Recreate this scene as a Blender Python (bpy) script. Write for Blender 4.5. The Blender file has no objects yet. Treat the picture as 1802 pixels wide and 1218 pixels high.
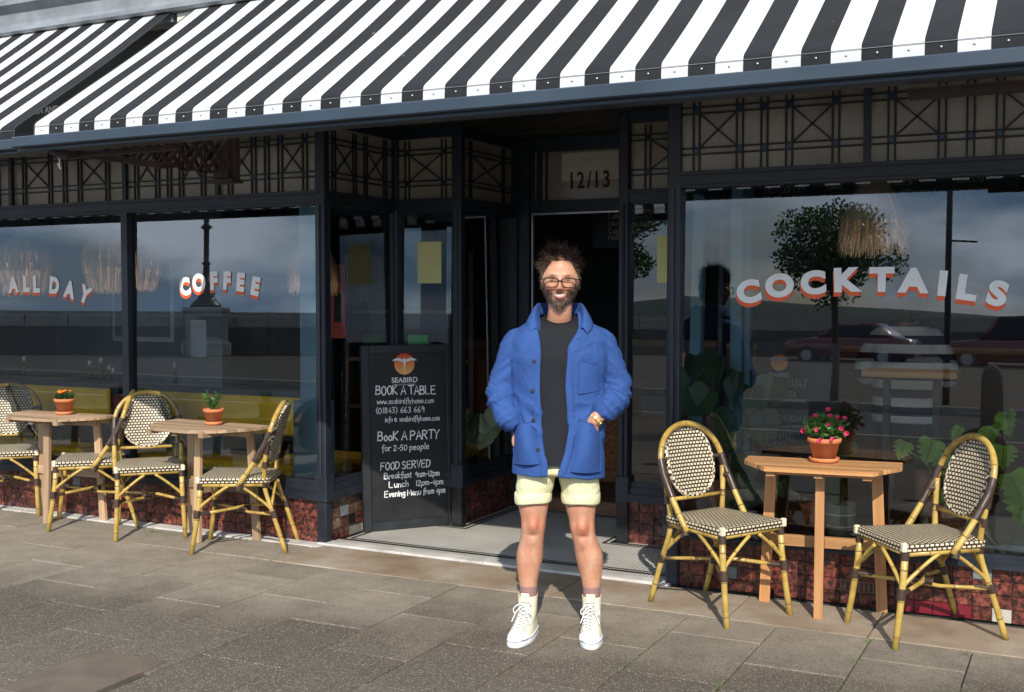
import bpy, bmesh, math, random
import numpy as np
from mathutils import Vector, Matrix, noise
R = math.radians
random.seed(7)
sc = bpy.context.scene
col = sc.collection

# ---------------------------------------------------------------- camera
cam_d = bpy.data.cameras.new('camera')
cam = bpy.data.objects.new('camera', cam_d)
col.objects.link(cam)
cam.location = (0, -5.82, 1.54)
cam.rotation_euler = (R(90 - 2.47), 0, R(26.7))
cam_d.sensor_width = 36
cam_d.lens = 36 * 2014 / 1802
cam_d.clip_start = 0.05
cam_d.clip_end = 3000
sc.camera = cam

# ---------------------------------------------------------------- world
SUN_DIR = Vector((-0.48, 1.0, -0.80)).normalized()      # the way the light travels
w = bpy.data.worlds.new('World'); sc.world = w; w.use_nodes = True
nt = w.node_tree; nt.nodes.clear()
wo = nt.nodes.new('ShaderNodeOutputWorld'); bg = nt.nodes.new('ShaderNodeBackground')
sky = nt.nodes.new('ShaderNodeTexSky'); sky.sky_type = 'NISHITA'; sky.sun_disc = False
sky.sun_elevation = R(36); sky.sun_rotation = math.atan2(0.46, -1.0)
sky.air_density = 1.0; sky.dust_density = 0.6; sky.ozone_density = 1.0
tc = nt.nodes.new('ShaderNodeTexCoord'); mp = nt.nodes.new('ShaderNodeMapping')
mp.inputs['Scale'].default_value = (1, 1, 2.6)
n1 = nt.nodes.new('ShaderNodeTexNoise'); n1.inputs['Scale'].default_value = 2.3; n1.inputs['Detail'].default_value = 8; n1.inputs['Roughness'].default_value = 0.58
n2 = nt.nodes.new('ShaderNodeTexNoise'); n2.inputs['Scale'].default_value = 5.0; n2.inputs['Detail'].default_value = 6
r1 = nt.nodes.new('ShaderNodeValToRGB'); r1.color_ramp.elements[0].position = 0.30; r1.color_ramp.elements[1].position = 0.50
r2 = nt.nodes.new('ShaderNodeValToRGB')
r2.color_ramp.elements[0].position = 0.41; r2.color_ramp.elements[0].color = (3.9, 6.6, 10.4, 1)
r2.color_ramp.elements[1].position = 0.60; r2.color_ramp.elements[1].color = (16.5, 19, 22.5, 1)
mx = nt.nodes.new('ShaderNodeMixRGB')
L = nt.links.new
L(tc.outputs['Generated'], mp.inputs['Vector']); L(mp.outputs['Vector'], n1.inputs['Vector']); L(mp.outputs['Vector'], n2.inputs['Vector'])
L(n1.outputs['Fac'], r1.inputs['Fac']); L(n2.outputs['Fac'], r2.inputs['Fac'])
L(r1.outputs['Color'], mx.inputs['Fac']); L(sky.outputs['Color'], mx.inputs['Color1']); L(r2.outputs['Color'], mx.inputs['Color2'])
L(mx.outputs['Color'], bg.inputs['Color']); bg.inputs['Strength'].default_value = 0.1
L(bg.outputs['Background'], wo.inputs['Surface'])

sun_d = bpy.data.lights.new('sun', 'SUN'); sun_d.energy = 4.8; sun_d.angle = R(0.5); sun_d.color = (1.0, 0.95, 0.86)
sun = bpy.data.objects.new('sun', sun_d); col.objects.link(sun)
sun.rotation_euler = SUN_DIR.to_track_quat('-Z', 'Y').to_euler()
sun.location = (3, -8, 9)
vs = sc.view_settings
vs.view_transform = 'Standard'; vs.look = 'None'; vs.exposure = 0.12; vs.gamma = 1.0; vs.use_curve_mapping = False
sc.cycles.max_bounces = 8; sc.cycles.transparent_max_bounces = 16; sc.cycles.diffuse_bounces = 4; sc.cycles.glossy_bounces = 4

# ---------------------------------------------------------------- materials
MATS = {}
class NT:
    """small wrapper round a material's node tree"""
    def __init__(s, name, rough=0.6, spec=0.5):
        m = bpy.data.materials.new(name); m.use_nodes = True; s.m = m; s.t = m.node_tree
        s.b = s.t.nodes['Principled BSDF']; s.b.inputs['Roughness'].default_value = rough
        s.b.inputs['Specular IOR Level'].default_value = spec
        MATS[name] = m
    def n(s, typ, **kw):
        nd = s.t.nodes.new('ShaderNode' + typ)
        for k, v in kw.items():
            if k in nd.inputs: nd.inputs[k].default_value = v
            else: setattr(nd, k, v)
        return nd
    def l(s, a, b): s.t.links.new(a, b)
    def coord(s, kind='Object', scale=(1, 1, 1), rot=(0, 0, 0), loc=(0, 0, 0)):
        c = s.n('TexCoord'); m = s.n('Mapping'); m.inputs['Scale'].default_value = scale
        m.inputs['Rotation'].default_value = rot; m.inputs['Location'].default_value = loc
        s.l(c.outputs[kind], m.inputs['Vector']); return m.outputs['Vector']
    def worldpos(s, scale=(1, 1, 1)):
        c = s.n('NewGeometry'); m = s.n('Mapping'); m.inputs['Scale'].default_value = scale
        s.l(c.outputs['Position'], m.inputs['Vector']); return m.outputs['Vector']
    def noise(s, vec, scale, detail=4, rough=0.55):
        nd = s.n('TexNoise'); nd.inputs['Scale'].default_value = scale; nd.inputs['Detail'].default_value = detail
        nd.inputs['Roughness'].default_value = rough; s.l(vec, nd.inputs['Vector']); return nd.outputs['Fac']
    def ramp(s, fac, *stops, interp='LINEAR'):
        nd = s.n('ValToRGB'); cr = nd.color_ramp; cr.interpolation = interp
        while len(cr.elements) < len(stops): cr.elements.new(0.5)
        for e, (p, c) in zip(cr.elements, stops):
            e.position = p; e.color = (c[0], c[1], c[2], 1) if not isinstance(c, (int, float)) else (c, c, c, 1)
        s.l(fac, nd.inputs['Fac']); return nd.outputs['Color']
    def mix(s, fac, a, b, mode='MIX'):
        nd = s.n('MixRGB', blend_type=mode)
        for i, v in (('Fac', fac), ('Color1', a), ('Color2', b)):
            if isinstance(v, (int, float)): nd.inputs[i].default_value = v if i == 'Fac' else (v, v, v, 1)
            elif isinstance(v, tuple): nd.inputs[i].default_value = (v[0], v[1], v[2], 1)
            else: s.l(v, nd.inputs[i])
        return nd.outputs['Color']
    def base(s, c):
        if isinstance(c, tuple): s.b.inputs['Base Color'].default_value = (c[0], c[1], c[2], 1)
        else: s.l(c, s.b.inputs['Base Color'])
        return s
    def rough(s, c): s.l(c, s.b.inputs['Roughness']); return s
    def bump(s, h, strength=0.3, dist=0.01):
        nd = s.n('Bump'); nd.inputs['Strength'].default_value = strength; nd.inputs['Distance'].default_value = dist
        s.l(h, nd.inputs['Height']); s.l(nd.outputs['Normal'], s.b.inputs['Normal']); return s
    def rnd(s): return s.n('ObjectInfo').outputs['Random']

def simple(name, c, rough=0.6, var=0.25, scale=14, bump=0.15, spec=0.5, metal=0.0, dist=0.004, coat=0):
    k = NT(name, rough, spec); v = k.coord('Object')
    n = k.noise(v, scale, 5)
    lo = tuple(x * (1 - var) for x in c); hi = tuple(min(1, x * (1 + var)) for x in c)
    k.base(k.ramp(n, (0.3, lo), (0.7, hi)))
    n2 = k.noise(v, scale * 7, 3)
    k.bump(n2, bump, dist)
    k.rough(k.ramp(n, (0.3, max(0, rough - .08)), (0.7, min(1, rough + .1))))
    k.b.inputs['Metallic'].default_value = metal
    k.b.inputs['Coat Weight'].default_value = coat
    return k.m

simple('frame_paint', (0.014, 0.018, 0.026), 0.42, 0.35, 5, 0.25)
simple('ceiling_paint', (0.016, 0.016, 0.018), 0.55, 0.3, 4, 0.2)
simple('bar_paint', (0.022, 0.036, 0.052), 0.45, 0.22, 3, 0.12)
simple('teal_paint', (0.14, 0.27, 0.33), 0.5, 0.2, 3, 0.15)
simple('dark_teal', (0.035, 0.07, 0.09), 0.55, 0.2, 3, 0.15)
simple('rust_iron', (0.035, 0.018, 0.012), 0.75, 0.7, 22, 0.5)
simple('cream_plaster', (0.62, 0.57, 0.49), 0.8, 0.12, 3, 0.3)
simple('grey_cornice', (0.20, 0.21, 0.22), 0.6, 0.35, 4, 0.4)
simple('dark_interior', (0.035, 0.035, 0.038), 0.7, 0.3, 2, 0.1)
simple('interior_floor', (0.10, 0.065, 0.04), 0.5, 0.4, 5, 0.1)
simple('panel_paint', (0.22, 0.28, 0.32), 0.5, 0.12, 3, 0.1)
simple('yellow_cloth', (0.85, 0.52, 0.02), 0.7, 0.14, 5, 0.25)
simple('terracotta', (0.60, 0.19, 0.07), 0.75, 0.18, 8, 0.15)
simple('soil', (0.03, 0.02, 0.013), 0.95, 0.5, 60, 0.8)
simple('black_board', (0.0105, 0.0105, 0.012), 0.5, 0.35, 6, 0.08)
simple('board_frame', (0.017, 0.018, 0.020), 0.45, 0.3, 9, 0.15)
simple('white_paint', (0.80, 0.80, 0.78), 0.5, 0.04, 9, 0.02)
simple('chalk_paint', (0.86, 0.86, 0.85), 0.9, 0.12, 60, 0.1)
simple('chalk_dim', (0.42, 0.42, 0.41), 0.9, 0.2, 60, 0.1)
simple('orange_paint', (0.75, 0.11, 0.025), 0.5, 0.06, 9, 0.02)
simple('grey_lettering', (0.55, 0.55, 0.56), 0.6, 0.1, 9, 0.02)
simple('lead_came', (0.012, 0.012, 0.013), 0.5, 0.2, 12, 0.3)
simple('blue_glass', (0.008, 0.05, 0.10), 0.2, 0.3, 12, 0.1)
simple('yellow_paper', (0.68, 0.66, 0.30), 0.8, 0.04, 5, 0.02)
simple('paper', (0.70, 0.69, 0.65), 0.8, 0.08, 5, 0.05)
simple('aged_paper', (0.50, 0.47, 0.40), 0.8, 0.10, 30, 0.05)
simple('red_print', (0.50, 0.07, 0.05), 0.6, 0.15, 9, 0.02)
simple('green_print', (0.06, 0.42, 0.09), 0.6, 0.1, 9, 0.02)
simple('ink', (0.02, 0.02, 0.02), 0.6, 0.1, 9, 0.02)
simple('steel', (0.45, 0.45, 0.46), 0.35, 0.1, 9, 0.05, metal=0.9)
simple('gold', (0.83, 0.58, 0.20), 0.25, 0.1, 30, 0.05, metal=1.0)
simple('stone', (0.33, 0.31, 0.27), 0.9, 0.25, 5, 0.5, dist=0.02)
simple('dark_stone', (0.13, 0.12, 0.105), 0.9, 0.4, 3, 0.6, dist=0.03)
simple('asphalt', (0.040, 0.037, 0.034), 0.9, 0.3, 6, 0.6)
simple('black_metal', (0.015, 0.017, 0.018), 0.4, 0.3, 9, 0.1)
simple('car_red', (0.13, 0.010, 0.010), 0.25, 0.05, 3, 0.0, coat=0.8)
simple('rubber_black', (0.02, 0.02, 0.02), 0.7, 0.2, 9, 0.2)
simple('hill', (0.035, 0.05, 0.035), 0.9, 0.3, 0.01, 0.1)
simple('sea', (0.03, 0.055, 0.065), 0.15, 0.2, 0.02, 0.3)
simple('bark', (0.10, 0.075, 0.05), 0.9, 0.3, 12, 0.7)
simple('bucket_green', (0.33, 0.37, 0.27), 0.6, 0.08, 6, 0.1)
simple('petal_orange', (0.80, 0.19, 0.01), 0.6, 0.2, 60, 0.2)
simple('petal_pink', (0.62, 0.02, 0.10), 0.6, 0.3, 60, 0.2)
simple('petal_pale', (0.70, 0.55, 0.58), 0.6, 0.15, 30, 0.1)
k = NT('straw', 0.8, 0.2); n = k.noise(k.coord('Object', (60, 60, 4)), 3, 4); c = k.ramp(n, (0.3, (0.50, 0.39, 0.28)), (0.7, (0.78, 0.66, 0.53))); k.base(c)
tr = k.n('BsdfTranslucent'); k.l(c, tr.inputs['Color']); ms = k.n('MixShader'); ms.inputs['Fac'].default_value = 0.45
k.l(k.b.outputs['BSDF'], ms.inputs[1]); k.l(tr.outputs['BSDF'], ms.inputs[2]); k.l(ms.outputs['Shader'], k.t.nodes['Material Output'].inputs['Surface'])
simple('striped_grey_shade', (0.16, 0.16, 0.16), 0.7, 0.2, 8, 0.2)
simple('cork', (0.30, 0.13, 0.05), 0.8, 0.7, 30, 0.4)
simple('nylon_blue', (0.04, 0.07, 0.20), 0.5, 0.2, 8, 0.2)

def leaf_mat(name, c, trans=0.35, rough=0.4):
    k = NT(name, rough); v = k.coord('Object')
    n = k.noise(v, 9, 3)
    r = k.rnd()
    k.base(k.ramp(n, (0.3, tuple(x * .6 for x in c)), (0.7, tuple(x * 1.45 for x in c))))
    tr = k.n('BsdfTranslucent'); tr.inputs['Color'].default_value = (c[0] * 2.2, c[1] * 2.2, c[2] * 1.0, 1)
    mixs = k.n('MixShader'); mixs.inputs['Fac'].default_value = trans
    out = k.t.nodes['Material Output']
    k.l(k.b.outputs['BSDF'], mixs.inputs[1]); k.l(tr.outputs['BSDF'], mixs.inputs[2]); k.l(mixs.outputs['Shader'], out.inputs['Surface'])
    return k.m
leaf_mat('leaf_dark', (0.035, 0.075, 0.018), 0.2)
leaf_mat('leaf_mid', (0.06, 0.14, 0.03), 0.3)
leaf_mat('leaf_bright', (0.30, 0.52, 0.06), 0.25)
leaf_mat('grass_blade', (0.10, 0.17, 0.03), 0.3)
leaf_mat('variegated', (0.16, 0.20, 0.12), 0.3)

# window glass: clear pane, mirror reflection by Fresnel
k = NT('window_glass'); k.t.nodes.remove(k.b)
gl = k.n('BsdfGlossy'); gl.inputs['Roughness'].default_value = 0.0; gl.inputs['Color'].default_value = (0.97, 0.99, 1, 1)
tr = k.n('BsdfTransparent'); tr.inputs['Color'].default_value = (0.86, 0.90, 0.89, 1)
fr = k.n('Fresnel'); fr.inputs['IOR'].default_value = 1.62
bp = k.n('Bump'); bp.inputs['Strength'].default_value = 0.015; bp.inputs['Distance'].default_value = 0.02
nn = k.noise(k.worldpos(), 1.1, 1); k.l(nn, bp.inputs['Height']); k.l(bp.outputs['Normal'], gl.inputs['Normal'])
ml = k.n('Math', operation='MULTIPLY'); ml.inputs[1].default_value = 1.9; k.l(fr.outputs['Fac'], ml.inputs[0])
ms = k.n('MixShader'); k.l(ml.outputs[0], ms.inputs['Fac']); k.l(tr.outputs['BSDF'], ms.inputs[1]); k.l(gl.outputs['BSDF'], ms.inputs[2])
k.l(ms.outputs['Shader'], k.t.nodes['Material Output'].inputs['Surface'])
# glasses lens
k = NT('lens_glass'); k.t.nodes.remove(k.b)
gl = k.n('BsdfGlossy'); gl.inputs['Roughness'].default_value = 0.02
tr = k.n('BsdfTransparent'); ms = k.n('MixShader'); ms.inputs['Fac'].default_value = 0.06
k.l(tr.outputs['BSDF'], ms.inputs[1]); k.l(gl.outputs['BSDF'], ms.inputs[2]); k.l(ms.outputs['Shader'], k.t.nodes['Material Output'].inputs['Surface'])

# leaded-light glass: obscured beige glass, reeded
k = NT('obscure_glass', 0.16); v = k.worldpos()
n = k.noise(v, 2.2, 4); n3 = k.noise(k.worldpos((60, 60, 1.5)), 1.0, 2)
k.base(k.ramp(n, (0.25, (0.17, 0.15, 0.118)), (0.5, (0.27, 0.24, 0.19)), (0.8, (0.36, 0.32, 0.26))))
k.bump(n3, 0.3, 0.004)

# awning canvas, woven with 10 cm stripes
k = NT('awning_canvas', 0.85, 0.2)
g = k.n('NewGeometry'); sx = k.n('SeparateXYZ'); k.l(g.outputs['Position'], sx.inputs[0])
a = k.n('Math', operation='ADD'); a.inputs[1].default_value = 4.5525 + 0.19837 * 60; k.l(sx.outputs['X'], a.inputs[0])
d = k.n('Math', operation='DIVIDE'); d.inputs[1].default_value = 0.19837; k.l(a.outputs[0], d.inputs[0])
fq = k.n('Math', operation='FRACT'); k.l(d.outputs[0], fq.inputs[0])
lt = k.n('Math', operation='LESS_THAN'); lt.inputs[1].default_value = 0.497; k.l(fq.outputs[0], lt.inputs[0])
dirt = k.noise(k.worldpos(), 2.5, 6, 0.65); weave = k.noise(k.worldpos((1, 1, 1)), 260, 2)
spots = k.n('TexVoronoi', feature='F1'); spots.inputs['Scale'].default_value = 7.5; k.l(k.worldpos((1, .45, .6)), spots.inputs['Vector'])
sp = k.ramp(spots.outputs['Distance'], (0.045, 1.0), (0.06, 0.0))
darkc = k.ramp(dirt, (0.3, (0.016, 0.0165, 0.018)), (0.7, (0.034, 0.035, 0.037)))
darkc = k.mix(k.ramp(weave, (0.3, 0.0), (0.75, 0.5)), darkc, (0.050, 0.052, 0.055))
whitec = k.ramp(dirt, (0.25, (0.72, 0.71, 0.69)), (0.6, (0.80, 0.795, 0.78)))
c = k.mix(lt.outputs[0], darkc, whitec)
spf = k.n('Math', operation='MULTIPLY'); k.l(sp, spf.inputs[0]); spf.inputs[1].default_value = 0.35
c = k.mix(spf.outputs[0], c, (0.5, 0.49, 0.46))
k.base(c); k.bump(weave, 0.25, 0.0015)
tr = k.n('BsdfTranslucent'); k.l(c, tr.inputs['Color']); ms = k.n('MixShader'); ms.inputs['Fac'].default_value = 0.34
k.l(k.b.outputs['BSDF'], ms.inputs[1]); k.l(tr.outputs['BSDF'], ms.inputs[2]); k.l(ms.outputs['Shader'], k.t.nodes['Material Output'].inputs['Surface'])

# mottled red glazed tiles
def tile_mat(name, reds, dark, glaze=0.18):
    k = NT(name, glaze); v = k.worldpos()
    n = k.noise(v, 42, 6, 0.7); nn = k.noise(v, 9, 3)
    r = k.rnd()
    c = k.ramp(n, (0.40, dark), (0.52, reds[0]), (0.62, reds[1]))
    c = k.mix(k.ramp(nn, (0.35, 0.0), (0.7, 0.5)), c, dark)
    hs = k.n('HueSaturation'); k.l(c, hs.inputs['Color']); mv = k.n('MapRange'); k.l(r, mv.inputs['Value']); mv.inputs['To Min'].default_value = 0.65; mv.inputs['To Max'].default_value = 1.25
    k.l(mv.outputs[0], hs.inputs['Value'])
    k.base(hs.outputs['Color']); k.bump(nn, 0.1, 0.004)
tile_mat('tile_red', ((0.15, 0.038, 0.028), (0.27, 0.078, 0.052)), (0.020, 0.014, 0.014))
tile_mat('tile_brown', ((0.16, 0.10, 0.07), (0.25, 0.14, 0.09)), (0.06, 0.04, 0.03))
simple('tile_black', (0.015, 0.015, 0.015), 0.15, 0.2, 9, 0.05)
simple('tile_crimson', (0.17, 0.015, 0.025), 0.2, 0.2, 9, 0.05)
simple('tile_grey', (0.15, 0.17, 0.18), 0.5, 0.3, 30, 0.2)
simple('tile_bare', (0.45, 0.40, 0.33), 0.9, 0.2, 20, 0.5)
simple('grout', (0.22, 0.19, 0.16), 0.9, 0.3, 30, 0.3)

# hexagon mosaic
k = NT('mosaic', 0.45); v = k.worldpos((1, 1.15, 0))
vo = k.n('TexVoronoi', feature='DISTANCE_TO_EDGE'); vo.inputs['Scale'].default_value = 42; vo.inputs['Randomness'].default_value = 0.06; k.l(v, vo.inputs['Vector'])
n = k.noise(k.worldpos(), 3, 5)
c = k.ramp(n, (0.3, (0.50, 0.47, 0.42)), (0.7, (0.68, 0.65, 0.59)))
c = k.mix(k.ramp(vo.outputs['Distance'], (0.04, 1.0), (0.15, 0.0)), c, (0.15, 0.135, 0.12))
k.base(c); k.bump(k.ramp(vo.outputs['Distance'], (0.0, 0.0), (0.12, 1.0)), 0.3, 0.002)
simple('mosaic_black', (0.015, 0.015, 0.015), 0.45, 0.3, 90, 0.1)
simple('marble', (0.50, 0.47, 0.43), 0.6, 0.25, 5, 0.15)

# paving: exposed aggregate, worn pale by the shop and darker with grime out in the open
def paving(name, light, dark, agg, edge=-1.35):
    k = NT(name, 0.88, 0.3); v = k.worldpos()
    g = k.n('NewGeometry'); sx = k.n('SeparateXYZ'); k.l(g.outputs['Position'], sx.inputs[0])
    big = k.noise(v, 1.0, 5, 0.6); mid = k.noise(v, 6, 5, 0.65)
    ad = k.n('Math', operation='MULTIPLY_ADD'); k.l(big, ad.inputs[0]); ad.inputs[1].default_value = 1.9; k.l(sx.outputs['Y'], ad.inputs[2])
    xs = k.n('Math', operation='MULTIPLY_ADD'); k.l(sx.outputs['X'], xs.inputs[0]); xs.inputs[1].default_value = -0.10; k.l(ad.outputs[0], xs.inputs[2])
    r = k.rnd(); ra = k.n('Math', operation='MULTIPLY_ADD'); k.l(r, ra.inputs[0]); ra.inputs[1].default_value = 0.16; k.l(xs.outputs[0], ra.inputs[2])
    f = k.n('MapRange'); k.l(ra.outputs[0], f.inputs['Value'])
    f.inputs['From Min'].default_value = edge + 0.95 + .25 + .2 - 0.30; f.inputs['From Max'].default_value = edge + 0.95 + .25 + .2 + 0.50
    vo = k.n('TexVoronoi', feature='F1'); vo.inputs['Scale'].default_value = 135; k.l(v, vo.inputs['Vector'])
    base = k.mix(f.outputs[0], dark, light)
    base = k.mix(k.ramp(mid, (0.3, 0.35), (0.65, 0.0)), base, tuple(x * .55 for x in dark))
    sv = k.n('HueSaturation'); k.l(base, sv.inputs['Color']); mr = k.n('MapRange'); k.l(r, mr.inputs['Value']); mr.inputs['To Min'].default_value = 0.90; mr.inputs['To Max'].default_value = 1.10
    k.l(mr.outputs[0], sv.inputs['Value'])
    bw = k.n('RGBToBW'); k.l(vo.outputs['Color'], bw.inputs[0])
    stones = k.ramp(bw.outputs[0], (0.60, 0.0), (0.70, 1.0))
    inside = k.ramp(vo.outputs['Distance'], (0.30, 1.0), (0.48, 0.0))
    mm = k.n('Math', operation='MULTIPLY'); k.l(stones, mm.inputs[0]); k.l(inside, mm.inputs[1])
    m2 = k.n('Math', operation='MULTIPLY'); k.l(mm.outputs[0], m2.inputs[0]); fi = k.n('MapRange'); k.l(f.outputs[0], fi.inputs['Value']); fi.inputs['To Min'].default_value = agg; fi.inputs['To Max'].default_value = agg * .45; k.l(fi.outputs[0], m2.inputs[1])
    c = k.mix(m2.outputs[0], sv.outputs['Color'], (0.33, 0.28, 0.22))
    pits = k.ramp(bw.outputs[0], (0.14, 1.0), (0.24, 0.0))
    m3 = k.n('Math', operation='MULTIPLY'); k.l(pits, m3.inputs[0]); m3.inputs[1].default_value = 0.40
    c = k.mix(m3.outputs[0], c, (0.035, 0.030, 0.025))
    k.base(c); fine = k.noise(v, 150, 4, 0.7); k.bump(k.mix(0.5, vo.outputs['Distance'], fine), 0.65, 0.006)
paving('paving_slab', (0.285, 0.238, 0.183), (0.115, 0.092, 0.068), 0.9)
paving('paving_far', (0.13, 0.108, 0.085), (0.085, 0.070, 0.055), 0.8)
k = NT('sandstone_flag', 0.85, 0.3); v = k.worldpos()
n = k.noise(v, 2.2, 6, 0.6); nf = k.noise(v, 90, 4, 0.7)
c = k.ramp(n, (0.32, (0.21, 0.145, 0.09)), (0.5, (0.31, 0.24, 0.17)), (0.66, (0.40, 0.35, 0.28)))
k.base(k.mix(k.ramp(nf, (0.35, 0.4), (0.6, 0.0)), c, (0.14, 0.10, 0.07))); k.bump(nf, 0.4, 0.004)
simple('joint_dirt', (0.055, 0.048, 0.036), 0.95, 0.4, 30, 0.6)
simple('cover_iron', (0.125, 0.092, 0.066), 0.7, 0.2, 6, 0.35)

# bamboo / rattan
k = NT('bamboo', 0.32, 0.5); v = k.coord('Object')
n = k.noise(v, 11, 5); n2 = k.noise(v, 70, 3)
c = k.ramp(n, (0.25, (0.27, 0.16, 0.035)), (0.5, (0.45, 0.295, 0.065)), (0.8, (0.60, 0.43, 0.12)))
c = k.mix(k.ramp(n2, (0.62, 0.0), (0.75, 0.55)), c, (0.20, 0.10, 0.02))
k.base(c); k.b.inputs['Coat Weight'].default_value = 0.3; k.bump(n2, 0.15, 0.002)
simple('bamboo_node', (0.20, 0.12, 0.03), 0.6, 0.2, 30, 0.3)
simple('binding', (0.055, 0.032, 0.022), 0.35, 0.25, 40, 0.1)
simple('cream_cord', (0.70, 0.60, 0.42), 0.5, 0.08, 40, 0.1)
def weave_mat(name, bw, bh, mort, cream=(0.72, 0.63, 0.45)):
    k = NT(name, 0.42, 0.4)
    u = k.n('TexCoord'); b = k.n('TexBrick'); b.inputs['Scale'].default_value = 1.0
    b.offset = 0.5; b.squash = 1.0
    b.inputs['Brick Width'].default_value = bw; b.inputs['Row Height'].default_value = bh; b.inputs['Mortar Size'].default_value = mort
    b.inputs['Mortar Smooth'].default_value = 0.15
    b.inputs['Color1'].default_value = (cream[0], cream[1], cream[2], 1); b.inputs['Color2'].default_value = (cream[0] * .85, cream[1] * .84, cream[2] * .8, 1)
    b.inputs['Mortar'].default_value = (0.045, 0.026, 0.018, 1)
    k.l(u.outputs['UV'], b.inputs['Vector']); k.base(b.outputs['Color'])
    k.bump(k.mix(1.0, b.outputs['Fac'], 1.0, 'DIFFERENCE'), 0.8, 0.003)
weave_mat('weave_back', 0.0215, 0.0175, 0.0036)
weave_mat('weave_seat', 0.0225, 0.0175, 0.0040)
weave_mat('weave_edge', 0.0250, 0.0180, 0.0044)

def wood(name, dark, light, along='X', rough=0.5):
    k = NT(name, rough); s = {'X': (1.2, 26, 26), 'Z': (26, 26, 1.2), 'Y': (26, 1.2, 26)}[along]
    v = k.coord('Object', s); n = k.noise(v, 1.6, 6, 0.6); r = k.rnd()
    c = k.ramp(n, (0.3, dark), (0.7, light))
    hs = k.n('HueSaturation'); k.l(c, hs.inputs['Color']); mr = k.n('MapRange'); k.l(r, mr.inputs['Value']); mr.inputs['To Min'].default_value = 0.66; mr.inputs['To Max'].default_value = 1.28
    k.l(mr.outputs[0], hs.inputs['Value']); k.base(hs.outputs['Color']); k.bump(n, 0.2, 0.003)
wood('wood_new', (0.33, 0.145, 0.045), (0.56, 0.30, 0.12), 'X')
wood('wood_new_leg', (0.36, 0.155, 0.05), (0.55, 0.28, 0.11), 'Z')
wood('wood_old', (0.26, 0.16, 0.085), (0.46, 0.32, 0.20), 'X', 0.7)
wood('wood_old_leg', (0.34, 0.20, 0.10), (0.54, 0.37, 0.22), 'Z', 0.7)
wood('wood_dark', (0.10, 0.04, 0.02), (0.20, 0.09, 0.04), 'X')

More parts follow.
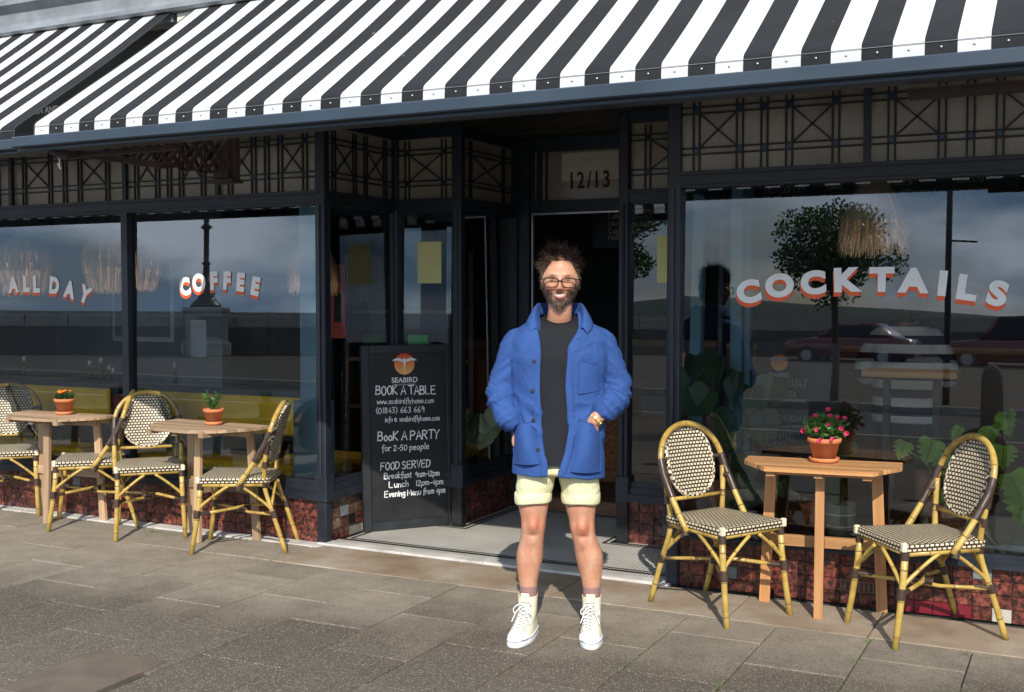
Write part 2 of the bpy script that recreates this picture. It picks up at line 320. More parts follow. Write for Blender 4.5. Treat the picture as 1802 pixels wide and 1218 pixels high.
# ---------------------------------------------------------------- mesh helpers
class MB:
    def __init__(s): s.v = []; s.f = []; s.uv = {}; s.mi = {}
    def add(s, vs, fs, uvs=None, mi=None):
        o = len(s.v); s.v += [tuple(p) for p in vs]
        for i, f in enumerate(fs):
            if uvs: s.uv[len(s.f)] = uvs[i]
            if mi is not None: s.mi[len(s.f)] = mi
            s.f.append([a + o for a in f])
        return s
    def box(s, x0, x1, y0, y1, z0, z1, mi=None, M=None, bev=0.0):
        if bev > 0:
            vs = []; b = bev
            for z, e in ((z0, b), (z0 + b, 0), (z1 - b, 0), (z1, b)):
                X0, X1, Y0, Y1 = x0 + e, x1 - e, y0 + e, y1 - e; q = b - e if e == 0 else 0
                vs += [(X0 + q, Y0, z), (X1 - q, Y0, z), (X1, Y0 + q, z), (X1, Y1 - q, z), (X1 - q, Y1, z), (X0 + q, Y1, z), (X0, Y1 - q, z), (X0, Y0 + q, z)]
            fs = [list(range(7, -1, -1)), list(range(24, 32))]
            for r in range(3):
                for i in range(8):
                    j = (i + 1) % 8; fs.append([r * 8 + i, r * 8 + j, r * 8 + 8 + j, r * 8 + 8 + i])
        else:
            vs = [(x0, y0, z0), (x1, y0, z0), (x1, y1, z0), (x0, y1, z0), (x0, y0, z1), (x1, y0, z1), (x1, y1, z1), (x0, y1, z1)]
            fs = [[3, 2, 1, 0], [4, 5, 6, 7], [0, 1, 5, 4], [1, 2, 6, 5], [2, 3, 7, 6], [3, 0, 4, 7]]
        if M is not None: vs = [M @ Vector(p) for p in vs]
        return s.add(vs, fs, mi=mi)
    def bar(s, a, b, w, h, up=(0, 0, 1), mi=None):
        a = Vector(a); b = Vector(b); d = (b - a); ln = d.length; d.normalize(); u = Vector(up)
        x = d.cross(u)
        if x.length < 1e-4: x = d.cross(Vector((1, 0, 0)))
        x.normalize(); u = x.cross(d)
        vs = []
        for p in (a, b):
            for sx, sy in ((-1, -1), (1, -1), (1, 1), (-1, 1)): vs.append(p + x * sx * w / 2 + u * sy * h / 2)
        return s.add(vs, [[0, 1, 2, 3], [7, 6, 5, 4], [0, 4, 5, 1], [1, 5, 6, 2], [2, 6, 7, 3], [3, 7, 4, 0]], mi=mi)
    def tube(s, pts, rad, seg=8, cap=True, mi=None, closed=False, flat=1.0):
        pts = [Vector(p) for p in pts]; n = len(pts)
        if not hasattr(rad, '__len__'): rad = [rad] * n
        vs = []; prev = None
        for i, p in enumerate(pts):
            if closed: t = pts[(i + 1) % n] - pts[i - 1]
            else: t = pts[min(i + 1, n - 1)] - pts[max(i - 1, 0)]
            if t.length < 1e-9: t = Vector((0, 0, 1))
            t.normalize()
            if prev is None:
                a = Vector((0, 0, 1)) if abs(t.z) < 0.9 else Vector((1, 0, 0))
                u = t.cross(a).normalized()
            else:
                u = prev - t * prev.dot(t)
                u = u.normalized() if u.length > 1e-6 else t.orthogonal().normalized()
            prev = u; w_ = t.cross(u)
            for k_ in range(seg):
                an = 2 * math.pi * k_ / seg
                vs.append(p + (u * math.cos(an) + w_ * math.sin(an) * flat) * rad[i])
        fs = []
        m = n if closed else n - 1
        for i in range(m):
            j = (i + 1) % n
            for k_ in range(seg):
                l_ = (k_ + 1) % seg
                fs.append([i * seg + k_, i * seg + l_, j * seg + l_, j * seg + k_])
        if cap and not closed:
            fs.append(list(range(seg - 1, -1, -1))); fs.append([(n - 1) * seg + k_ for k_ in range(seg)])
        return s.add(vs, fs, mi=mi)
    def lathe(s, prof, c=(0, 0, 0), seg=24, mi=None, M=None):
        vs = []; fs = []; n = len(prof)
        for r, z in prof:
            for k_ in range(seg):
                a = 2 * math.pi * k_ / seg; vs.append((c[0] + r * math.cos(a), c[1] + r * math.sin(a), c[2] + z))
        for i in range(n - 1):
            for k_ in range(seg):
                l_ = (k_ + 1) % seg; fs.append([i * seg + k_, i * seg + l_, (i + 1) * seg + l_, (i + 1) * seg + k_])
        if prof[0][0] > 1e-5: fs.append(list(range(seg - 1, -1, -1)))
        if prof[-1][0] > 1e-5: fs.append([(n - 1) * seg + k_ for k_ in range(seg)])
        if M is not None: vs = [M @ Vector(p) for p in vs]
        return s.add(vs, fs, mi=mi)
    def prism(s, poly, z0, z1, mi=None, M=None):
        n = len(poly); vs = [(p[0], p[1], z0) for p in poly] + [(p[0], p[1], z1) for p in poly]
        fs = [list(range(n - 1, -1, -1)), list(range(n, 2 * n))] + [[i, (i + 1) % n, n + (i + 1) % n, n + i] for i in range(n)]
        if M is not None: vs = [M @ Vector(p) for p in vs]
        return s.add(vs, fs, mi=mi)
    def loft(s, rings, cap=True, closed_ring=True, mi=None):
        n = len(rings[0]); vs = [p for r in rings for p in r]; fs = []
        for i in range(len(rings) - 1):
            for k_ in range(n if closed_ring else n - 1):
                l_ = (k_ + 1) % n; fs.append([i * n + k_, i * n + l_, (i + 1) * n + l_, (i + 1) * n + k_])
        if cap and closed_ring:
            fs.append(list(range(n - 1, -1, -1))); fs.append([(len(rings) - 1) * n + k_ for k_ in range(n)])
        return s.add(vs, fs, mi=mi)
    def mesh(s, name, mats, smooth=False):
        me = bpy.data.meshes.new(name); me.from_pydata(s.v, [], s.f); 
        if isinstance(mats, str): mats = [mats]
        for m in mats: me.materials.append(MATS[m])
        if s.mi:
            for i, m in s.mi.items(): me.polygons[i].material_index = m
        if s.uv:
            ul = me.uv_layers.new(name='UVMap')
            for i, uvs in s.uv.items():
                for li, q in zip(me.polygons[i].loop_indices, uvs): ul.data[li].uv = q
        if smooth: me.polygons.foreach_set('use_smooth', [True] * len(me.polygons))
        me.update(); return me
    def build(s, name, mats, parent=None, smooth=False, loc=None):
        o = bpy.data.objects.new(name, s.mesh(name, mats, smooth)); col.objects.link(o)
        if parent: o.parent = parent
        if loc: o.location = loc
        return o

def tag(o, label=None, cat=None, group=None, kind=None):
    if label: o['label'] = label
    if cat: o['category'] = cat
    if group: o['group'] = group
    if kind: o['kind'] = kind
    return o
def empty(name, loc=(0, 0, 0), rz=0.0, label=None, cat=None, group=None, kind=None):
    o = bpy.data.objects.new(name, None); col.objects.link(o); o.location = loc; o.rotation_euler = (0, 0, rz)
    o.empty_display_size = 0.1
    return tag(o, label, cat, group, kind)
def inst(name, me, parent, loc=(0, 0, 0), rot=(0, 0, 0), scale=(1, 1, 1)):
    o = bpy.data.objects.new(name, me); col.objects.link(o)
    if parent: o.parent = parent
    o.location = loc; o.rotation_euler = rot; o.scale = scale
    return o
def copy_tree(o, parent=None):
    c = o.copy(); col.objects.link(c); c.parent = parent
    for ch in list(o.children): copy_tree(ch, c)
    return c
def spline(pts, n=8):
    """Catmull-Rom through pts (tuples of any length)"""
    P = [np.array(p, float) for p in pts]; P = [2 * P[0] - P[1]] + P + [2 * P[-1] - P[-2]]; out = []
    for i in range(1, len(P) - 2):
        for k_ in range(n):
            t = k_ / n
            out.append(0.5 * ((2 * P[i]) + (-P[i - 1] + P[i + 1]) * t + (2 * P[i - 1] - 5 * P[i] + 4 * P[i + 1] - P[i + 2]) * t * t + (-P[i - 1] + 3 * P[i] - 3 * P[i + 1] + P[i + 2]) * t ** 3))
    out.append(P[-2]); return [tuple(q) for q in out]
def text_mesh(body, size=1.0, offset=0.0, extrude=0.0, align='CENTER'):
    cu = bpy.data.curves.new('t', 'FONT'); cu.body = body; cu.size = size; cu.offset = offset; cu.extrude = extrude
    cu.align_x = align; cu.fill_mode = 'BOTH' if extrude else 'FRONT'
    o = bpy.data.objects.new('t', cu); col.objects.link(o)
    dg = bpy.context.evaluated_depsgraph_get(); dg.update()
    me = bpy.data.meshes.new_from_object(o.evaluated_get(dg))
    bpy.data.objects.remove(o); bpy.data.curves.remove(cu)
    return me

# one-line pen alphabet (x 0..1, y 0..1.5, baseline 0; capitals 1.45 high, small letters 0.85)
PEN = {
'A': [[(0,0),(.45,1.45),(.95,0)],[(.18,.5),(.78,.5)]], 'B': [[(0,0),(0,1.45)],[(0,1.4),(.6,1.35),(.65,.9),(.05,.78),(.75,.65),(.75,.1),(0,0)]],
'C': [[(.85,1.25),(.5,1.45),(.1,1.1),(.02,.6),(.25,.1),(.6,0),(.9,.25)]], 'D': [[(0,0),(0,1.45)],[(0,1.42),(.6,1.3),(.85,.75),(.55,.1),(0,0)]],
'E': [[(.75,1.42),(0,1.42),(0,0),(.8,.02)],[(0,.75),(.6,.78)]], 'F': [[(.8,1.45),(0,1.42),(0,0)],[(0,.78),(.6,.8)]],
'G': [[(.85,1.25),(.5,1.45),(.1,1.1),(.02,.6),(.25,.1),(.7,0),(.9,.3),(.88,.65),(.5,.65)]], 'H': [[(0,0),(0,1.45)],[(.8,0),(.8,1.45)],[(0,.75),(.8,.75)]],
'I': [[(.2,0),(.2,1.45)]], 'K': [[(0,0),(0,1.45)],[(.75,1.45),(.05,.7),(.8,0)]], 'L': [[(0,1.45),(0,0),(.7,.02)]],
'M': [[(0,0),(.08,1.45),(.5,.4),(.95,1.45),(1.05,0)]], 'N': [[(0,0),(0,1.45),(.8,0),(.8,1.45)]], 'O': [[(.45,1.45),(.08,1.1),(.02,.6),(.3,.02),(.7,.1),(.88,.8),(.7,1.3),(.45,1.45)]],
'P': [[(0,0),(0,1.45)],[(0,1.42),(.65,1.38),(.75,.95),(.4,.7),(0,.7)]], 'R': [[(0,0),(0,1.45)],[(0,1.42),(.65,1.38),(.75,.98),(.3,.74),(0,.72)],[(.3,.74),(.85,0)]],
'S': [[(.75,1.3),(.4,1.45),(.08,1.15),(.25,.85),(.6,.68),(.75,.35),(.45,.02),(0,.15)]], 'T': [[(0,1.42),(1.0,1.45)],[(.5,1.42),(.47,0)]],
'U': [[(0,1.45),(.02,.35),(.35,0),(.75,.25),(.8,1.45)]], 'V': [[(0,1.45),(.42,0),(.9,1.5)]], 'W': [[(0,1.45),(.25,0),(.5,1),(.75,0),(1,1.45)]], 'Y': [[(0,1.45),(.42,.75),(.85,1.45)],[(.42,.75),(.35,0)]],
'a': [[(.6,.75),(.3,.85),(.03,.5),(.15,.05),(.45,.1),(.6,.7)],[(.6,.8),(.62,.15),(.75,0)]], 'b': [[(.05,1.45),(.03,0)],[(.03,.55),(.35,.85),(.62,.5),(.4,.02),(.03,.1)]],
'c': [[(.55,.7),(.3,.85),(.03,.45),(.25,.02),(.6,.15)]], 'd': [[(.55,.7),(.25,.8),(.03,.4),(.2,.02),(.55,.3)],[(.58,1.45),(.58,.02)]],
'e': [[(.05,.42),(.55,.5),(.45,.82),(.15,.78),(.03,.4),(.25,.02),(.6,.15)]], 'f': [[(.6,1.35),(.35,1.45),(.2,1.1),(.2,-.35)],[(0,.8),(.5,.82)]],
'g': [[(.55,.7),(.25,.85),(.03,.5),(.2,.15),(.52,.35)],[(.57,.85),(.55,-.3),(.25,-.48),(.02,-.3)]], 'h': [[(.03,1.45),(.03,0)],[(.03,.5),(.35,.85),(.55,.6),(.55,0)]],
'i': [[(.12,.85),(.12,0)],[(.12,1.12),(.13,1.18)]], 'k': [[(.03,1.45),(.03,0)],[(.5,.85),(.05,.4),(.55,0)]], 'l': [[(.1,1.45),(.1,.1),(.2,0)]],
'm': [[(.02,.85),(.02,0)],[(.02,.6),(.25,.85),(.38,.6),(.38,0)],[(.38,.6),(.6,.85),(.75,.6),(.75,0)]], 'n': [[(.03,.85),(.03,0)],[(.03,.55),(.35,.85),(.55,.6),(.56,0)]],
'o': [[(.3,.85),(.03,.5),(.2,.02),(.5,.1),(.6,.55),(.3,.85)]], 'p': [[(.03,.85),(.03,-.5)],[(.03,.6),(.35,.88),(.6,.5),(.35,.02),(.03,.12)]],
'r': [[(.05,.85),(.05,0)],[(.05,.5),(.3,.85),(.5,.78)]], 's': [[(.5,.75),(.2,.85),(.05,.65),(.4,.4),(.45,.1),(.02,.05)]], 't': [[(.2,1.25),(.2,.1),(.4,0)],[(0,.85),(.45,.87)]],
'u': [[(.03,.85),(.05,.2),(.3,0),(.55,.3)],[(.57,.85),(.58,0)]], 'v': [[(0,.85),(.28,0),(.55,.85)]], 'w': [[(0,.85),(.18,0),(.38,.7),(.55,0),(.75,.85)]], 'y': [[(.02,.85),(.3,.2)],[(.6,.85),(.2,-.45)]],
'0': [[(.35,1.2),(.05,.8),(.1,.2),(.4,0),(.65,.5),(.55,1.1),(.35,1.2)]], '1': [[(.2,1.25),(.2,0)]], '2': [[(.05,1.0),(.3,1.25),(.58,.95),(.05,0),(.65,.03)]],
'3': [[(.05,1.15),(.4,1.25),(.5,.9),(.2,.68),(.55,.4),(.35,0),(0,.1)]], '4': [[(.45,0),(.45,1.25),(0,.4),(.65,.42)]], '5': [[(.6,1.25),(.12,1.25),(.08,.7),(.45,.75),(.55,.3),(.3,0),(0,.1)]],
'6': [[(.5,1.25),(.12,.75),(.08,.2),(.35,0),(.58,.3),(.35,.6),(.1,.4)]], '7': [[(0,1.22),(.6,1.25),(.2,0)]], '8': [[(.5,1.1),(.25,1.25),(.1,.95),(.55,.4),(.35,0),(.05,.3),(.5,.95),(.5,1.1)]],
'9': [[(.55,.95),(.3,1.22),(.05,.9),(.25,.6),(.55,.85),(.5,0)]], '(': [[(.35,1.4),(.08,.7),(.35,-.1)]], ')': [[(.0,1.4),(.28,.7),(.0,-.1)]], '.': [[(.08,.0),(.1,.08)]],
'-': [[(.05,.5),(.45,.52)]], '@': [[(.5,.75),(.2,.7),(.25,.3),(.55,.35),(.55,.8),(.2,1.0),(0,.5),(.25,0),(.7,.1)]], '/': [[(0,-.1),(.4,1.4)]], '+': [[(.3,.2),(.3,.9)],[(0,.55),(.6,.55)]], '&': [[(.7,0),(.15,1.0),(.35,1.3),(.5,1.0),(.05,.3),(.3,0),(.7,.5)]]}
SHARP = set('AEFHIKLMNTVWY147')
WID = {'i': .32, 'l': .35, '1': .45, 'I': .5, '.': .3, 'm': .95, 'w': .95, 'M': 1.25, 'W': 1.2, 'f': .6, 't': .55, '(': .5, ')': .5, 'r': .62, '-': .6, 's': .62, 'T': 1.1}
def pen_text(mb, s, x, y, size, width, rng=None, total=None, slope=0.0):
    """write s into mb as flat chalk strokes in the plane x/z (y = 0), letter height about size"""
    rng = rng or random.Random(hash(s) % 1000 if False else len(s) * 7 + ord(s[0]))
    k_ = size / 1.45
    adv = [(.45 if ch == ' ' else WID.get(ch, .82 if (ch.islower() or ch.isdigit()) else 1.12)) for ch in s]
    sx = 1.0
    if total: sx = total / (sum(adv) * k_)
    cx_ = x
    for ch, a in zip(s, adv):
        if ch != ' ' and ch in PEN:
            jy = rng.uniform(-.04, .04) * size; sh = rng.uniform(-.03, .10)
            for st in PEN[ch]:
                pts = st if (ch in SHARP or len(st) == 2) else spline(st, 4)
                q = [(cx_ + (p[0] + p[1] * sh) * k_ * sx, y + jy + p[1] * k_ + slope * (cx_ - x)) for p in pts]
                n = len(q); vs = []
                for i in range(n):
                    a0 = q[max(i - 1, 0)]; a1 = q[min(i + 1, n - 1)]
                    dx, dz = a1[0] - a0[0], a1[1] - a0[1]; l_ = math.hypot(dx, dz) or 1
                    wd = width * (0.5 + rng.uniform(-.08, .08))
                    e = 0
                    if i == 0: e = -width * .4
                    if i == n - 1: e = width * .4
                    px, pz = q[i][0] + dx / l_ * e, q[i][1] + dz / l_ * e
                    vs += [(px - dz / l_ * wd, 0, pz + dx / l_ * wd), (px + dz / l_ * wd, 0, pz - dx / l_ * wd)]
                mb.add(vs, [[2 * i, 2 * i + 1, 2 * i + 3, 2 * i + 2] for i in range(n - 1)])
        cx_ += a * k_ * sx
    return cx_
# ================================================================ GROUND
def sheet(name, x0, x1, y0, y1, z, mat, kind='structure', parent=None):
    m = MB(); m.add([(x0, y0, z), (x1, y0, z), (x1, y1, z), (x0, y1, z)], [[0, 1, 2, 3]])
    o = m.build(name, mat, parent)
    if kind: o['kind'] = kind
    return o
rg = random.Random(3)
bed = sheet('pavement', -9.5, 3.0, -3.66, 0.02, -0.012, 'joint_dirt')
SW, SL = 0.425, 0.61
slab_me = MB().box(-SW / 2 + .003, SW / 2 - .003, -SL / 2 + .003, SL / 2 - .003, -.05, 0, bev=.004).mesh('slab', 'paving_slab')
first_short = {}
def short_slab(l_, mat='paving_slab', w_=SW):
    kx = (round(l_, 3), mat, round(w_, 3))
    if kx not in first_short: first_short[kx] = MB().box(-w_ / 2 + .003, w_ / 2 - .003, -l_ / 2 + .003, l_ / 2 - .003, -.05, 0, bev=.004).mesh('slab', mat)
    return first_short[kx]
for c_ in range(-21, 4):
    xc = -0.42 + SW * (c_ + .5) + 0
    if xc > 1.4: break
    y = -0.53 - (0.31 if c_ % 2 else 0.0)
    tx = lambda: (rg.uniform(-.003, .003), rg.uniform(-.004, .004), rg.uniform(-.003, .003))
    if c_ % 2:
        inst('slab', short_slab(.31), bed, (xc, -0.53 - .155, rg.uniform(-.003, .002)), tx())
    if xc < -4.12:
        inst('slab', short_slab(.40), bed, (xc, -.33, rg.uniform(-.003, .002)), tx())
    while y > -3.4:
        if not (c_ in (-8,) and -2.8 < y < -1.9):
            inst('slab', slab_me, bed, (xc, y - SL / 2, rg.uniform(-.003, .002)), tx())
        y -= SL
# brown sandstone flags along the shop, pale kerb strip by the left wall
x = -4.245
for l_ in (1.02, .78, .92, .66, .85, .95):
    inst('flagstone', MB().box(.003, l_ - .003, -.233, .233, -.05, 0, bev=.004).mesh('flagstone', 'sandstone_flag'), bed, (x, -.293, rg.uniform(-.001, .002))); x += l_
x = -9.3
while x < -4.21:
    l_ = min(rg.uniform(.7, 1.0), -4.20 - x)
    inst('edging_stone', MB().box(.002, l_ - .003, -.125, -.012, -.05, .004, bev=.003).mesh('edging_stone', 'marble'), bed, (x, 0, 0)); x += l_
# iron cover let into the slabs
cv = MB().box(-.19, .19, -.27, .27, -.02, .002, bev=.003).build('access_cover', 'cover_iron')
cv.location = (-3.62, -2.50, 0.004); cv.rotation_euler = (0, 0, R(2))
tag(cv, 'plain brown cover plate let into the dark paving, lower left corner', 'cover plate')
# paving beyond the near slabs, road, far promenade, wall, sea
sheet('far_pavement', -80, 60, -8.6, -3.66, -0.002, 'paving_far')
sheet('far_pavement', -80, -9.5, -3.66, 0.6, -0.002, 'paving_far')
sheet('far_pavement', 3.0, 60, -3.66, 0.6, -0.002, 'paving_far')
kb = MB().box(-80, 60, -8.74, -8.602, -.2, .004).build('kerb', 'stone'); kb['kind'] = 'structure'
sheet('road', -80, 60, -14.0, -8.74, -0.12, 'asphalt')
yl = MB().box(-80, 60, -9.02, -8.92, -.1159, -.1145).build('yellow_line', 'yellow_paper'); yl['kind'] = 'structure'
kb = MB().box(-80, 60, -14.14, -14.0, -.2, .004).build('kerb', 'stone'); kb['kind'] = 'structure'
sheet('promenade', -80, 60, -60, -14.14, -0.002, 'paving_far')
sheet('ground', -400, 400, -70, 60, -0.6, 'dark_stone')
sheet('sea', -2500, 2500, -2600, -70, -1.5, 'sea')
hm = MB(); rings = []
pr_ = [(-900, 0), (-820, 9), (-640, 16), (-520, 24), (-400, 17), (-250, 12), (-100, 5), (0, 0)]
for yy, s_ in ((-1500, .2), (-1560, 1.0), (-1800, 1.1), (-2000, .3)):
    rings.append([(x_, yy, -2 + z_ * s_ * 1.4) for x_, z_ in pr_])
hm.loft(rings, cap=False, closed_ring=False); h_ = hm.build('headland', 'hill', smooth=True); h_['kind'] = 'structure'

# ================================================================ SHOPFRONT
shop = empty('shopfront', (0, 0, 0), label='dark blue painted glazed cafe shopfront with leaded top lights and recessed doorway', cat='shopfront')
ZS, ZG, ZR0, ZR1, ZT = 0.27, 0.395, 2.125, 2.195, 2.60
class Panel:
    """a run of shop window from a to b, outside on the right-hand side of a->b turned by side"""
    def __init__(s, a, b):
        s.a = Vector((a[0], a[1], 0)); s.b = Vector((b[0], b[1], 0)); s.d = (s.b - s.a); s.L = s.d.length; s.d.normalize()
        s.n = Vector((s.d.y, -s.d.x, 0))
        s.M = Matrix(((s.d.x, -s.n.x, 0, s.a.x), (s.d.y, -s.n.y, 0, s.a.y), (0, 0, 1, 0), (0, 0, 0, 1)))   # local x along, local y inward
def leaded(m, cm, bl, P, s0, s1, z0, z1, pattern='full'):
    """lead cames and blue squares of one top light"""
    W = s1 - s0; H = z1 - z0; t = .0045; dd = .016
    fr_ = {'full': ([.10, .345, .48, .615, .86], [(0, 1), (3, 4)]), 'double': ([.13, .42, .58, .87], [(0, 1), (2, 3)]), 'single': ([.18, .80], [(0, 1)]), 'narrow': ([.22, .78], [(0, 1)])}[pattern]
    zs = [z0 + H * .26, z0 + H * .80]
    f2 = -.006
    for q in zs:
        for e in (-dd, dd): cm.box(s0, s1, f2, .004, q + e - t, q + e + t, M=P.M)
    for f in fr_[0]:
        xx = s0 + W * f
        for e in (-dd, dd): cm.box(xx + e - t, xx + e + t, f2 - .0012, .004, z0, z1, M=P.M)
        for q in zs: bl.box(xx - dd + t, xx + dd - t, f2 + .0015, .003, q - dd + t, q + dd - t, M=P.M)
    for i, j in fr_[1]:
        xa = s0 + W * fr_[0][i] + dd; xb = s0 + W * fr_[0][j] - dd; za = zs[0] + dd; zb = zs[1] - dd
        for (A, B) in (((xa, za), (xb, zb)), ((xa, zb), (xb, za))):
            cm.bar(P.M @ Vector((A[0], f2 + .003, A[1])), P.M @ Vector((B[0], f2 + .003, B[1])), .008, .006, up=P.n)
def panel(a, b, splits, pats, zs0=ZS, zg=ZG, glass=True, ends=(True, True), post=.055, lower_splits=None):
    P = Panel(a, b); L_ = P.L
    # sill moulding in three steps, rail, head
    sl = MB(); h = zg - zs0
    sl.box(0, L_, -.045, .10, zs0, zs0 + h * .38, M=P.M); sl.box(0, L_, -.030, .10, zs0 + h * .38, zs0 + h * .72, M=P.M); sl.box(0, L_, -.018, .10, zs0 + h * .72, zg - .002, M=P.M)
    sl.build('sill', 'frame_paint', shop)
    rl = MB(); rl.box(0, L_, -.030, .05, ZR0, ZR1 - .02, M=P.M); rl.box(0, L_, -.042, .05, ZR1 - .02, ZR1, M=P.M); rl.box(0, L_, -.020, .05, ZR0 - .016, ZR0, M=P.M)
    rl.build('transom_rail', 'frame_paint', shop)
    MB().box(0, L_, -.03, .06, ZT, ZT + .07, M=P.M).build('head_rail', 'frame_paint', shop)
    lo = lower_splits or [0, L_]
    for i in range(len(lo) - 1):
        s0, s1 = lo[i], lo[i + 1]
        if i: 
            MB().box(s0 - .028, s0 + .028, -.028, .05, zg, ZR0 - .017, M=P.M).build('mullion', 'frame_paint', shop)
        if glass:
            g_ = MB(); g_.add([P.M @ Vector(p) for p in ((s0 + .012, .004, zg - .01), (s1 - .012, .004, zg - .01), (s1 - .012, .021, ZR0 - .01), (s0 + .012, .021, ZR0 - .01))], [[0, 1, 2, 3]])
            g_.build('window_pane', 'window_glass', shop)
    for i in range(len(splits) - 1):
        s0, s1 = splits[i], splits[i + 1]
        wd = .032 if i else 0
        if i: MB().box(s0 - wd / 2, s0 + wd / 2, -.022, .05, ZR1, ZT, M=P.M).build('transom_post', 'frame_paint', shop)
        ob = MB(); ob.box(s0, s1, .004, .010, ZR1, ZT, M=P.M); t_ = ob.build('leaded_light', 'obscure_glass', shop)
        cm = MB(); bl = MB(); leaded(None, cm, bl, P, s0 + .02, s1 - .02, ZR1 + .004, ZT - .012, pats[i])
        cm.build('lead_came', 'lead_came', t_); bl.build('blue_square', 'blue_glass', t_)
    return P
def corner_post(x, y, w=.07):
    m = MB(); m.box(x - w / 2, x + w / 2, y - w / 2, y + w / 2, .0, ZT + .07, bev=.008)
    m.box(x - w / 2 - .012, x + w / 2 + .012, y - w / 2 - .012, y + w / 2 + .012, ZS - .01, ZG + .035, bev=.008)
    m.tube([(x, y - w / 2 - .004 if y < .5 else y - w / 2 - .004, ZG + .03), (x, y - w / 2 - .004, ZR0 - .02)], .009, 6)
    m.build('corner_post', 'frame_paint', shop)
PL = panel((-8.7, 0), (-4.24, 0), [0, .76, 1.72, 2.83, 3.64, 4.46], ['full', 'full', 'full', 'full', 'full'], lower_splits=[0, 2.83, 4.46])
PA = panel((-4.24, 0), (-4.24, .83), [0, .83], ['double'])
PB = panel((-4.24, .83), (-3.74, .83), [0, .50], ['single'])
PC = panel((-3.74, .83), (-3.74, 1.65), [0, .82], ['single'])
PD = panel((-2.56, 1.65), (-2.56, .83), [0, .82], ['single'])
PE = panel((-2.56, .83), (-1.96, .83), [0, .60], ['narrow'])
PF = panel((-1.96, .83), (-1.96, 0), [0, .83], ['double'])
PR = panel((-1.96, 0), (1.2, 0), [0, .98, 1.96, 3.16], ['full', 'full', 'full'], zs0=.26, zg=.325)
for x_, y_ in ((-4.24, 0), (-4.24, .83), (-3.74, .83), (-2.56, .83), (-1.96, .83), (-1.96, 0)): corner_post(x_, y_)
MB().box(-3.775, -3.70, 1.61, 1.72, 0, 2.67).build('door_jamb', 'frame_paint', shop)
MB().box(-2.60, -2.525, 1.61, 1.72, 0, 2.67).build('door_jamb', 'frame_paint', shop)
# doorway: inner frame, fanlight with number
m = MB(); m.box(-3.70, -3.575, 1.64, 1.70, .10, 2.66); m.box(-3.655, -3.60, 1.61, 1.64, .10, 2.60); m.build('door_frame', 'frame_paint', shop)
MB().box(-3.575, -2.60, 1.63, 1.70, 2.135, 2.225).build('door_transom', 'frame_paint', shop)
MB().box(-3.575, -2.60, 1.63, 1.70, 2.57, 2.67).build('door_head', 'frame_paint', shop)
MB().box(-3.575, -3.563, 1.60, 1.629, .10, 2.135).build('door_edge_strip', 'steel', shop)
MB().box(-3.563, -2.60, 1.60, 1.629, 2.123, 2.135).build('door_edge_strip', 'steel', shop)
fan = MB().box(-3.575, -2.60, 1.66, 1.668, 2.225, 2.57).build('fanlight', 'obscure_glass', shop)
for xx, t_ in ((-3.535, .04), (-3.48, .012)): MB().box(xx - t_ / 2, xx + t_ / 2, 1.64, 1.66, 2.225, 2.57).build('glazing_bar', 'frame_paint', fan)
MB().box(-3.36, -2.92, 1.652, 1.657, 2.36, 2.555).build('number_card', 'aged_paper', fan)
for ch, xx in (('1', -3.285), ('2', -3.215), ('/', -3.150), ('1', -3.094), ('3', -3.02)):
    me = text_mesh(ch, .165, .0015 if ch != '/' else 0, .003); me.materials.append(MATS['ink'])
    for v_ in me.vertices:
        v_.co.x *= .72
    inst('house_number', me, fan, (xx, 1.648, 2.305), (R(90), 0, 0))
# open dark door leaf folded back inside
dr = MB(); dr.box(-2.66, -2.615, 1.72, 2.55, .10, 2.12); dr.build('door_leaf', 'frame_paint', shop)
# ceiling of the recess, fascia, wall above
cl = MB().box(-4.28, -1.92, -.02, 1.70, 2.672, 2.72).build('recess_ceiling', 'ceiling_paint', shop)
m = MB(); m.box(-4.1, -2.1, .25, .28, 2.655, 2.672); m.box(-4.1, -2.1, 1.30, 1.33, 2.655, 2.672); m.box(-4.1, -4.07, .28, 1.3, 2.655, 2.672); m.box(-2.13, -2.1, .28, 1.3, 2.655, 2.672)
m.build('ceiling_moulding', 'ceiling_paint', shop)
m = MB(); m.tube([(-3.53, .12, 2.672), (-3.53, .12, 2.64)], .006, 8); m.tube([(-3.53 + .03 * math.cos(a_ / 12 * 6.28), .12, 2.61 + .03 * math.sin(a_ / 12 * 6.28)) for a_ in range(12)], .007, 6, closed=True)
m.box(-3.62, -3.44, .09, .15, 2.665, 2.672); m.build('ceiling_hook', 'rust_iron', shop)
# soffit; forward fascia carrying the awnings, cornice and wall above, scaled about the camera
MB().box(-12, 1.4, -0.613, -.045, 2.676, 2.70).build('soffit', 'ceiling_paint', shop)
MB().box(-12, 1.4, -0.6309, -0.5286, 2.5551, 3.1211).build('fascia_board', 'ceiling_paint', shop)
MB().box(-12, 1.4, -0.653, -0.6314, 2.5624, 2.5888).build('fascia_moulding', 'frame_paint', shop)
me = text_mesh('BAR, KITCHEN AND HI-FI', 0.0559, .0012, .002); me.materials.append(MATS['grey_lettering'])
inst('fascia_lettering', me, shop, (-5.9786, -0.6341, 2.6989), (R(90), 0, 0))
m = MB()
prof = [(-0.6235, 3.1727), (-0.7785, 3.1727), (-0.7922, 3.1864), (-0.7922, 3.2086), (-0.7521, 3.217), (-0.7426, 3.2444), (-0.7426, 3.3161), (-0.7785, 3.3435), (-0.7964, 3.3519), (-0.7964, 3.3878), (-0.6235, 3.4152)]
m.loft([[(x_, p[0], p[1]) for p in prof] for x_ in (-14, -9.6, -5.0, 1.6)], cap=True)
m.build('cornice', 'grey_cornice', shop)
MB().box(-14, 1.6, -0.6267, -.45, 3.1221, 7.0).build('upper_wall', 'cream_plaster', shop)
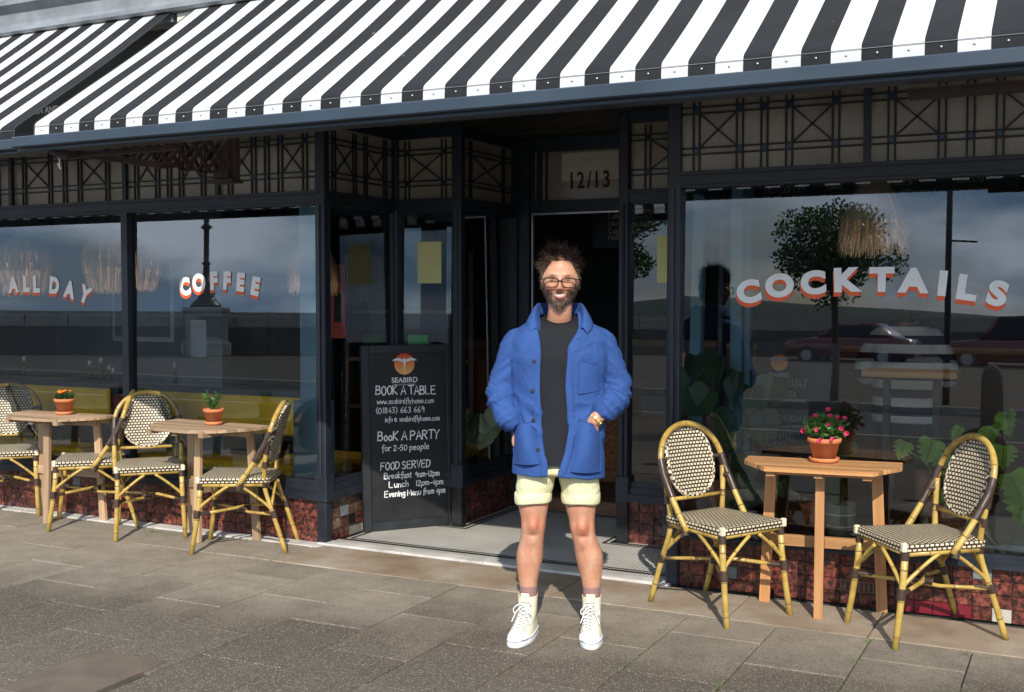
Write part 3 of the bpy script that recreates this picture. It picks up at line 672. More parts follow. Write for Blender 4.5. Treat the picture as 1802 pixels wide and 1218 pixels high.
for i, xx in enumerate((-8.4324, -4.6378)):
    MB().box(xx - .077, xx + .077, -0.7426, -0.6314, 2.5941, 3.1717, bev=.008).build('stone_pier', 'cream_plaster', shop)
MB().box(-14, -8.7, -.02, .3, 0, 2.72).build('side_wall', 'dark_teal', shop)
MB().box(1.2, 4, -.02, .3, 0, 7.0).build('side_wall', 'dark_teal', shop)

# ---- lettering on the panes
def sign_letter(ch, px_x, z, rot, size=.165, name='window_letter', y=.0128):
    for off, mat, dy, nm in (((-.004, -.021), 'orange_paint', .0015, 'letter_shadow'), ((-.002, -.0105), 'orange_paint', .0012, 'letter_shadow'), ((0, 0), 'white_paint', 0, 'window_letter')):
        me = LET.get((ch, mat, size))
        if me is None:
            me = text_mesh(ch, size, .0098, 0); me.materials.append(MATS[mat])
            zs = [v_.co.y for v_ in me.vertices]; xs = [v_.co.x for v_ in me.vertices]
            cz = (min(zs) + max(zs)) / 2; cx2 = (min(xs) + max(xs)) / 2; sh = .122 / (max(zs) - min(zs))
            for v_ in me.vertices: v_.co.x = (v_.co.x - cx2) * 1.04; v_.co.y = (v_.co.y - cz) * sh
            LET[(ch, mat, size)] = me
        inst(nm, me, shop, (px_x + off[0], y + dy * .5 - .001, z + off[1]), (R(90), R(-rot), 0), (1 if size > .16 else .80, 1, 1))
LET = {}
for ch, xx, zz_, rt_ in (('C', -1.566, 1.566, 10), ('O', -1.407, 1.597, 7), ('C', -1.237, 1.611, 4), ('K', -1.067, 1.624, 2), ('T', -.905, 1.624, 0), ('A', -.757, 1.619, -2), ('I', -.624, 1.604, -5), ('L', -.512, 1.583, -8), ('S', -.380, 1.556, -13)):
    sign_letter(ch, xx, zz_, rt_)
for ch, xx, zz_, rt_ in (('C', -5.368, 1.607, 10), ('O', -5.248, 1.632, 7), ('F', -5.119, 1.644, 2), ('F', -5.009, 1.644, -2), ('E', -4.897, 1.634, -5), ('E', -4.776, 1.607, -11)):
    sign_letter(ch, xx, zz_, rt_, .155)
for ch, xx, zz_, rt_ in (('A', -7.005, 1.629, 4), ('L', -6.868, 1.633, 0), ('L', -6.764, 1.630, -1), ('D', -6.585, 1.620, -7), ('A', -6.435, 1.590, -12), ('Y', -6.285, 1.556, -24)):
    sign_letter(ch, xx, zz_, rt_, .155)
# notices taped inside the panes
tag(MB().box(-4.07, -3.885, .846, .848, 1.63, 1.91).build('notice', 'yellow_paper'), 'pale yellow notice taped inside the pane left of the doorway', 'notice', 'yellow notices in the panes')
tag(MB().box(-2.36, -2.165, .846, .848, 1.625, 1.91).build('notice', 'yellow_paper'), 'pale yellow notice taped inside the pane right of the doorway', 'notice', 'yellow notices in the panes')
tag(MB().box(-4.15, -3.99, .846, .848, 1.20, 1.28).build('sticker', 'green_print'), 'small green rating sticker low in the pane behind the chalkboard', 'sticker')

# ================================================================ TILED PLINTHS
TM = {}
def tile_mesh(w_, h_, mat):
    kx = (round(w_, 4), round(h_, 4), mat)
    if kx not in TM: TM[kx] = MB().box(-w_ / 2, w_ / 2, -.007, .004, -h_ / 2, h_ / 2, bev=.0022).mesh('tile', mat)
    return TM[kx]
rt = random.Random(11)
def plinth(root, P, top, size, special=None, brown=0.0, x_from=0):
    rot = math.atan2(P.d.y, P.d.x)
    MB().box(0, P.L, .004, .09, 0, top, M=P.M).build('backing', 'grout', root)
    n = max(1, round((P.L - x_from) / size)); w_ = (P.L - x_from) / n; rows = 4; h_ = top / rows
    for i in range(n):
        for j in range(rows):
            mat = 'tile_red'
            if rt.random() < brown: mat = 'tile_brown'
            if rt.random() < .012: mat = 'tile_grey'
            if special and (i, j) in special: mat = special[(i, j)]
            if mat is None: continue
            c = P.M @ Vector((x_from + w_ * (i + .5), 0, h_ * (j + .5)))
            inst('tile', tile_mesh(w_ - .0028, h_ - .0028, mat), root, (c.x, c.y, c.z), (rt.uniform(-.006, .006), 0, rot + rt.uniform(-.006, .006)))
pl1 = empty('tiled_plinth', (-5.9, 0, 0), label='low wall of mottled dark red tiles under the left window', cat='low wall')
pl1.location = (0, 0, 0)
plinth(pl1, PL, ZS, .078, x_from=1.35)
MB().box(-4.28, -4.225, -.006, .05, 0, ZS - .004, bev=.004).build('corner_strip', 'tile_black', pl1)
MB().box(-4.272, -4.232, -.0085, -.006, .125, .165).build('sticker', 'white_paint', pl1)
pl2 = empty('tiled_plinth', (0, 0, 0), label='low red tiled walls with brown patch tiles inside the doorway recess', cat='low wall')
plinth(pl2, PA, ZS, .083, brown=.5, special={(3, 1): 'tile_black', (3, 0): None, (4, 0): None, (2, 2): 'tile_grey', (5, 0): 'tile_bare'})
plinth(pl2, PB, ZS, .083); plinth(pl2, PC, ZS, .083); plinth(pl2, PE, ZS, .100)
plinth(pl2, PD, ZS, .2); plinth(pl2, PF, ZS, .2)
for x_, y_ in ((-3.74, .83), (-2.56, .83)): MB().box(x_ - .038, x_ + .038, y_ - .042, y_ + .03, 0, ZS - .003, bev=.004).build('corner_strip', 'tile_black', pl2)
pl3 = empty('tiled_plinth', (0, 0, 0), label='low wall of mottled red tiles with crimson repairs under the right window', cat='low wall')
sp3 = {(13, 0): 'tile_crimson', (14, 0): 'tile_crimson', (15, 0): 'tile_crimson', (16, 0): 'tile_crimson', (3, 1): 'tile_grey', (18, 0): 'tile_bare', (10, 1): None, (11, 1): None, (10, 2): 'tile_red'}
plinth(pl3, PR, .26, .0878, special=sp3)
MB().box(-1.995, -1.955, -.012, .05, 0, .256, bev=.004).build('corner_strip', 'tile_black', pl3)
vt = empty('air_vent', (-1.0, 0, 0), label='slotted terracotta air vent set in the red tiles behind the table', cat='air vent')
vt.location = (-1.0, -.004, .098)
MB().box(-.085, .085, -.006, .004, -.030, .030, bev=.003).build('vent_plate', 'wood_dark', vt)
sm = MB().box(-.006, .006, -.009, -.0055, -.022, .022).mesh('slot', 'ink')
for i in range(7): inst('slot', sm, vt, (-.068 + i * .0225, 0, 0))

# ================================================================ ENTRANCE FLOOR
out = [(-4.24, .0), (-1.96, .0), (-1.96, .83), (-2.56, .83), (-2.56, 1.62), (-3.74, 1.62), (-3.74, .83), (-4.24, .83)]
ef = MB().prism([(-4.2, .05), (-2.0, .05), (-2.0, .83), (-2.56, .83), (-2.56, 1.62), (-3.74, 1.62), (-3.74, .83), (-4.2, .83)], -.05, .010).build('entrance_floor', 'mosaic')
ef['kind'] = 'structure'
x = -4.26
for l_ in (.62, .55, .71, .42): inst('threshold_stone', MB().box(.0015, l_ - .0015, -.055, .0495, -.05, .011, bev=.003).mesh('threshold_stone', 'marble'), ef, (x, 0, 0)); x += l_
def ring_path(o_):
    return [(-4.24 + o_, .05 + o_), (-1.96 - o_, .05 + o_), (-1.96 - o_, .83 - o_), (-2.56 - o_, .83 - o_), (-2.56 - o_, 1.62 - o_), (-3.74 + o_, 1.62 - o_), (-3.74 + o_, .83 - o_), (-4.24 + o_, .83 - o_)]
for o_, w_ in ((.045, .026), (.092, .016)):
    a_, b_ = ring_path(o_), ring_path(o_ + w_)
    m = MB(); n = len(a_)
    m.add([(p[0], p[1], .0125) for p in a_] + [(p[0], p[1], .0125) for p in b_] , [[i, (i + 1) % n, n + (i + 1) % n, n + i] for i in range(n)])
    bo = m.build('border_line', 'mosaic_black', ef)
st = MB().box(-3.70, -2.60, 1.60, 1.80, .0, .10, bev=.008).build('door_step', 'wood_dark'); st['kind'] = 'structure'

# ================================================================ INTERIOR
sheet('interior_floor', -9.5, 1.2, 1.74, 6.0, .05, 'interior_floor')
sheet('interior_floor', -9.5, -4.26, 0.10, 1.74, .05, 'interior_floor')
sheet('interior_floor', -4.26, -3.77, 0.87, 1.74, .05, 'interior_floor')
sheet('interior_floor', -2.53, -1.92, 0.87, 1.74, .05, 'interior_floor')
sheet('interior_floor', -1.92, 1.2, 0.10, 1.74, .05, 'interior_floor')
def wallbox(name, *a, mat='dark_interior'):
    o = MB().box(*a).build(name, mat); o['kind'] = 'structure'; return o
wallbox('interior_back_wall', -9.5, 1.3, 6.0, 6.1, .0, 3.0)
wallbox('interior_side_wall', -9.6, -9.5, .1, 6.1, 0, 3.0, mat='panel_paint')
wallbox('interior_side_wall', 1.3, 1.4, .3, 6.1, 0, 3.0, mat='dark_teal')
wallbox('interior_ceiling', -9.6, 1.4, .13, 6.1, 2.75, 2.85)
wallbox('interior_partition', -9.5, -7.3, 2.6, 2.7, 0.05, 2.75, mat='panel_paint')
pw = wallbox('panel_moulding', -8.75, -7.75, 2.57, 2.60, 1.0, 2.0, mat='panel_paint')
wallbox('panel_moulding', -8.65, -7.85, 2.55, 2.57, 1.1, 1.9, mat='white_paint')
wallbox('panel_moulding', -8.60, -7.90, 2.53, 2.55, 1.15, 1.85, mat='panel_paint')
# painted posts just inside the corners
def inner_post(x0, x1, y0, y1, label, ledge=True):
    t_ = empty('painted_post', (0, 0, 0), label=label, cat='post')
    MB().box(x0, x1, y0, y1, .05, 2.7, bev=.006).build('post', 'teal_paint', t_)
    if ledge: MB().box(x0 - .05, x1 + .012, y0 - .012, y1 + .012, .06, .88, bev=.006).build('casing', 'teal_paint', t_)
inner_post(-4.46, -4.30, .05, .17, 'pale teal post with boxed casing inside the corner left of the chalkboard')
inner_post(-1.86, -1.79, .70, .77, 'slim teal post inside the right window behind the first bistro chair', False)
inner_post(-2.02, -1.95, 1.5, 1.57, 'thin dark teal post deeper inside the right window', False)
# benches with yellow cushions
def bench(x0, x1, y0, label, zb=(.60, .86), back=True, grp='yellow cushioned window benches'):
    t_ = empty('window_bench', (0, 0, 0), label=label, cat='bench', group=grp)
    MB().box(x0, x1, y0 - .34, y0, .05, .33, bev=.006).build('bench_box', 'teal_paint', t_)
    n = max(1, round((x1 - x0) / .75)); w_ = (x1 - x0) / n
    for i in range(n): MB().box(x0 + i * w_ + .004, x0 + (i + 1) * w_ - .004, y0 - .34, y0 - .02, .335, .45, bev=.02).build('seat_cushion', 'yellow_cloth', t_)
    if back:
        MB().box(x0, x1, y0, y0 + .05, .56, .90, bev=.006).build('back_rail', 'bar_paint', t_)
        MB().box(x0 + .04, x1 - .06, y0 - .035, y0, zb[0], zb[1], bev=.012).build('back_cushion', 'yellow_cloth', t_)
    return t_
bench(-6.25, -4.52, .40, 'yellow upholstered bench inside the COFFEE window')
bench(-8.6, -6.38, .40, 'yellow upholstered bench inside the ALL DAY window')
t_ = empty('cushioned_bench', (0, 0, 0), label='yellow cushion on a blue box seat inside the recess window', cat='seat')
MB().box(-4.9, -4.30, .42, .80, .05, .33, bev=.006).build('seat_box', 'teal_paint', t_)
MB().box(-4.9, -4.30, .42, .80, .335, .46, bev=.02).build('seat_cushion', 'yellow_cloth', t_)
t_ = empty('cushioned_bench', (0, 0, 0), label='yellow cushion inside the pane between chalkboard and doorway', cat='seat')
MB().box(-4.5, -3.83, .98, 1.30, .05, .40, bev=.006).build('seat_box', 'teal_paint', t_)
MB().box(-4.5, -3.83, .98, 1.30, .405, .53, bev=.02).build('seat_cushion', 'yellow_cloth', t_)
# wide pale sill tray in the right window
wallbox('display_shelf', -1.9, -.78, .06, .60, .27, .314, mat='frame_paint')
wallbox('display_shelf', -.779, 1.2, .06, 1.05, .27, .316, mat='white_paint')
# ---- picture point -> place in the world on a chosen plane
_f = 2014.0; _M = cam.rotation_euler.to_matrix(); _C = Vector(cam.location)
def at(px, py, ax, val):
    d = _M @ Vector(((px - 901) / _f, -(py - 609) / _f, -1.0)); t_ = (val - _C[ax]) / d[ax]; return _C + d * t_
def seen_in_window(px, py, ax, val):
    """a point seen as a reflection in the front windows: the real place is in front of the shop"""
    py -= 40                                       # the panes lean back a little, which lowers what they mirror
    p = at(px, py, 1, -val) if ax == 1 else at(px, py, ax, val)
    return Vector((p.x, -p.y, p.z))

# ================================================================ AWNINGS
def awning(x0, x1, bx0, bx1, dy, label, rivets=True):  # awning coordinates scaled about the camera together with the fascia, then baked
    t_ = empty('awning', (0, 0, 0), label=label, cat='awning', group='striped shop awnings')
    m = MB(); nx = max(2, int((x1 - x0) / .094)); prof = []
    A = (-0.6889, 3.2223); B = (-1.8778 + dy, 2.3811)
    N = 14
    for i in range(N + 1):
        f = i / N; prof.append((A[0] + (B[0] - A[0]) * f, A[1] + (B[1] - A[1]) * f, f))
    prof += [(-1.8884 + dy, 2.3695, 1.0), (-1.8921 + dy, 2.3379, 1.0), (-1.8921 + dy, 2.3095, 1.0)]
    top = []
    for i in range(nx + 1):
        xx = x0 + (x1 - x0) * i / nx; r_ = []
        for (y_, z_, f) in prof:
            s_ = math.sin(math.pi * f)
            sag = -.014 * s_ + .008 * noise.noise(Vector((xx * .9, f * 2.0, 3))) * s_ + .0018 * noise.noise(Vector((xx * 7, f * 3.0, 8))) * s_
            r_.append((xx, y_, z_ + sag))
        top.append(r_)
    m.loft(top, cap=False, closed_ring=False)
    m.build('canvas', 'awning_canvas', t_, smooth=True)
    for xx in (x0, x1): MB().tube([(xx, p[1], p[2]) for p in top[0]], .004, 5).build('edge_hem', 'rubber_black', t_)
    MB().box(x0, x1, -1.8942 + dy, -1.8926 + dy, 2.3569, 2.3588).build('hem_seam', 'striped_grey_shade', t_)
    if rivets:
        rm = MB().lathe([(0, 0), (.0046, .0), (.004, .002), (0, .0026)], seg=8, M=Matrix.Rotation(R(90), 4, 'X')).mesh('rivet', 'steel', True)
        n = int((x1 - x0) / 0.0992)
        for i in range(n): inst('rivet', rm, t_, (x0 + 0.0495 + 0.0992 * i, -1.8926 + dy, 2.34))
    m = MB()
    m.box(bx0, bx1, -1.9179 + dy, -1.8821 + dy, 2.262, 2.3137, bev=.005); m.box(bx0, bx1, -1.8815 + dy, -1.7914 + dy, 2.2441, 2.2979, bev=.004)
    m.build('front_bar', 'bar_paint', t_)
    MB().tube([(x0 - .02, -0.6804, 3.2307), (x1 + .02, -0.6804, 3.2307)], 0.0401, 14).build('roller', 'rubber_black', t_, smooth=True)
    MB().tube([(x1 - .01, -0.6804, 3.2307), (x1 + .045, -0.6804, 3.2307)], 0.0516, 16).build('roller_cap', 'steel', t_, smooth=False)
    MB().box(x0, x1, -0.7384, -0.6314, 3.1232, 3.1696).build('roller_cover', 'grey_cornice', t_)
    return t_
aw = awning(-4.5525, 1.5, -4.6863, 1.6, 0, 'large black and white striped awning over the doorway and right window')
aw2 = awning(-10.2, -4.7454, -10.2, -4.6558, 0.0453, 'second black and white striped awning at the far left over the next window')
def scissor(x, y0, y1, zc, n=4, parent=None, name='scissor_arm'):
    m = MB(); bolts = MB()
    st = (y1 - y0) / n
    for lay in (-.03, .03):
        for i in range(n):
            a_ = y0 + st * i; b_ = a_ + st * 1.25; h_ = .105
            m.bar((x + lay, a_, zc - h_), (x + lay, b_, zc + h_), .010, .024); m.bar((x + lay + .012, a_, zc + h_), (x + lay + .012, b_, zc - h_), .010, .024)
            for zz in (-h_, h_): bolts.tube([(x + lay - .012, a_ + .012, zc + zz), (x + lay + .024, a_ + .012, zc + zz)], .011, 8)
            bolts.tube([(x + lay - .012, a_ + st * .62, zc), (x + lay + .024, a_ + st * .62, zc)], .011, 8)
    o = m.build(name, 'rust_iron', parent); bolts.build('pivot_bolt', 'rust_iron', o)
    return o
scissor(-4.4165, -0.6868, -1.3192, 2.3411, 4, aw)
m = MB(); m.box(-4.5029, -4.3416, -0.692, -0.6393, 2.1946, 2.62, bev=.005); m.box(-4.4755, -4.368, -0.7184, -0.692, 2.2146, 2.62); m.box(-4.5114, -4.3322, -0.7289, -0.6288, 2.1872, 2.2083)
m.build('arm_bracket', 'rust_iron', aw)
m = MB(); m.bar((-4.4671, -1.8146, 2.2462), (-4.1424, -1.4773, 2.1935), .026, .03); m.bar((-4.1424, -1.4773, 2.1935), (-4.3954, -1.0926, 2.2515), .026, .03); m.bar((-4.5008, -1.8462, 2.2515), (-4.4376, -1.7935, 2.2199), .05, .04); m.bar((-4.4671, -1.7566, 2.2304), (-3.763, -1.7566, 2.2304), .026, .026)
m.build('spring_arm', 'rust_iron', aw)
MB().box(-0.5586, 1.4, -1.7408, -1.6934, 2.2062, 2.2431, bev=.004).build('spring_arm', 'rust_iron', aw)
scissor(0.9908, -0.6868, -1.6881, 2.3516, 5, aw)
m = MB(); m.tube([(-4.485, -1.8041, 2.2357), (-4.485, -1.8041, 2.1777)], .0035, 5); m.tube([(-4.485, -1.8146, 2.1851), (-4.4903, -1.7935, 2.1619)], .003, 5); m.build('tie_end', 'cream_cord', aw)

# ================================================================ BISTRO CHAIR
def lerp(a, b, t): return tuple(a[i] + (b[i] - a[i]) * t for i in range(len(a)))
def cane(m, pts, r, nodes=(), seg=9):
    P = [Vector(p) for p in pts]; d = [0]
    for i in range(1, len(P)): d.append(d[-1] + (P[i] - P[i - 1]).length)
    rad = [r * (1 + (.04 * math.sin(x_ * 31))) for x_ in d]
    m.tube(P, rad, seg, mi=0)
    for q in nodes:
        q = q * d[-1]
        for i in range(1, len(P)):
            if d[i] >= q:
                f = (q - d[i - 1]) / (d[i] - d[i - 1] + 1e-9); c = P[i - 1].lerp(P[i], f); t_ = (P[i] - P[i - 1]).normalized()
                m.tube([c - t_ * .0035, c - t_ * .0015, c + t_ * .0015, c + t_ * .0035], [r * 1.0, r * 1.09, r * 1.09, r * 1.0], seg, cap=False, mi=1); break
def binding(m, pts, r, pitch=.0052):
    P = [Vector(p) for p in pts]; d = [0]
    for i in range(1, len(P)): d.append(d[-1] + (P[i] - P[i - 1]).length)
    n = max(3, int(d[-1] / pitch * 2)); out = []; rad = []
    for k_ in range(n + 1):
        q = d[-1] * k_ / n
        for i in range(1, len(P)):
            if d[i] >= q - 1e-7:
                f = (q - d[i - 1]) / (d[i] - d[i - 1] + 1e-9); out.append(P[i - 1].lerp(P[i], f)); rad.append(r * (1.0 if k_ % 2 else .84)); break
    m.tube(out, rad, 9)
SZ = .462
def make_chair():
    root = empty('bistro_chair', (0, 0, 0))
    BM = ['bamboo', 'bamboo_node']
    # seat: four corners, gently domed, woven
    fw_, bw_, yf, yb = .212, .186, -.225, .20
    m = MB(); N = 12
    def corner(u, v):                        # u 0..1 left-right, v 0..1 front-back
        hw = fw_ + (bw_ - fw_) * v; x_ = (u - .5) * 2 * hw; y_ = yf + (yb - yf) * v
        rr = .03; return x_, y_
    top = []
    for j in range(N + 1):
        for i in range(N + 1):
            u, v = i / N, j / N; x_, y_ = corner(u, v)
            edge = min(u, 1 - u, v, 1 - v); z_ = SZ + .006 * min(1, edge * 6) - (.004 if edge == 0 else 0)
            if (i in (0, N)) and (j in (0, N)): x_ *= .975; y_ += .006 if j == 0 else -.012
            top.append((x_, y_, z_))
    fs = []; uv = []
    for j in range(N):
        for i in range(N):
            q = [j * (N + 1) + i, j * (N + 1) + i + 1, (j + 1) * (N + 1) + i + 1, (j + 1) * (N + 1) + i]; fs.append(q); uv.append([(top[a_][0], top[a_][1]) for a_ in q])
    m.add(top, fs, uv, mi=0)
    ring = [j for j in range(N + 1)] + [j * (N + 1) + N for j in range(1, N + 1)] + [N * (N + 1) + j for j in range(N - 1, -1, -1)] + [j * (N + 1) for j in range(N - 1, 0, -1)]
    n = len(ring); rt_ = [top[a_] for a_ in ring]; d = 0; ds = [0]
    for i in range(n): a_, b_ = rt_[i], rt_[(i + 1) % n]; d += math.hypot(b_[0] - a_[0], b_[1] - a_[1]); ds.append(d)
    zl = [0, -.008, -.030, -.036]; ex = [1.0, 1.012, 1.012, .985]
    vs = [(p[0] * e, p[1] * e, p[2] + z_) for z_, e in zip(zl, ex) for p in rt_]
    fs = []; uv = []
    for r_ in range(3):
        for i in range(n):
            j = (i + 1) % n; fs.append([r_ * n + i, (r_ + 1) * n + i, (r_ + 1) * n + j, r_ * n + j][::1])
            uv.append([(ds[i], -zl[r_]), (ds[i], -zl[r_ + 1]), (ds[i + 1], -zl[r_ + 1]), (ds[i + 1], -zl[r_])])
    m.add(vs, fs, uv, mi=1)
    m.add([(p[0] * .985, p[1] * .985, p[2] - .036) for p in rt_], [list(range(n))[::-1]], [[(0, 0)] * n], mi=1)
    seat = m.build('seat', ['weave_seat', 'weave_edge'], root, smooth=False)
    m = MB()
    for s_ in (-1, 1): MB().box(s_ * .204 - .012, s_ * .204 + .012, -.233, -.209, SZ - .038, SZ + .003, bev=.004).build('corner_wrap', 'cream_cord', root)
    # hoop
    def hoop(t_):                            # plane of the back
        return t_
    pts = [(.208, .015, .405), (.211, .075, .49), (.212, .135, .58), (.210, .185, .665)]
    arch = []
    for i in range(0, 17):
        a_ = math.pi * i / 16; arch.append((.208 * math.cos(a_), .200 + .062 * math.sin(a_), .690 + .205 * math.sin(a_) ** .92))
    full = pts + arch + [(-p[0], p[1], p[2]) for p in pts[::-1]]
    m = MB(); cane(m, spline(full, 3), .0150, (.07, .17, .33, .5, .67, .83, .93), 10); m.build('back_hoop', BM, root, True)
    # oval woven back
    m = MB(); NU = 22; cz, cy, hw, hh = .712, .213, .157, .178
    def bp_(u, v, off): 
        x_ = hw * u; z_ = cz + hh * v
        y_ = cy + .30 * (z_ - .70) + .018 * (1 - u * u * .9) + off
        return (x_, y_, z_)
    grid = []
    outl = []
    K_ = 44
    for i in range(K_):
        a_ = 2 * math.pi * i / K_; c_, s_ = math.cos(a_), math.sin(a_)
        e = 2.35; rr = (abs(c_) ** e + abs(s_) ** e) ** (-1 / e); outl.append((c_ * rr, s_ * rr))
    for off, flip, sc_ in ((-.009, False, .93), (.009, True, .93)):
        vs = []; 
        for q in (0, .25, .5, .75, 1.0): vs += [bp_(u * q * sc_, v * q * sc_, off * (1 - .1 * q)) for u, v in outl]
        fs = []; uv = []
        for r_ in range(4):
            for i in range(K_):
                j = (i + 1) % K_
                if r_ == 0: q = [i, K_ + i, K_ + j]
                else: q = [r_ * K_ + i, (r_ + 1) * K_ + i, (r_ + 1) * K_ + j, r_ * K_ + j]
                if flip: q = q[::-1]
                fs.append(q); uv.append([(vs[a_][0], vs[a_][2]) for a_ in q])
        m.add(vs, fs, uv, mi=0)
    bk = m.build('backrest', ['weave_back'], root, True)
    m = MB(); m.tube([bp_(u * .955, v * .955, 0) for u, v in outl], .0105, 8, closed=True); 
    # woven rim picks up the same pattern
    me_rim = m.mesh('rim', 'weave_rim', True)
    inst('backrest_rim', me_rim, root)
    # legs
    for s_ in (-1, 1):
        m = MB(); cane(m, [(s_ * .212, -.262, 0), (s_ * .204, -.238, .15), (s_ * .197, -.218, .30), (s_ * .195, -.208, .43)], .0155, (.12, .48, .8)); m.build('leg', BM, root, True)
        m = MB(); cane(m, spline([(s_ * .190, .300, 0), (s_ * .184, .245, .17), (s_ * .176, .190, .33), (s_ * .174, .172, .40), (s_ * .178, .170, .47), (s_ * .190, .180, .57), (s_ * .199, .192, .675)], 3), .0140, (.15, .4, .78)); m.build('leg', BM, root, True)
    # seat rails
    for a_, b_ in (((-.195, -.208, .415), (.195, -.208, .415)), ((-.176, .172, .412), (.176, .172, .412)), ((-.197, -.205, .412), (-.178, .17, .412)), ((.197, -.205, .412), (.178, .17, .412))):
        m = MB(); cane(m, [a_, lerp(a_, b_, .5), b_], .0115, (.3, .7)); m.build('seat_rail', BM, root, True)
    # lower back bar
    m = MB(); cane(m, [(-.188, .180, .535), (0, .186, .532), (.188, .180, .535)], .0105, (.35, .65)); m.build('back_bar', BM, root, True)
    # crossing stretchers
    for s_ in (-1, 1):
        m = MB(); cane(m, [(s_ * .199, -.226, .235), (s_ * .06, -.04, .238 + .012 * s_), (0, .0, .240 + .012 * s_), (-s_ * .06, .05, .238 + .012 * s_), (-s_ * .180, .222, .235)], .0095, (.3, .75)); m.build('stretcher', BM, root, True)
    # curved corner braces
    def brace(p0, p1):
        mid = lerp(p0, p1, .5)
        for s_, (a_, b_) in enumerate(((p0, mid), (p1, mid))):
            top_ = lerp(b_, a_, .16); top_ = (top_[0], top_[1], .408)
            q = [(a_[0], a_[1], .255), lerp((a_[0], a_[1], .285), (top_[0], top_[1], .30), .10), lerp((a_[0], a_[1], .30), (top_[0], top_[1], .40), .62), top_]
            m = MB(); cane(m, spline(q, 4), .0090, (.5,), 8); m.build('corner_brace', BM, root, True)
    fl, fr, bl_, br_ = (-.200, -.225, 0), (.200, -.225, 0), (-.180, .21, 0), (.180, .21, 0)
    brace(fl, fr); brace(fl, bl_); brace(fr, br_); brace(bl_, br_)
    # dark bindings
    def bind(*segs):
        m = MB()
        for a_, r_ in segs: binding(m, a_, r_)
        m.build('binding', 'binding', root, True)
    for s_ in (-1, 1):
        bind(([(s_ * .203, -.232, .215), (s_ * .201, -.228, .262)], .0225), ([(s_ * .201, -.231, .238), (s_ * .155, -.165, .238)], .0125))
        bind(([(s_ * .182, .232, .215), (s_ * .180, .222, .258)], .0215), ([(s_ * .180, .222, .238), (s_ * .14, .17, .238)], .0125))
        bind(([(s_ * .196, -.212, .385), (s_ * .195, -.208, .428)], .0205))
        bind(([(s_ * .206, .035, .425), (s_ * .209, .025, .385)], .0205))
        bind(([(s_ * .175, .172, .395), (s_ * .176, .171, .430)], .0185))
        hp = [(.2115, .118, .556), (.2125, .150, .610), (.210, .185, .665), (.209, .197, .700), (.205, .212, .735)]
        bind(([(s_ * p[0], p[1], p[2]) for p in hp], .0195), ([(s_ * .197, .188, .60), (s_ * .202, .196, .67)], .018), ([(s_ * .208, .15, .63), (s_ * .199, .180, .625)], .017))
        bind(([(s_ * .204, .214, .722), (s_ * .150, .228, .722)], .0125))
        bind(([(s_ * .187, .179, .515), (s_ * .189, .180, .555)], .0185), ([(s_ * .19, .181, .535), (s_ * .150, .184, .534)], .0130))
    bind(([(-.035, -.03, .24), (.035, .03, .24)], .019), ([(.035, -.03, .24), (-.035, .03, .24)], .019))
    return root
k = NT('weave_rim', 0.42, 0.4); ch_ = k.n('TexChecker'); ch_.inputs['Scale'].default_value = 62
k.l(k.coord('Object'), ch_.inputs['Vector']); ch_.inputs['Color1'].default_value = (.70, .61, .44, 1); ch_.inputs['Color2'].default_value = (.05, .03, .02, 1); k.base(ch_.outputs['Color'])
proto = make_chair(); first = [True]
def chair(fm, face, label, grp, dx=0, dy=0):
    """fm: middle between the front feet, face: the way the chair faces"""
    f = Vector((face[0], face[1], 0)).normalized()
    o = proto if first[0] else copy_tree(proto); first[0] = False
    o.location = (fm[0] - f.x * .262 + dx, fm[1] - f.y * .262 + dy, 0)
    o.rotation_euler = (0, 0, math.atan2(f.x, -f.y))
    tag(o, label, 'chair', grp); return o
GR = 'woven bamboo bistro chairs outside the cafe'
chair((-1.365, -.495), (.475, -.265), 'bamboo bistro chair left of the new wooden table, nearest the doorway, facing right', GR)
chair((-.857, -.49), (-.417, -.335), 'bamboo bistro chair at the right end, seen in front of the monstera leaves', GR)
chair((-4.857, -.43), (-.462, -.232), 'bamboo bistro chair turned edge-on next to the chalkboard corner post', GR)
chair((-5.291, -.407), (.297, -.288), 'bamboo bistro chair facing the street between the two weathered tables', GR)
chair((-6.20, -.37), (-.75, -.62), 'bamboo bistro chair partly hidden, tucked behind the street-facing chair at the left', GR)
chair((-6.70, -.34), (.62, -.60), 'bamboo bistro chair cut by the left edge of the photo', GR)

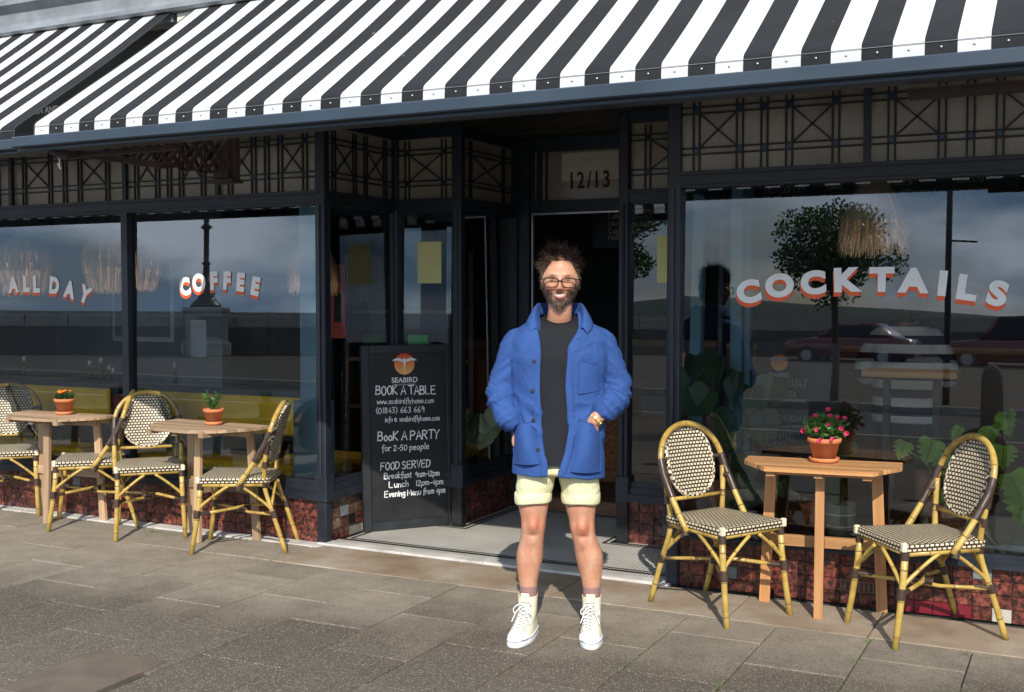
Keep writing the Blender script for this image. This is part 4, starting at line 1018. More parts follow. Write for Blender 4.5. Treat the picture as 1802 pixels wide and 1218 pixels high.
# ================================================================ TABLES
def table(loc, rz, label, mats, roundish=False, W=.74, D=.38):
    t_ = empty('half_table', (loc[0], loc[1], 0), rz, label, 'table', 'wooden half tables against the shopfront')
    top = .735; n = 9; pitch = D / n
    def halfw(y_):
        q = -y_ / D
        if roundish: return W / 2 * math.sqrt(max(0.02, 1 - (max(0, q - .15) / .9) ** 2))
        if q < .42: return W / 2
        return W / 2 - (q - .42) / .58 * (W * .17)
    for i in range(n):
        y0, y1 = -pitch * i - .0035, -pitch * (i + 1) + .0035
        a_, b_ = halfw(y0), halfw(y1)
        m = MB(); m.prism([(-a_, y0), (-b_, y1), (b_, y1), (a_, y0)], top - .020, top); m.build('slat', mats[0], t_)
    m = MB()
    for xx in (-.22, 0, .22): m.box(xx - .02, xx + .02, -D + .03, -.02, top - .045, top - .0205)
    m.build('batten', mats[0], t_)
    for xx in (-.27, .27):
        MB().bar((xx * 1.05, -.015, 0), (xx * .93, -.035, top - .02), .052, .022, up=(0, 1, 0)).build('leg', mats[1], t_)
    MB().bar((0, -.245, 0), (0, -.225, top - .02), .042 if not roundish else .05, .024, up=(0, 1, 0)).build('leg', mats[1], t_)
    MB().box(-.29, .29, -.052, -.030, .30, .355).build('rail', mats[0], t_)
    MB().box(-.27, .27, -.056, -.032, .655, .712).build('rail', mats[0], t_)
    MB().box(-.012, .012, -.235, -.053, .305, .35).build('rail', mats[0], t_)
    return t_
table((-1.155, -.075), R(7), 'clean new honey coloured half octagon slatted table at the right', ('wood_new', 'wood_new_leg'))
table((-4.95, -.10), R(-3), 'weathered slatted half round table holding the pot of feathery green', ('wood_old', 'wood_old_leg'), True, .80, .46)
table((-6.30, -.10), R(2), 'weathered slatted half round table holding the orange marigold pot', ('wood_old', 'wood_old_leg'), True, .80, .40)

# ================================================================ POTS
def leaf_cloud(m, c, rad, n, size, rng, up=.5, shape='leaf', zmin=None):
    for _ in range(n):
        while True:
            p = Vector((rng.uniform(-1, 1), rng.uniform(-1, 1), rng.uniform(-1, 1)))
            if p.length < 1: break
        p = Vector((c[0] + p.x * rad[0], c[1] + p.y * rad[1], c[2] + p.z * rad[2]))
        if zmin is not None and p.z < zmin: p.z = zmin + rng.uniform(0, .02)
        d = Vector((rng.gauss(0, 1), rng.gauss(0, 1), rng.gauss(up, .8))).normalized(); s_ = d.cross(Vector((rng.gauss(0, 1), rng.gauss(0, 1), rng.gauss(0, 1)))).normalized()
        k_ = size * rng.uniform(.6, 1.3); n_ = d.cross(s_)
        wd = .32 if shape == 'leaf' else .10
        m.add([p, p + d * k_ * .5 + s_ * k_ * wd + n_ * k_ * .08, p + d * k_, p + d * k_ * .5 - s_ * k_ * wd + n_ * k_ * .08], [[0, 1, 2, 3]])
def pot(loc, r, h, label, kind, rng):
    t_ = empty('plant_pot', loc, 0, label, 'potted plant')
    m = MB(); m.lathe([(r * .66, .012), (r * .92, h * .80), (r * .95, h * .80), (r * 1.03, h * .82), (r * 1.05, h), (r * .95, h), (r * .92, h * .9), (0, h * .9)], seg=28); m.build('pot', 'terracotta', t_, True)
    m = MB(); m.lathe([(r * .70, 0), (r * .88, .004), (r * .93, .022), (r * .86, .022), (r * .80, .009), (0, .009)], seg=28); m.build('saucer', 'terracotta', t_, True)
    MB().lathe([(0, h * .93), (r * .9, h * .905)], seg=16).build('soil', 'soil', t_)
    if kind == 'petunia':
        m = MB(); leaf_cloud(m, (0, 0, h + .05), (r * 1.25, r * 1.15, .062), 620, .026, rng); m.build('foliage', 'leaf_mid', t_)
        for p in ((.068, -.03, .105), (.03, -.06, .075), (-.075, -.05, .050), (.088, -.045, .055), (-.02, -.075, .045), (.095, .0, .10), (.02, -.02, .14), (-.06, .0, .09), (.055, -.085, .005), (-.005, -.088, -.005), (.11, -.03, .03), (-.10, -.02, .03), (.04, -.07, .115), (-.035, -.05, .11)):
            m = MB(); n = 10; vs = [(0, 0, -.006)] + [(.0135 * math.cos(6.283 * i / n) * (1 if i % 2 else .82), .0135 * math.sin(6.283 * i / n) * (1 if i % 2 else .82), .002) for i in range(n)]
            m.add(vs, [[0, 1 + i, 1 + (i + 1) % n] for i in range(n)]); m.lathe([(0, -.003), (.003, -.001), (0, .001)], seg=6, mi=1)
            o = m.build('flower', ['petal_pink', 'soil'], t_); o.location = (p[0], p[1], h + p[2]); o.rotation_euler = (R(62 + rng.uniform(-25, 25)), rng.uniform(-.4, .4), rng.uniform(-.3, .8))
    elif kind == 'marigold':
        m = MB(); leaf_cloud(m, (0, 0, h + .012), (r * .95, r * .9, .026), 340, .02, rng); m.build('foliage', 'leaf_dark', t_)
        for _ in range(13):
            a_ = rng.uniform(0, 6.28); q = r * .75 * math.sqrt(rng.random()); m = MB()
            m.lathe([(0, -.004), (.008, .0), (.0085, .004), (.005, .008), (0, .009)], seg=9); o = m.build('flower', 'petal_orange', t_); o.location = (q * math.cos(a_), q * math.sin(a_), h + .040 + rng.uniform(-.004, .012)); o.rotation_euler = (rng.uniform(-.5, .5), rng.uniform(-.5, .5), 0)
    else:
        m = MB()
        for _ in range(26):
            a_ = rng.uniform(0, 6.28); l_ = rng.uniform(.05, .115); tip = Vector((math.cos(a_) * l_ * .55 - .012, math.sin(a_) * l_ * .5, l_))
            for q in range(22):
                f = rng.uniform(.15, 1); p = tip * f + Vector((0, 0, h * .92)); d = (tip.normalized() + Vector((rng.gauss(0, .8), rng.gauss(0, .8), rng.gauss(0, .4)))).normalized(); s_ = d.orthogonal().normalized()
                m.add([p, p + d * .011 + s_ * .0022, p + d * .024, p + d * .011 - s_ * .0022], [[0, 1, 2, 3]])
        m.build('foliage', 'leaf_mid', t_)
        m = MB(); [m.tube([(0, 0, h * .9), (math.cos(a_) * .02, math.sin(a_) * .02, h + .05)], .0022, 5) for a_ in (0, 1.5, 3, 4.4)]; m.build('stems', 'leaf_mid', t_)
    return t_
rp = random.Random(5)
pot((-1.135, -.175, .736), .078, .118, 'terracotta pot of pink red petunias on the new table', 'petunia', rp)
pot((-6.24, -.225, .736), .066, .108, 'terracotta pot of small orange marigolds on the left table', 'marigold', rp)
pot((-4.90, -.255, .736), .062, .100, 'terracotta pot of feathery green seedlings on the weathered table', 'fern', rp)

# ================================================================ CHALKBOARD
bx = Vector((.40, .512, 0)).normalized(); bang = math.atan2(bx.y, bx.x)
bd = empty('chalkboard', (-4.171, .331, .010), bang, 'tall black framed chalkboard with white handwriting leaning in the doorway', 'chalkboard')
BW, BH = .65, 1.215
tl = Matrix.Rotation(R(-2.5), 4, 'X')
def bpart(m, name, mat, par=None):
    o = m.build(name, mat, par or bd)
    if not par: o.rotation_euler = (R(-2.5), 0, 0)
    return o
panel_o = bpart(MB().box(.05, BW - .05, .004, .018, .05, BH - .05), 'writing_panel', 'black_board')
for a_ in ((0, .056, 0, BH), (BW - .056, BW, 0, BH)): bpart(MB().box(a_[0], a_[1], -.012, .030, a_[2], a_[3], bev=.005), 'frame_rail', 'board_frame')
for a_ in ((.0565, BW - .0565, .0, .060), (.0565, BW - .0565, BH - .056, BH)): bpart(MB().box(a_[0], a_[1], -.0105, .029, a_[2], a_[3], bev=.005), 'frame_rail', 'board_frame')
def bmap(px, py):
    bot = 940 - 15 * (px - 640) / 163; h_ = 332 - 9 * (px - 640) / 163; u = (px - 636) / 166
    # the far side of the board is a little smaller
    u = u * (1 + .03 * (1 - u))
    return u * BW, (bot - py) / h_ * BH
def bline(s, x0, x1, y0, y1, hpx, wd=.0075, seed=1):
    wd *= .92
    a_ = bmap(x0, y0); b_ = bmap(x1, y1); m = MB()
    pen_text(m, s, a_[0], a_[1], hpx / 328 * BH, wd, random.Random(seed), total=b_[0] - a_[0], slope=(b_[1] - a_[1]) / (b_[0] - a_[0]))
    o = m.build('chalk_writing', 'chalk_paint', panel_o); o.location = (0, .0032, 0)
bline('BOOK A TABLE', 661, 770, 695.5, 692, 15, .0085, 2)
bline('www.seabirdflyhome.com', 663, 765, 712, 708.5, 9.5, .0042, 3)
bline('(01843) 663 669', 661, 748, 729, 725, 11.5, .005, 4)
bline('info @ seabirdflyhome.com', 676, 775, 744, 739.5, 9.5, .0045, 5)
bline('BooK A PARTY', 663, 775, 777.5, 771.5, 15.5, .0085, 6)
bline('for 2-50 people', 670, 755, 796, 791, 11, .0056, 7)
bline('FOOD SERVED', 667, 757, 829.5, 823, 13, .007, 8)
bline('Breakfast  9am-12pm', 673, 773, 845.5, 838, 10.5, .0062, 9)
bline('Lunch   12pm-4pm', 681, 780, 861, 853, 10.5, .0062, 10)
bline('Evening Menu from 4pm', 673, 783, 878, 868.5, 10.5, .0062, 11)
k = NT('sunset_print', 0.5); g_ = k.n('TexCoord'); sx_ = k.n('SeparateXYZ'); k.l(g_.outputs['Object'], sx_.inputs[0]); mr_ = k.n('MapRange'); k.l(sx_.outputs['Z'], mr_.inputs['Value']); mr_.inputs['From Min'].default_value = -.07; mr_.inputs['From Max'].default_value = .07
k.base(k.ramp(mr_.outputs[0], (0.0, (.85, .50, .16)), (.5, (.80, .24, .05)), (1.0, (.62, .03, .02))))
def seabird_logo(par, c, r, dim=False):
    o = empty('logo', c); o.parent = par
    m = MB(); n = 36; m.add([(r * math.cos(6.2832 * i / n), 0, r * math.sin(6.2832 * i / n)) for i in range(n)], [list(range(n))]); m.build('sun_disc', 'sunset_print', o)
    m = MB()
    wing = [(-1.25, .30), (-.95, .50), (-.55, .55), (-.18, .42), (-.06, .46), (0, .62), (.06, .46), (.18, .42), (.55, .55), (.95, .50), (1.25, .30), (.8, .33), (.4, .24), (.10, .14), (.03, -.4), (0, -1.15), (-.03, -.4), (-.10, .14), (-.4, .24), (-.8, .33)]
    cen = (0, .30)
    vs = [(cen[0] * r, 0, cen[1] * r)] + [(p[0] * r, 0, p[1] * r) for p in wing]; m.add(vs, [[0, 1 + i, 1 + (i + 1) % len(wing)] for i in range(len(wing))])
    q = m.build('bird', 'chalk_dim' if dim else 'white_paint', o); q.location = (0, -.0012, 0)
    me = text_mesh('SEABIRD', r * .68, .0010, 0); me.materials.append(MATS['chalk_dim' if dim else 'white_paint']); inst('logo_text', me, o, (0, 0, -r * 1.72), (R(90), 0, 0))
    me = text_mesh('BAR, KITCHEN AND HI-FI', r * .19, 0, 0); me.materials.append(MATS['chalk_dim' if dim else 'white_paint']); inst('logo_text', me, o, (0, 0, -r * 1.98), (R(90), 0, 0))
    return o
lc = bmap(712, 640); lg = seabird_logo(bd, (lc[0], .0015, lc[1]), .071)
lg.rotation_euler = (R(-2.5), 0, 0); lg.location = (lc[0], .002 + lc[1] * math.sin(R(2.5)), lc[1])

# ================================================================ INSIDE THE WINDOWS
def straw_lamp(label, loc, R_, H_, cone=False, parent=None):
    t_ = empty('straw_lampshade', loc, 0, label, 'pendant lamp', 'fringed straw pendant lampshades')
    rng = random.Random(int(abs(loc[0]) * 100)); m = MB()
    for i in range(950):
        a_ = rng.uniform(0, 6.283); lay = rng.random(); r0 = .02 + .02 * rng.random()
        L_ = H_ * rng.uniform(.72, 1.04); bulge = R_ * rng.uniform(.86, 1.06); pts = []
        for q in range(6):
            f = q / 5
            if cone: rr = r0 + (bulge - r0) * f ** .95; rr *= 1 - .10 * max(0, f - .8) * 5
            else: rr = r0 + (bulge - r0) * (math.sin(min(1, f * 1.6) * math.pi / 2) ** .8) * (1 - .25 * max(0, f - .62) / .38)
            wob = .004 * math.sin(7 * f + i)
            pts.append(Vector(((rr + wob) * math.cos(a_ + .05 * f * math.sin(i)), (rr + wob) * math.sin(a_ + .05 * f * math.sin(i)), -L_ * f)))
        wd = .0040
        t0 = Vector((-math.sin(a_), math.cos(a_), 0)) * wd
        vs = []
        for q, p in enumerate(pts): vs += [p - t0 * (1 - .6 * q / 5), p + t0 * (1 - .6 * q / 5)]
        m.add(vs, [[2 * q, 2 * q + 1, 2 * q + 3, 2 * q + 2] for q in range(5)])
    m.build('straw_fringe', 'straw', t_)
    pf = [((.03 + (R_ * .86 - .03) * (q / 8) ** .95) if cone else (.03 + (R_ * .86 - .03) * math.sin(min(1, q / 8 * 1.6) * math.pi / 2) ** .8), -H_ * .62 * q / 8) for q in range(9)]
    ln = MB(); ln.loft([[(r_ * math.cos(6.2832 * a_ / 40) * (1 + .03 * (a_ % 2)), r_ * math.sin(6.2832 * a_ / 40) * (1 + .03 * (a_ % 2)), z_) for a_ in range(40)] for r_, z_ in pf], cap=False); ln.build('shade_lining', 'straw', t_)
    MB().tube([(0, 0, 0), (0, 0, 2.75 - loc[2])], .003, 5).build('cable', 'ink', t_)
    MB().lathe([(0, 0), (.03, .002), (.032, -.02), (.02, -.03)], seg=12).build('lamp_cap', 'ink', t_)
    pl_ = bpy.data.lights.new('lamp_light', 'POINT'); pl_.energy = 3.2; pl_.color = (1, .88, .78); pl_.shadow_soft_size = .03; lo_ = bpy.data.objects.new('lamp_light', pl_); col.objects.link(lo_); lo_.parent = t_; lo_.location = (0, 0, -.15)
    b_ = MB().lathe([(0, -.05), (.012, -.06), (.022, -.09), (.016, -.115), (0, -.12)], seg=12).build('bulb', 'bulb_glow', t_, True)
    return t_
k = NT('bulb_glow', .3); k.b.inputs['Emission Color'].default_value = (1, .55, .2, 1); k.b.inputs['Emission Strength'].default_value = 1.6; k.base((.8, .5, .2))
straw_lamp('cone shaped straw lampshade hanging inside the COCKTAILS window', (-1.09, .9, 2.27), .215, .49, True)
straw_lamp('straw lampshade beside the teal post inside the COFFEE window', (-4.98, .9, 2.06), .20, .50, True)
straw_lamp('straw lampshade hanging behind the Y of ALL DAY', (-6.98, .9, 2.10), .20, .52)
straw_lamp('straw lampshade hanging above the ALL letters at the left edge', (-7.94, .9, 2.08), .22, .52)
straw_lamp('farther straw lampshade just right of the window mullion', (-7.36, 1.6, 2.08), .20, .48)
# menu board on the back wall and its chalk text
YB = 2.5
def wall_board(x0, x1, z0, z1, y, label):
    t_ = empty('menu_board', (0, 0, 0), 0, label, 'menu board')
    MB().box(x0, x1, y, y + .02, z0, z1).build('board', 'black_board', t_); return t_
mb_ = wall_board(-2.66, -.42, 2.0, 2.47, YB, 'long black menu board with chalk prices high inside the right window')
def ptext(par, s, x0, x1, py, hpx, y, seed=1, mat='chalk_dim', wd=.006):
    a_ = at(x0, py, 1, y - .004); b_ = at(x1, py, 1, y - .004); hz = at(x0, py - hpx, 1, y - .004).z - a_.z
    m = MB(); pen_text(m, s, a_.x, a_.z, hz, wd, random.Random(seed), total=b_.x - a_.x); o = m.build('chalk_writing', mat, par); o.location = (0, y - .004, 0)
for i, (s, x0, x1, py, h_) in enumerate((('COFFEE', 1271, 1322, 345, 13), ('Latte 3.9', 1272, 1306, 359, 8), ('Americano 3.5', 1270, 1319, 371, 8), ('NOT COFFEE', 1346, 1421, 341, 12), ('Hot Chocolate 4', 1348, 1421, 355, 9), ('Mocha Latte 4.5', 1350, 1423, 367, 8), ('Turmeric Latte 4.5', 1352, 1423, 380, 8), ('Chai Latte', 1352, 1398, 394, 8), ('Iced Chocolate 5', 1350, 1424, 407, 8), ('LOOSE', 1456, 1484, 333, 10), ('English', 1448, 1474, 354, 8), ('Rooibos', 1452, 1475, 392, 8), ('Fruits', 1447, 1470, 406, 8), ('BEER', 1575, 1607, 326, 13), ('Hill Lager 6', 1587, 1648, 342, 9), ('IPA 6.65', 1597, 1652, 353, 9), ('EATING', 1686, 1732, 322, 13), ('Ask for Today', 1678, 1742, 348, 9))):
    ptext(mb_, s, x0, x1, py, h_, YB, i + 3)
m2 = wall_board(at(1043, 400, 1, 2.6).x, at(1130, 400, 1, 2.6).x, at(1043, 437, 1, 2.6).z, at(1043, 330, 1, 2.6).z, 2.6, 'small black coffee menu board seen through the open doorway')
for i, (s, x0, x1, py) in enumerate((('Latte', 1071, 1092, 385), ('Macchiato', 1071, 1108, 398), ('Cappucino', 1071, 1112, 411), ('Mocha', 1071, 1093, 422))): ptext(m2, s, x0, x1, py, 9, 2.6, i, wd=.005)
tb = empty('menu_board', (0, 0, 0), 0, 'black takeaway chalkboard with sunset bird logo standing inside the right window', 'menu board')
a_ = at(1330, 800, 1, 1.0); b_ = at(1478, 605, 1, 1.0); MB().box(a_.x, b_.x, 1.0, 1.02, a_.z - .25, b_.z).build('board', 'black_board', tb)
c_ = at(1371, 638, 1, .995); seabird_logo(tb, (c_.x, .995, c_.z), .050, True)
for i, (s, x0, x1, py, h_) in enumerate((('TAKEAWAY', 1344, 1423, 680, 15), ('DRINKS &', 1370, 1402, 698, 10), ('SANDWICH 8', 1345, 1420, 739, 10), ('SMOKE + MULL', 1340, 1402, 772, 10), ('LUNCH 7', 1345, 1382, 784, 9), ('toasted bread', 1375, 1420, 706, 7), ('and more', 1375, 1415, 752, 7))): ptext(tb, s, x0, x1, py, h_, 1.0, i + 31, wd=.005)

# plants inside the right window
def big_leaf(par, stem_base, tip, size, mat, rng, slits=3, tilt=0.0, fold=.25):
    base = Vector(tip); n = 15; o_ = MB()
    d = (base - Vector(stem_base)); d.z *= .3
    if d.length < 1e-3: d = Vector((1, 0, 0))
    ang = math.atan2(d.y, d.x) + tilt; vs = []; fs = []
    for s_ in (-1, 1):
        row = []
        for i in range(n + 1):
            f = i / n; wd = (math.sin(math.pi * (f * .93 + .07) ** .62)) * .52
            if slits and .2 < f < .9 and (i % 3 == 1): wd *= .62
            row.append((f - .12, s_ * wd * size if False else s_ * wd))
        for i in range(n + 1):
            f, wy = row[i]; vs.append((f * size, 0, 0)); vs.append(((f - (.10 if i < 3 else 0) + abs(wy) * .15) * size, wy * size, abs(wy) * fold * size))
    m = (n + 1) * 2
    for s_ in (0, 1):
        for i in range(n):
            q = [s_ * m + 2 * i, s_ * m + 2 * i + 1, s_ * m + 2 * i + 3, s_ * m + 2 * i + 2]; fs.append(q if s_ else q[::-1])
    M = Matrix.Translation(base + Vector((0, 0, size * .3))) @ Matrix.Rotation(R(-90) + rng.uniform(-.7, .5), 4, 'Z') @ Matrix.Rotation(R(rng.uniform(55, 82)), 4, 'Y') @ Matrix.Rotation(rng.uniform(-.3, .3), 4, 'X') @ Matrix.Rotation(rng.uniform(-.6, .6), 4, 'Z')
    o_.add([M @ Vector(v_) for v_ in vs], fs); o_.build('leaf', mat, par, True)
    rib = [M @ Vector((f * size, 0, .002)) for f in (-.02, .25, .5, .8)]; MB().tube(rib, [.0028, .0022, .0016, .0008], 5).build('midrib', 'variegated', par)
    sb = Vector(stem_base); mid = (sb + base) / 2 + Vector((0, 0, .06)); MB().tube(spline([tuple(sb), tuple(mid), tuple(base)], 5), .0035, 5).build('stem', mat, par, True)
rl = random.Random(21)
mon = empty('monstera_plant', (-.62, .32, .318), 0, 'monstera with bright split leaves in a terracotta pot behind the right chair', 'plant')
MB().lathe([(.075, 0), (.105, .17), (.112, .17), (.115, .20), (.10, .20), (0, .18)], seg=24).build('pot', 'terracotta', mon, True)
def rel(p, o): return tuple(Vector(p) - o.location)
for px, py, y_, sz in ((1592, 788, .09, .115), (1640, 790, .10, .16), (1655, 812, .12, .12), (1745, 765, .10, .16), (1765, 800, .10, .15), (1780, 860, .08, .24), (1798, 885, .09, .22), (1690, 760, .2, .10), (1772, 740, .3, .16), (1655, 870, .12, .08)):
    p = at(px, py + 4, 1, y_ + .08); big_leaf(mon, (0, 0, .19), rel(p, mon), sz * .85, 'leaf_bright', rl, tilt=rl.uniform(-1, 1))
dk = empty('palm_plant', (-1.80, .42, .318), 0, 'dark leafy palm plant inside the right window behind the bistro chair', 'plant')
MB().lathe([(.07, 0), (.10, .15), (.105, .18), (0, .16)], seg=20).build('pot', 'terracotta', dk, True)
for px, py, y_, sz in ((1300, 690, .5, .20), (1325, 720, .45, .22), (1275, 660, .6, .18), (1340, 760, .4, .2), (1290, 760, .35, .2), (1245, 720, .4, .2), (1310, 830, .3, .16), (1285, 870, .25, .16), (1360, 700, .6, .2), (1230, 660, .5, .2), (1335, 880, .25, .14), (1270, 800, .3, .18), (1295, 905, .2, .14)):
    p = at(px, py - 10, 1, y_); big_leaf(dk, (0, 0, .17), rel(p, dk), sz, 'leaf_dark', rl, slits=0, tilt=rl.uniform(-1.5, 1.5))
lp = empty('leafy_plant', (-1.28, .30, .318), 0, 'small plant with one broad leaf behind the new table', 'plant')
for px, py, y_, sz in ((1490, 792, .25, .13), (1375, 860, .3, .10), (1460, 850, .2, .13), (1470, 870, .2, .12)):
    p = at(px, py, 1, y_); big_leaf(lp, (0, 0, .02), rel(p, lp), sz, 'leaf_mid', rl, slits=0)
MB().lathe([(.05, 0), (.07, .1), (.075, .12), (0, .11)], seg=20).build('pot', 'terracotta', lp, True)
bc = empty('bucket', tuple(at(1478, 940, 1, .14))[:2] + (.318,), 0, 'pale green enamel bucket standing inside under the table', 'bucket')
MB().lathe([(.062, 0), (.080, .158), (.084, .165), (.076, .165), (.060, .01), (0, .01)], seg=28).build('bucket_body', 'bucket_green', bc, True)
MB().tube([(-.081, 0, .14), (-.07, -.05, .08), (-.02, -.085, .055), (.03, -.085, .06)], .0022, 6).build('handle', 'steel', bc)
m = MB(); [m.lathe([(.0635 + z_ * .11, z_), (.0660 + z_ * .11, z_ + .003), (.0645 + z_ * .11, z_ + .006)], seg=28) for z_ in (.05, .11)]; m.build('band', 'chalk_paint', bc, True)
for i in range(4):
    a_ = at(1548 + i * 2, 938 - i, 1, .18)
    o = MB().box(-.13, .13, -.10, .10, 0, .008).build('magazine', 'paper'); o.location = (a_.x, .20, .320 + i * .009); o.rotation_euler = (0, 0, .2 * i - .3)
    tag(o, ['bottom magazine of the small pile beside the bucket', 'second magazine from the bottom of the pile beside the bucket', 'third magazine of the pile beside the bucket', 'top magazine of the small pile beside the bucket'][i], 'magazine', 'magazines on the window shelf')
for i in range(5):
    o = MB().box(-.17, .17, -.11, .11, 0, .005).build('newspaper', 'paper'); o.location = (-.30 + .02 * i, .24, .320 + .0065 * i); o.rotation_euler = (0, 0, .1 * i - .1)
    tag(o, ['lowest folded newspaper at the left of the spread pile behind the right chair', 'folded newspaper second from the bottom of the spread pile', 'middle folded newspaper of the spread pile', 'folded newspaper second from the top of the spread pile', 'topmost folded newspaper of the spread pile behind the right chair'][i], 'newspaper', 'newspapers on the window shelf')
# tulips on the bench ledges
for i, (px, py, n) in enumerate(((43, 636, 1), (158, 645, 1), (178, 640, 1), (193, 652, 2), (308, 648, 1))):
    p = at(px, py, 1, .62); t_ = empty('tulip_vase', (p.x, p.y, .90), 0, ['white tulip in a vase at the left edge of the ALL DAY window', 'left white tulip of three on the bench ledge', 'tall middle white tulip on the bench ledge', 'two drooping white tulips on the bench ledge', 'single white tulip in the COFFEE window'][i], 'flower vase')
    MB().lathe([(.018, 0), (.022, .03), (.014, .07), (.016, .08)], seg=14).build('vase', 'leaf_dark', t_, True)
    for q in range(n):
        h_ = p.z - .90 - q * .02; dx = .04 * q
        MB().tube([(0, 0, .05), (dx * .5, 0, h_ * .6), (dx, 0, h_)], .003, 5).build('stem', 'leaf_mid', t_)
        o = MB().lathe([(0, 0), (.014, .008), (.017, .024), (.013, .04), (.004, .046), (0, .044)], seg=10).build('tulip', 'petal_pale', t_, True); o.location = (dx, 0, h_)
# round table and slatted chair deep inside on the left, drawer of dark furniture, red poster
t_ = empty('cafe_table', (-9.0, 1.9, .05), 0, 'pale round table deep inside the ALL DAY window', 'table')
MB().lathe([(0, .72), (.62, .72), (.63, .735), (.62, .75), (0, .75)], seg=36).build('table_top', 'wood_old', t_); MB().tube([(0, 0, 0), (0, 0, .72)], .04, 10).build('pedestal', 'black_metal', t_)
t_ = empty('slatted_chair', (-9.1, 1.2, .05), R(60), 'slatted folding chair inside the ALL DAY window', 'chair')
for i in range(6): MB().box(-.18 + i * .066, -.14 + i * .066, .18, .20, .45, .88).build('back_slat', 'wood_old', t_)
MB().box(-.2, .2, -.2, .2, .42, .45).build('seat', 'wood_old', t_); MB().box(-.2, .2, .175, .205, .86, .92).build('top_rail', 'wood_old', t_)
for sx_ in (-1, 1):
    for sy_ in (-1, 1): MB().box(sx_ * .18 - .015, sx_ * .18 + .015, sy_ * .17 - .015, sy_ * .17 + .015, 0, .42).build('leg', 'wood_old_leg', t_)
p0, p1 = at(583, 595, 1, 1.3), at(607, 465, 1, 1.3)
t_ = empty('poster', (0, 0, 0), 0, 'red framed poster on a stand inside the recess corner window', 'poster')
MB().box(p0.x, p1.x, 1.3, 1.32, p0.z, p1.z).build('poster_sheet', 'red_print', t_); MB().box(p0.x + .03, p1.x - .03, 1.295, 1.3, p0.z + .12, p0.z + .34).build('poster_picture', 'ink', t_)
p0, p1 = at(1052, 832, 1, 2.7), at(1120, 640, 1, 2.7)
t_ = empty('host_counter', (0, 0, 0), 0, 'rusty brown counter front glimpsed through the open doorway', 'counter')
MB().box(p0.x, p1.x + .3, 2.7, 3.1, .05, p1.z).build('counter_front', 'cork', t_); MB().box(p0.x - .02, p1.x + .32, 2.68, 3.12, p1.z, p1.z + .03).build('counter_top', 'wood_dark', t_)
# counter with machine and shelves seen dimly
t_ = empty('bar_counter', (0, 0, 0), 0, 'dark wooden bar counter deep inside the right window', 'counter')
MB().box(-3.2, -.2, 3.6, 4.2, .05, 1.1).build('counter_front', 'wood_dark', t_); MB().box(-3.25, -.15, 3.55, 4.25, 1.1, 1.15).build('counter_top', 'wood_new', t_)
t_ = empty('high_table', (0, 0, 0), 0, 'reddish wood ledge table seen inside the right window', 'table')
p0, p1 = at(1516, 652, 1, .95), at(1684, 652, 1, .95)
MB().box(p0.x, p1.x, .95, 1.25, p0.z - .035, p0.z).build('table_top', 'wood_new', t_)
MB().box(p0.x + .1, p0.x + .14, 1.08, 1.12, .05, p0.z - .035).build('leg', 'black_metal', t_); MB().box(p1.x - .14, p1.x - .1, 1.08, 1.12, .05, p0.z - .035).build('leg', 'black_metal', t_)
# shelf unit with records and plant seen through the recess pane
t_ = empty('shelf_unit', (0, 0, 0), 0, 'dark wooden shelves inside behind the doorway pane', 'shelves')
for z_ in (.6, 1.0, 1.4): MB().box(-5.6, -4.4, 2.2, 2.5, z_, z_ + .03).build('shelf', 'wood_dark', t_)
for x_ in (-5.6, -4.4): MB().box(x_ - .02, x_ + .02, 2.2, 2.5, .05, 1.9).build('upright', 'wood_dark', t_)
vp = empty('rubber_plant', (-4.0, 1.15, .535), 0, 'variegated rubber plant on the yellow cushion beside the doorway', 'plant')
MB().lathe([(.05, 0), (.07, .09), (.075, .11), (0, .10)], seg=20).build('pot', 'terracotta', vp, True)
for px, py, sz in ((850, 745, .15), (870, 735, .13), (842, 765, .17), (878, 755, .14), (860, 775, .15)):
    p = at(px, py, 1, 1.15); big_leaf(vp, (0, 0, .1), rel(p, vp), sz, 'variegated', rl, slits=0, tilt=rl.uniform(-2, 2))

# ================================================================ ACROSS THE ROAD (seen in the panes)
def tree(loc, crown_c, r, label, n=9500, seed=1):
    rng = random.Random(seed); t_ = empty('clipped_tree', loc, 0, label, 'tree', 'round clipped trees by the kerb')
    m = MB()
    for i in range(26):
        d = Vector((rng.gauss(0, 1), rng.gauss(0, 1), rng.gauss(0, 1))).normalized() * r * rng.uniform(.45, .88)
        leaf_cloud(m, tuple(Vector(crown_c) + d), (r * .36, r * .36, r * .34), n // 26, .055, rng)
    m.build('crown', 'leaf_dark', t_)
    m = MB(); m.tube([(0, 0, .3), (.02, 0, .8), (-.01, .02, crown_c[2] - r * .5), (0, 0, crown_c[2])], [.055, .045, .04, .02], 8)
    for a_ in range(6): m.tube([(0, 0, crown_c[2] - r * .75), (math.cos(a_) * r * .6, math.sin(a_) * r * .6, crown_c[2])], [.02, .006], 5)
    m.build('trunk', 'bark', t_, True)
    m = MB(); m.box(-.25, .25, -.25, .25, 0, .42, bev=.02); m.build('planter', 'dark_stone', t_)
    return t_
q = seen_in_window(1470, 452, 1, -8.5); tree((q.x, -8.5, 0), (0, 0, q.z), .74, 'round clipped tree in a planter facing the right window', seed=4)
q = at(1092, 400, 1, 8.0 + 1.7); tree((q.x, -8.0, 0), (0, 0, q.z), .62, 'round clipped tree in a planter farther left along the kerb', seed=9)
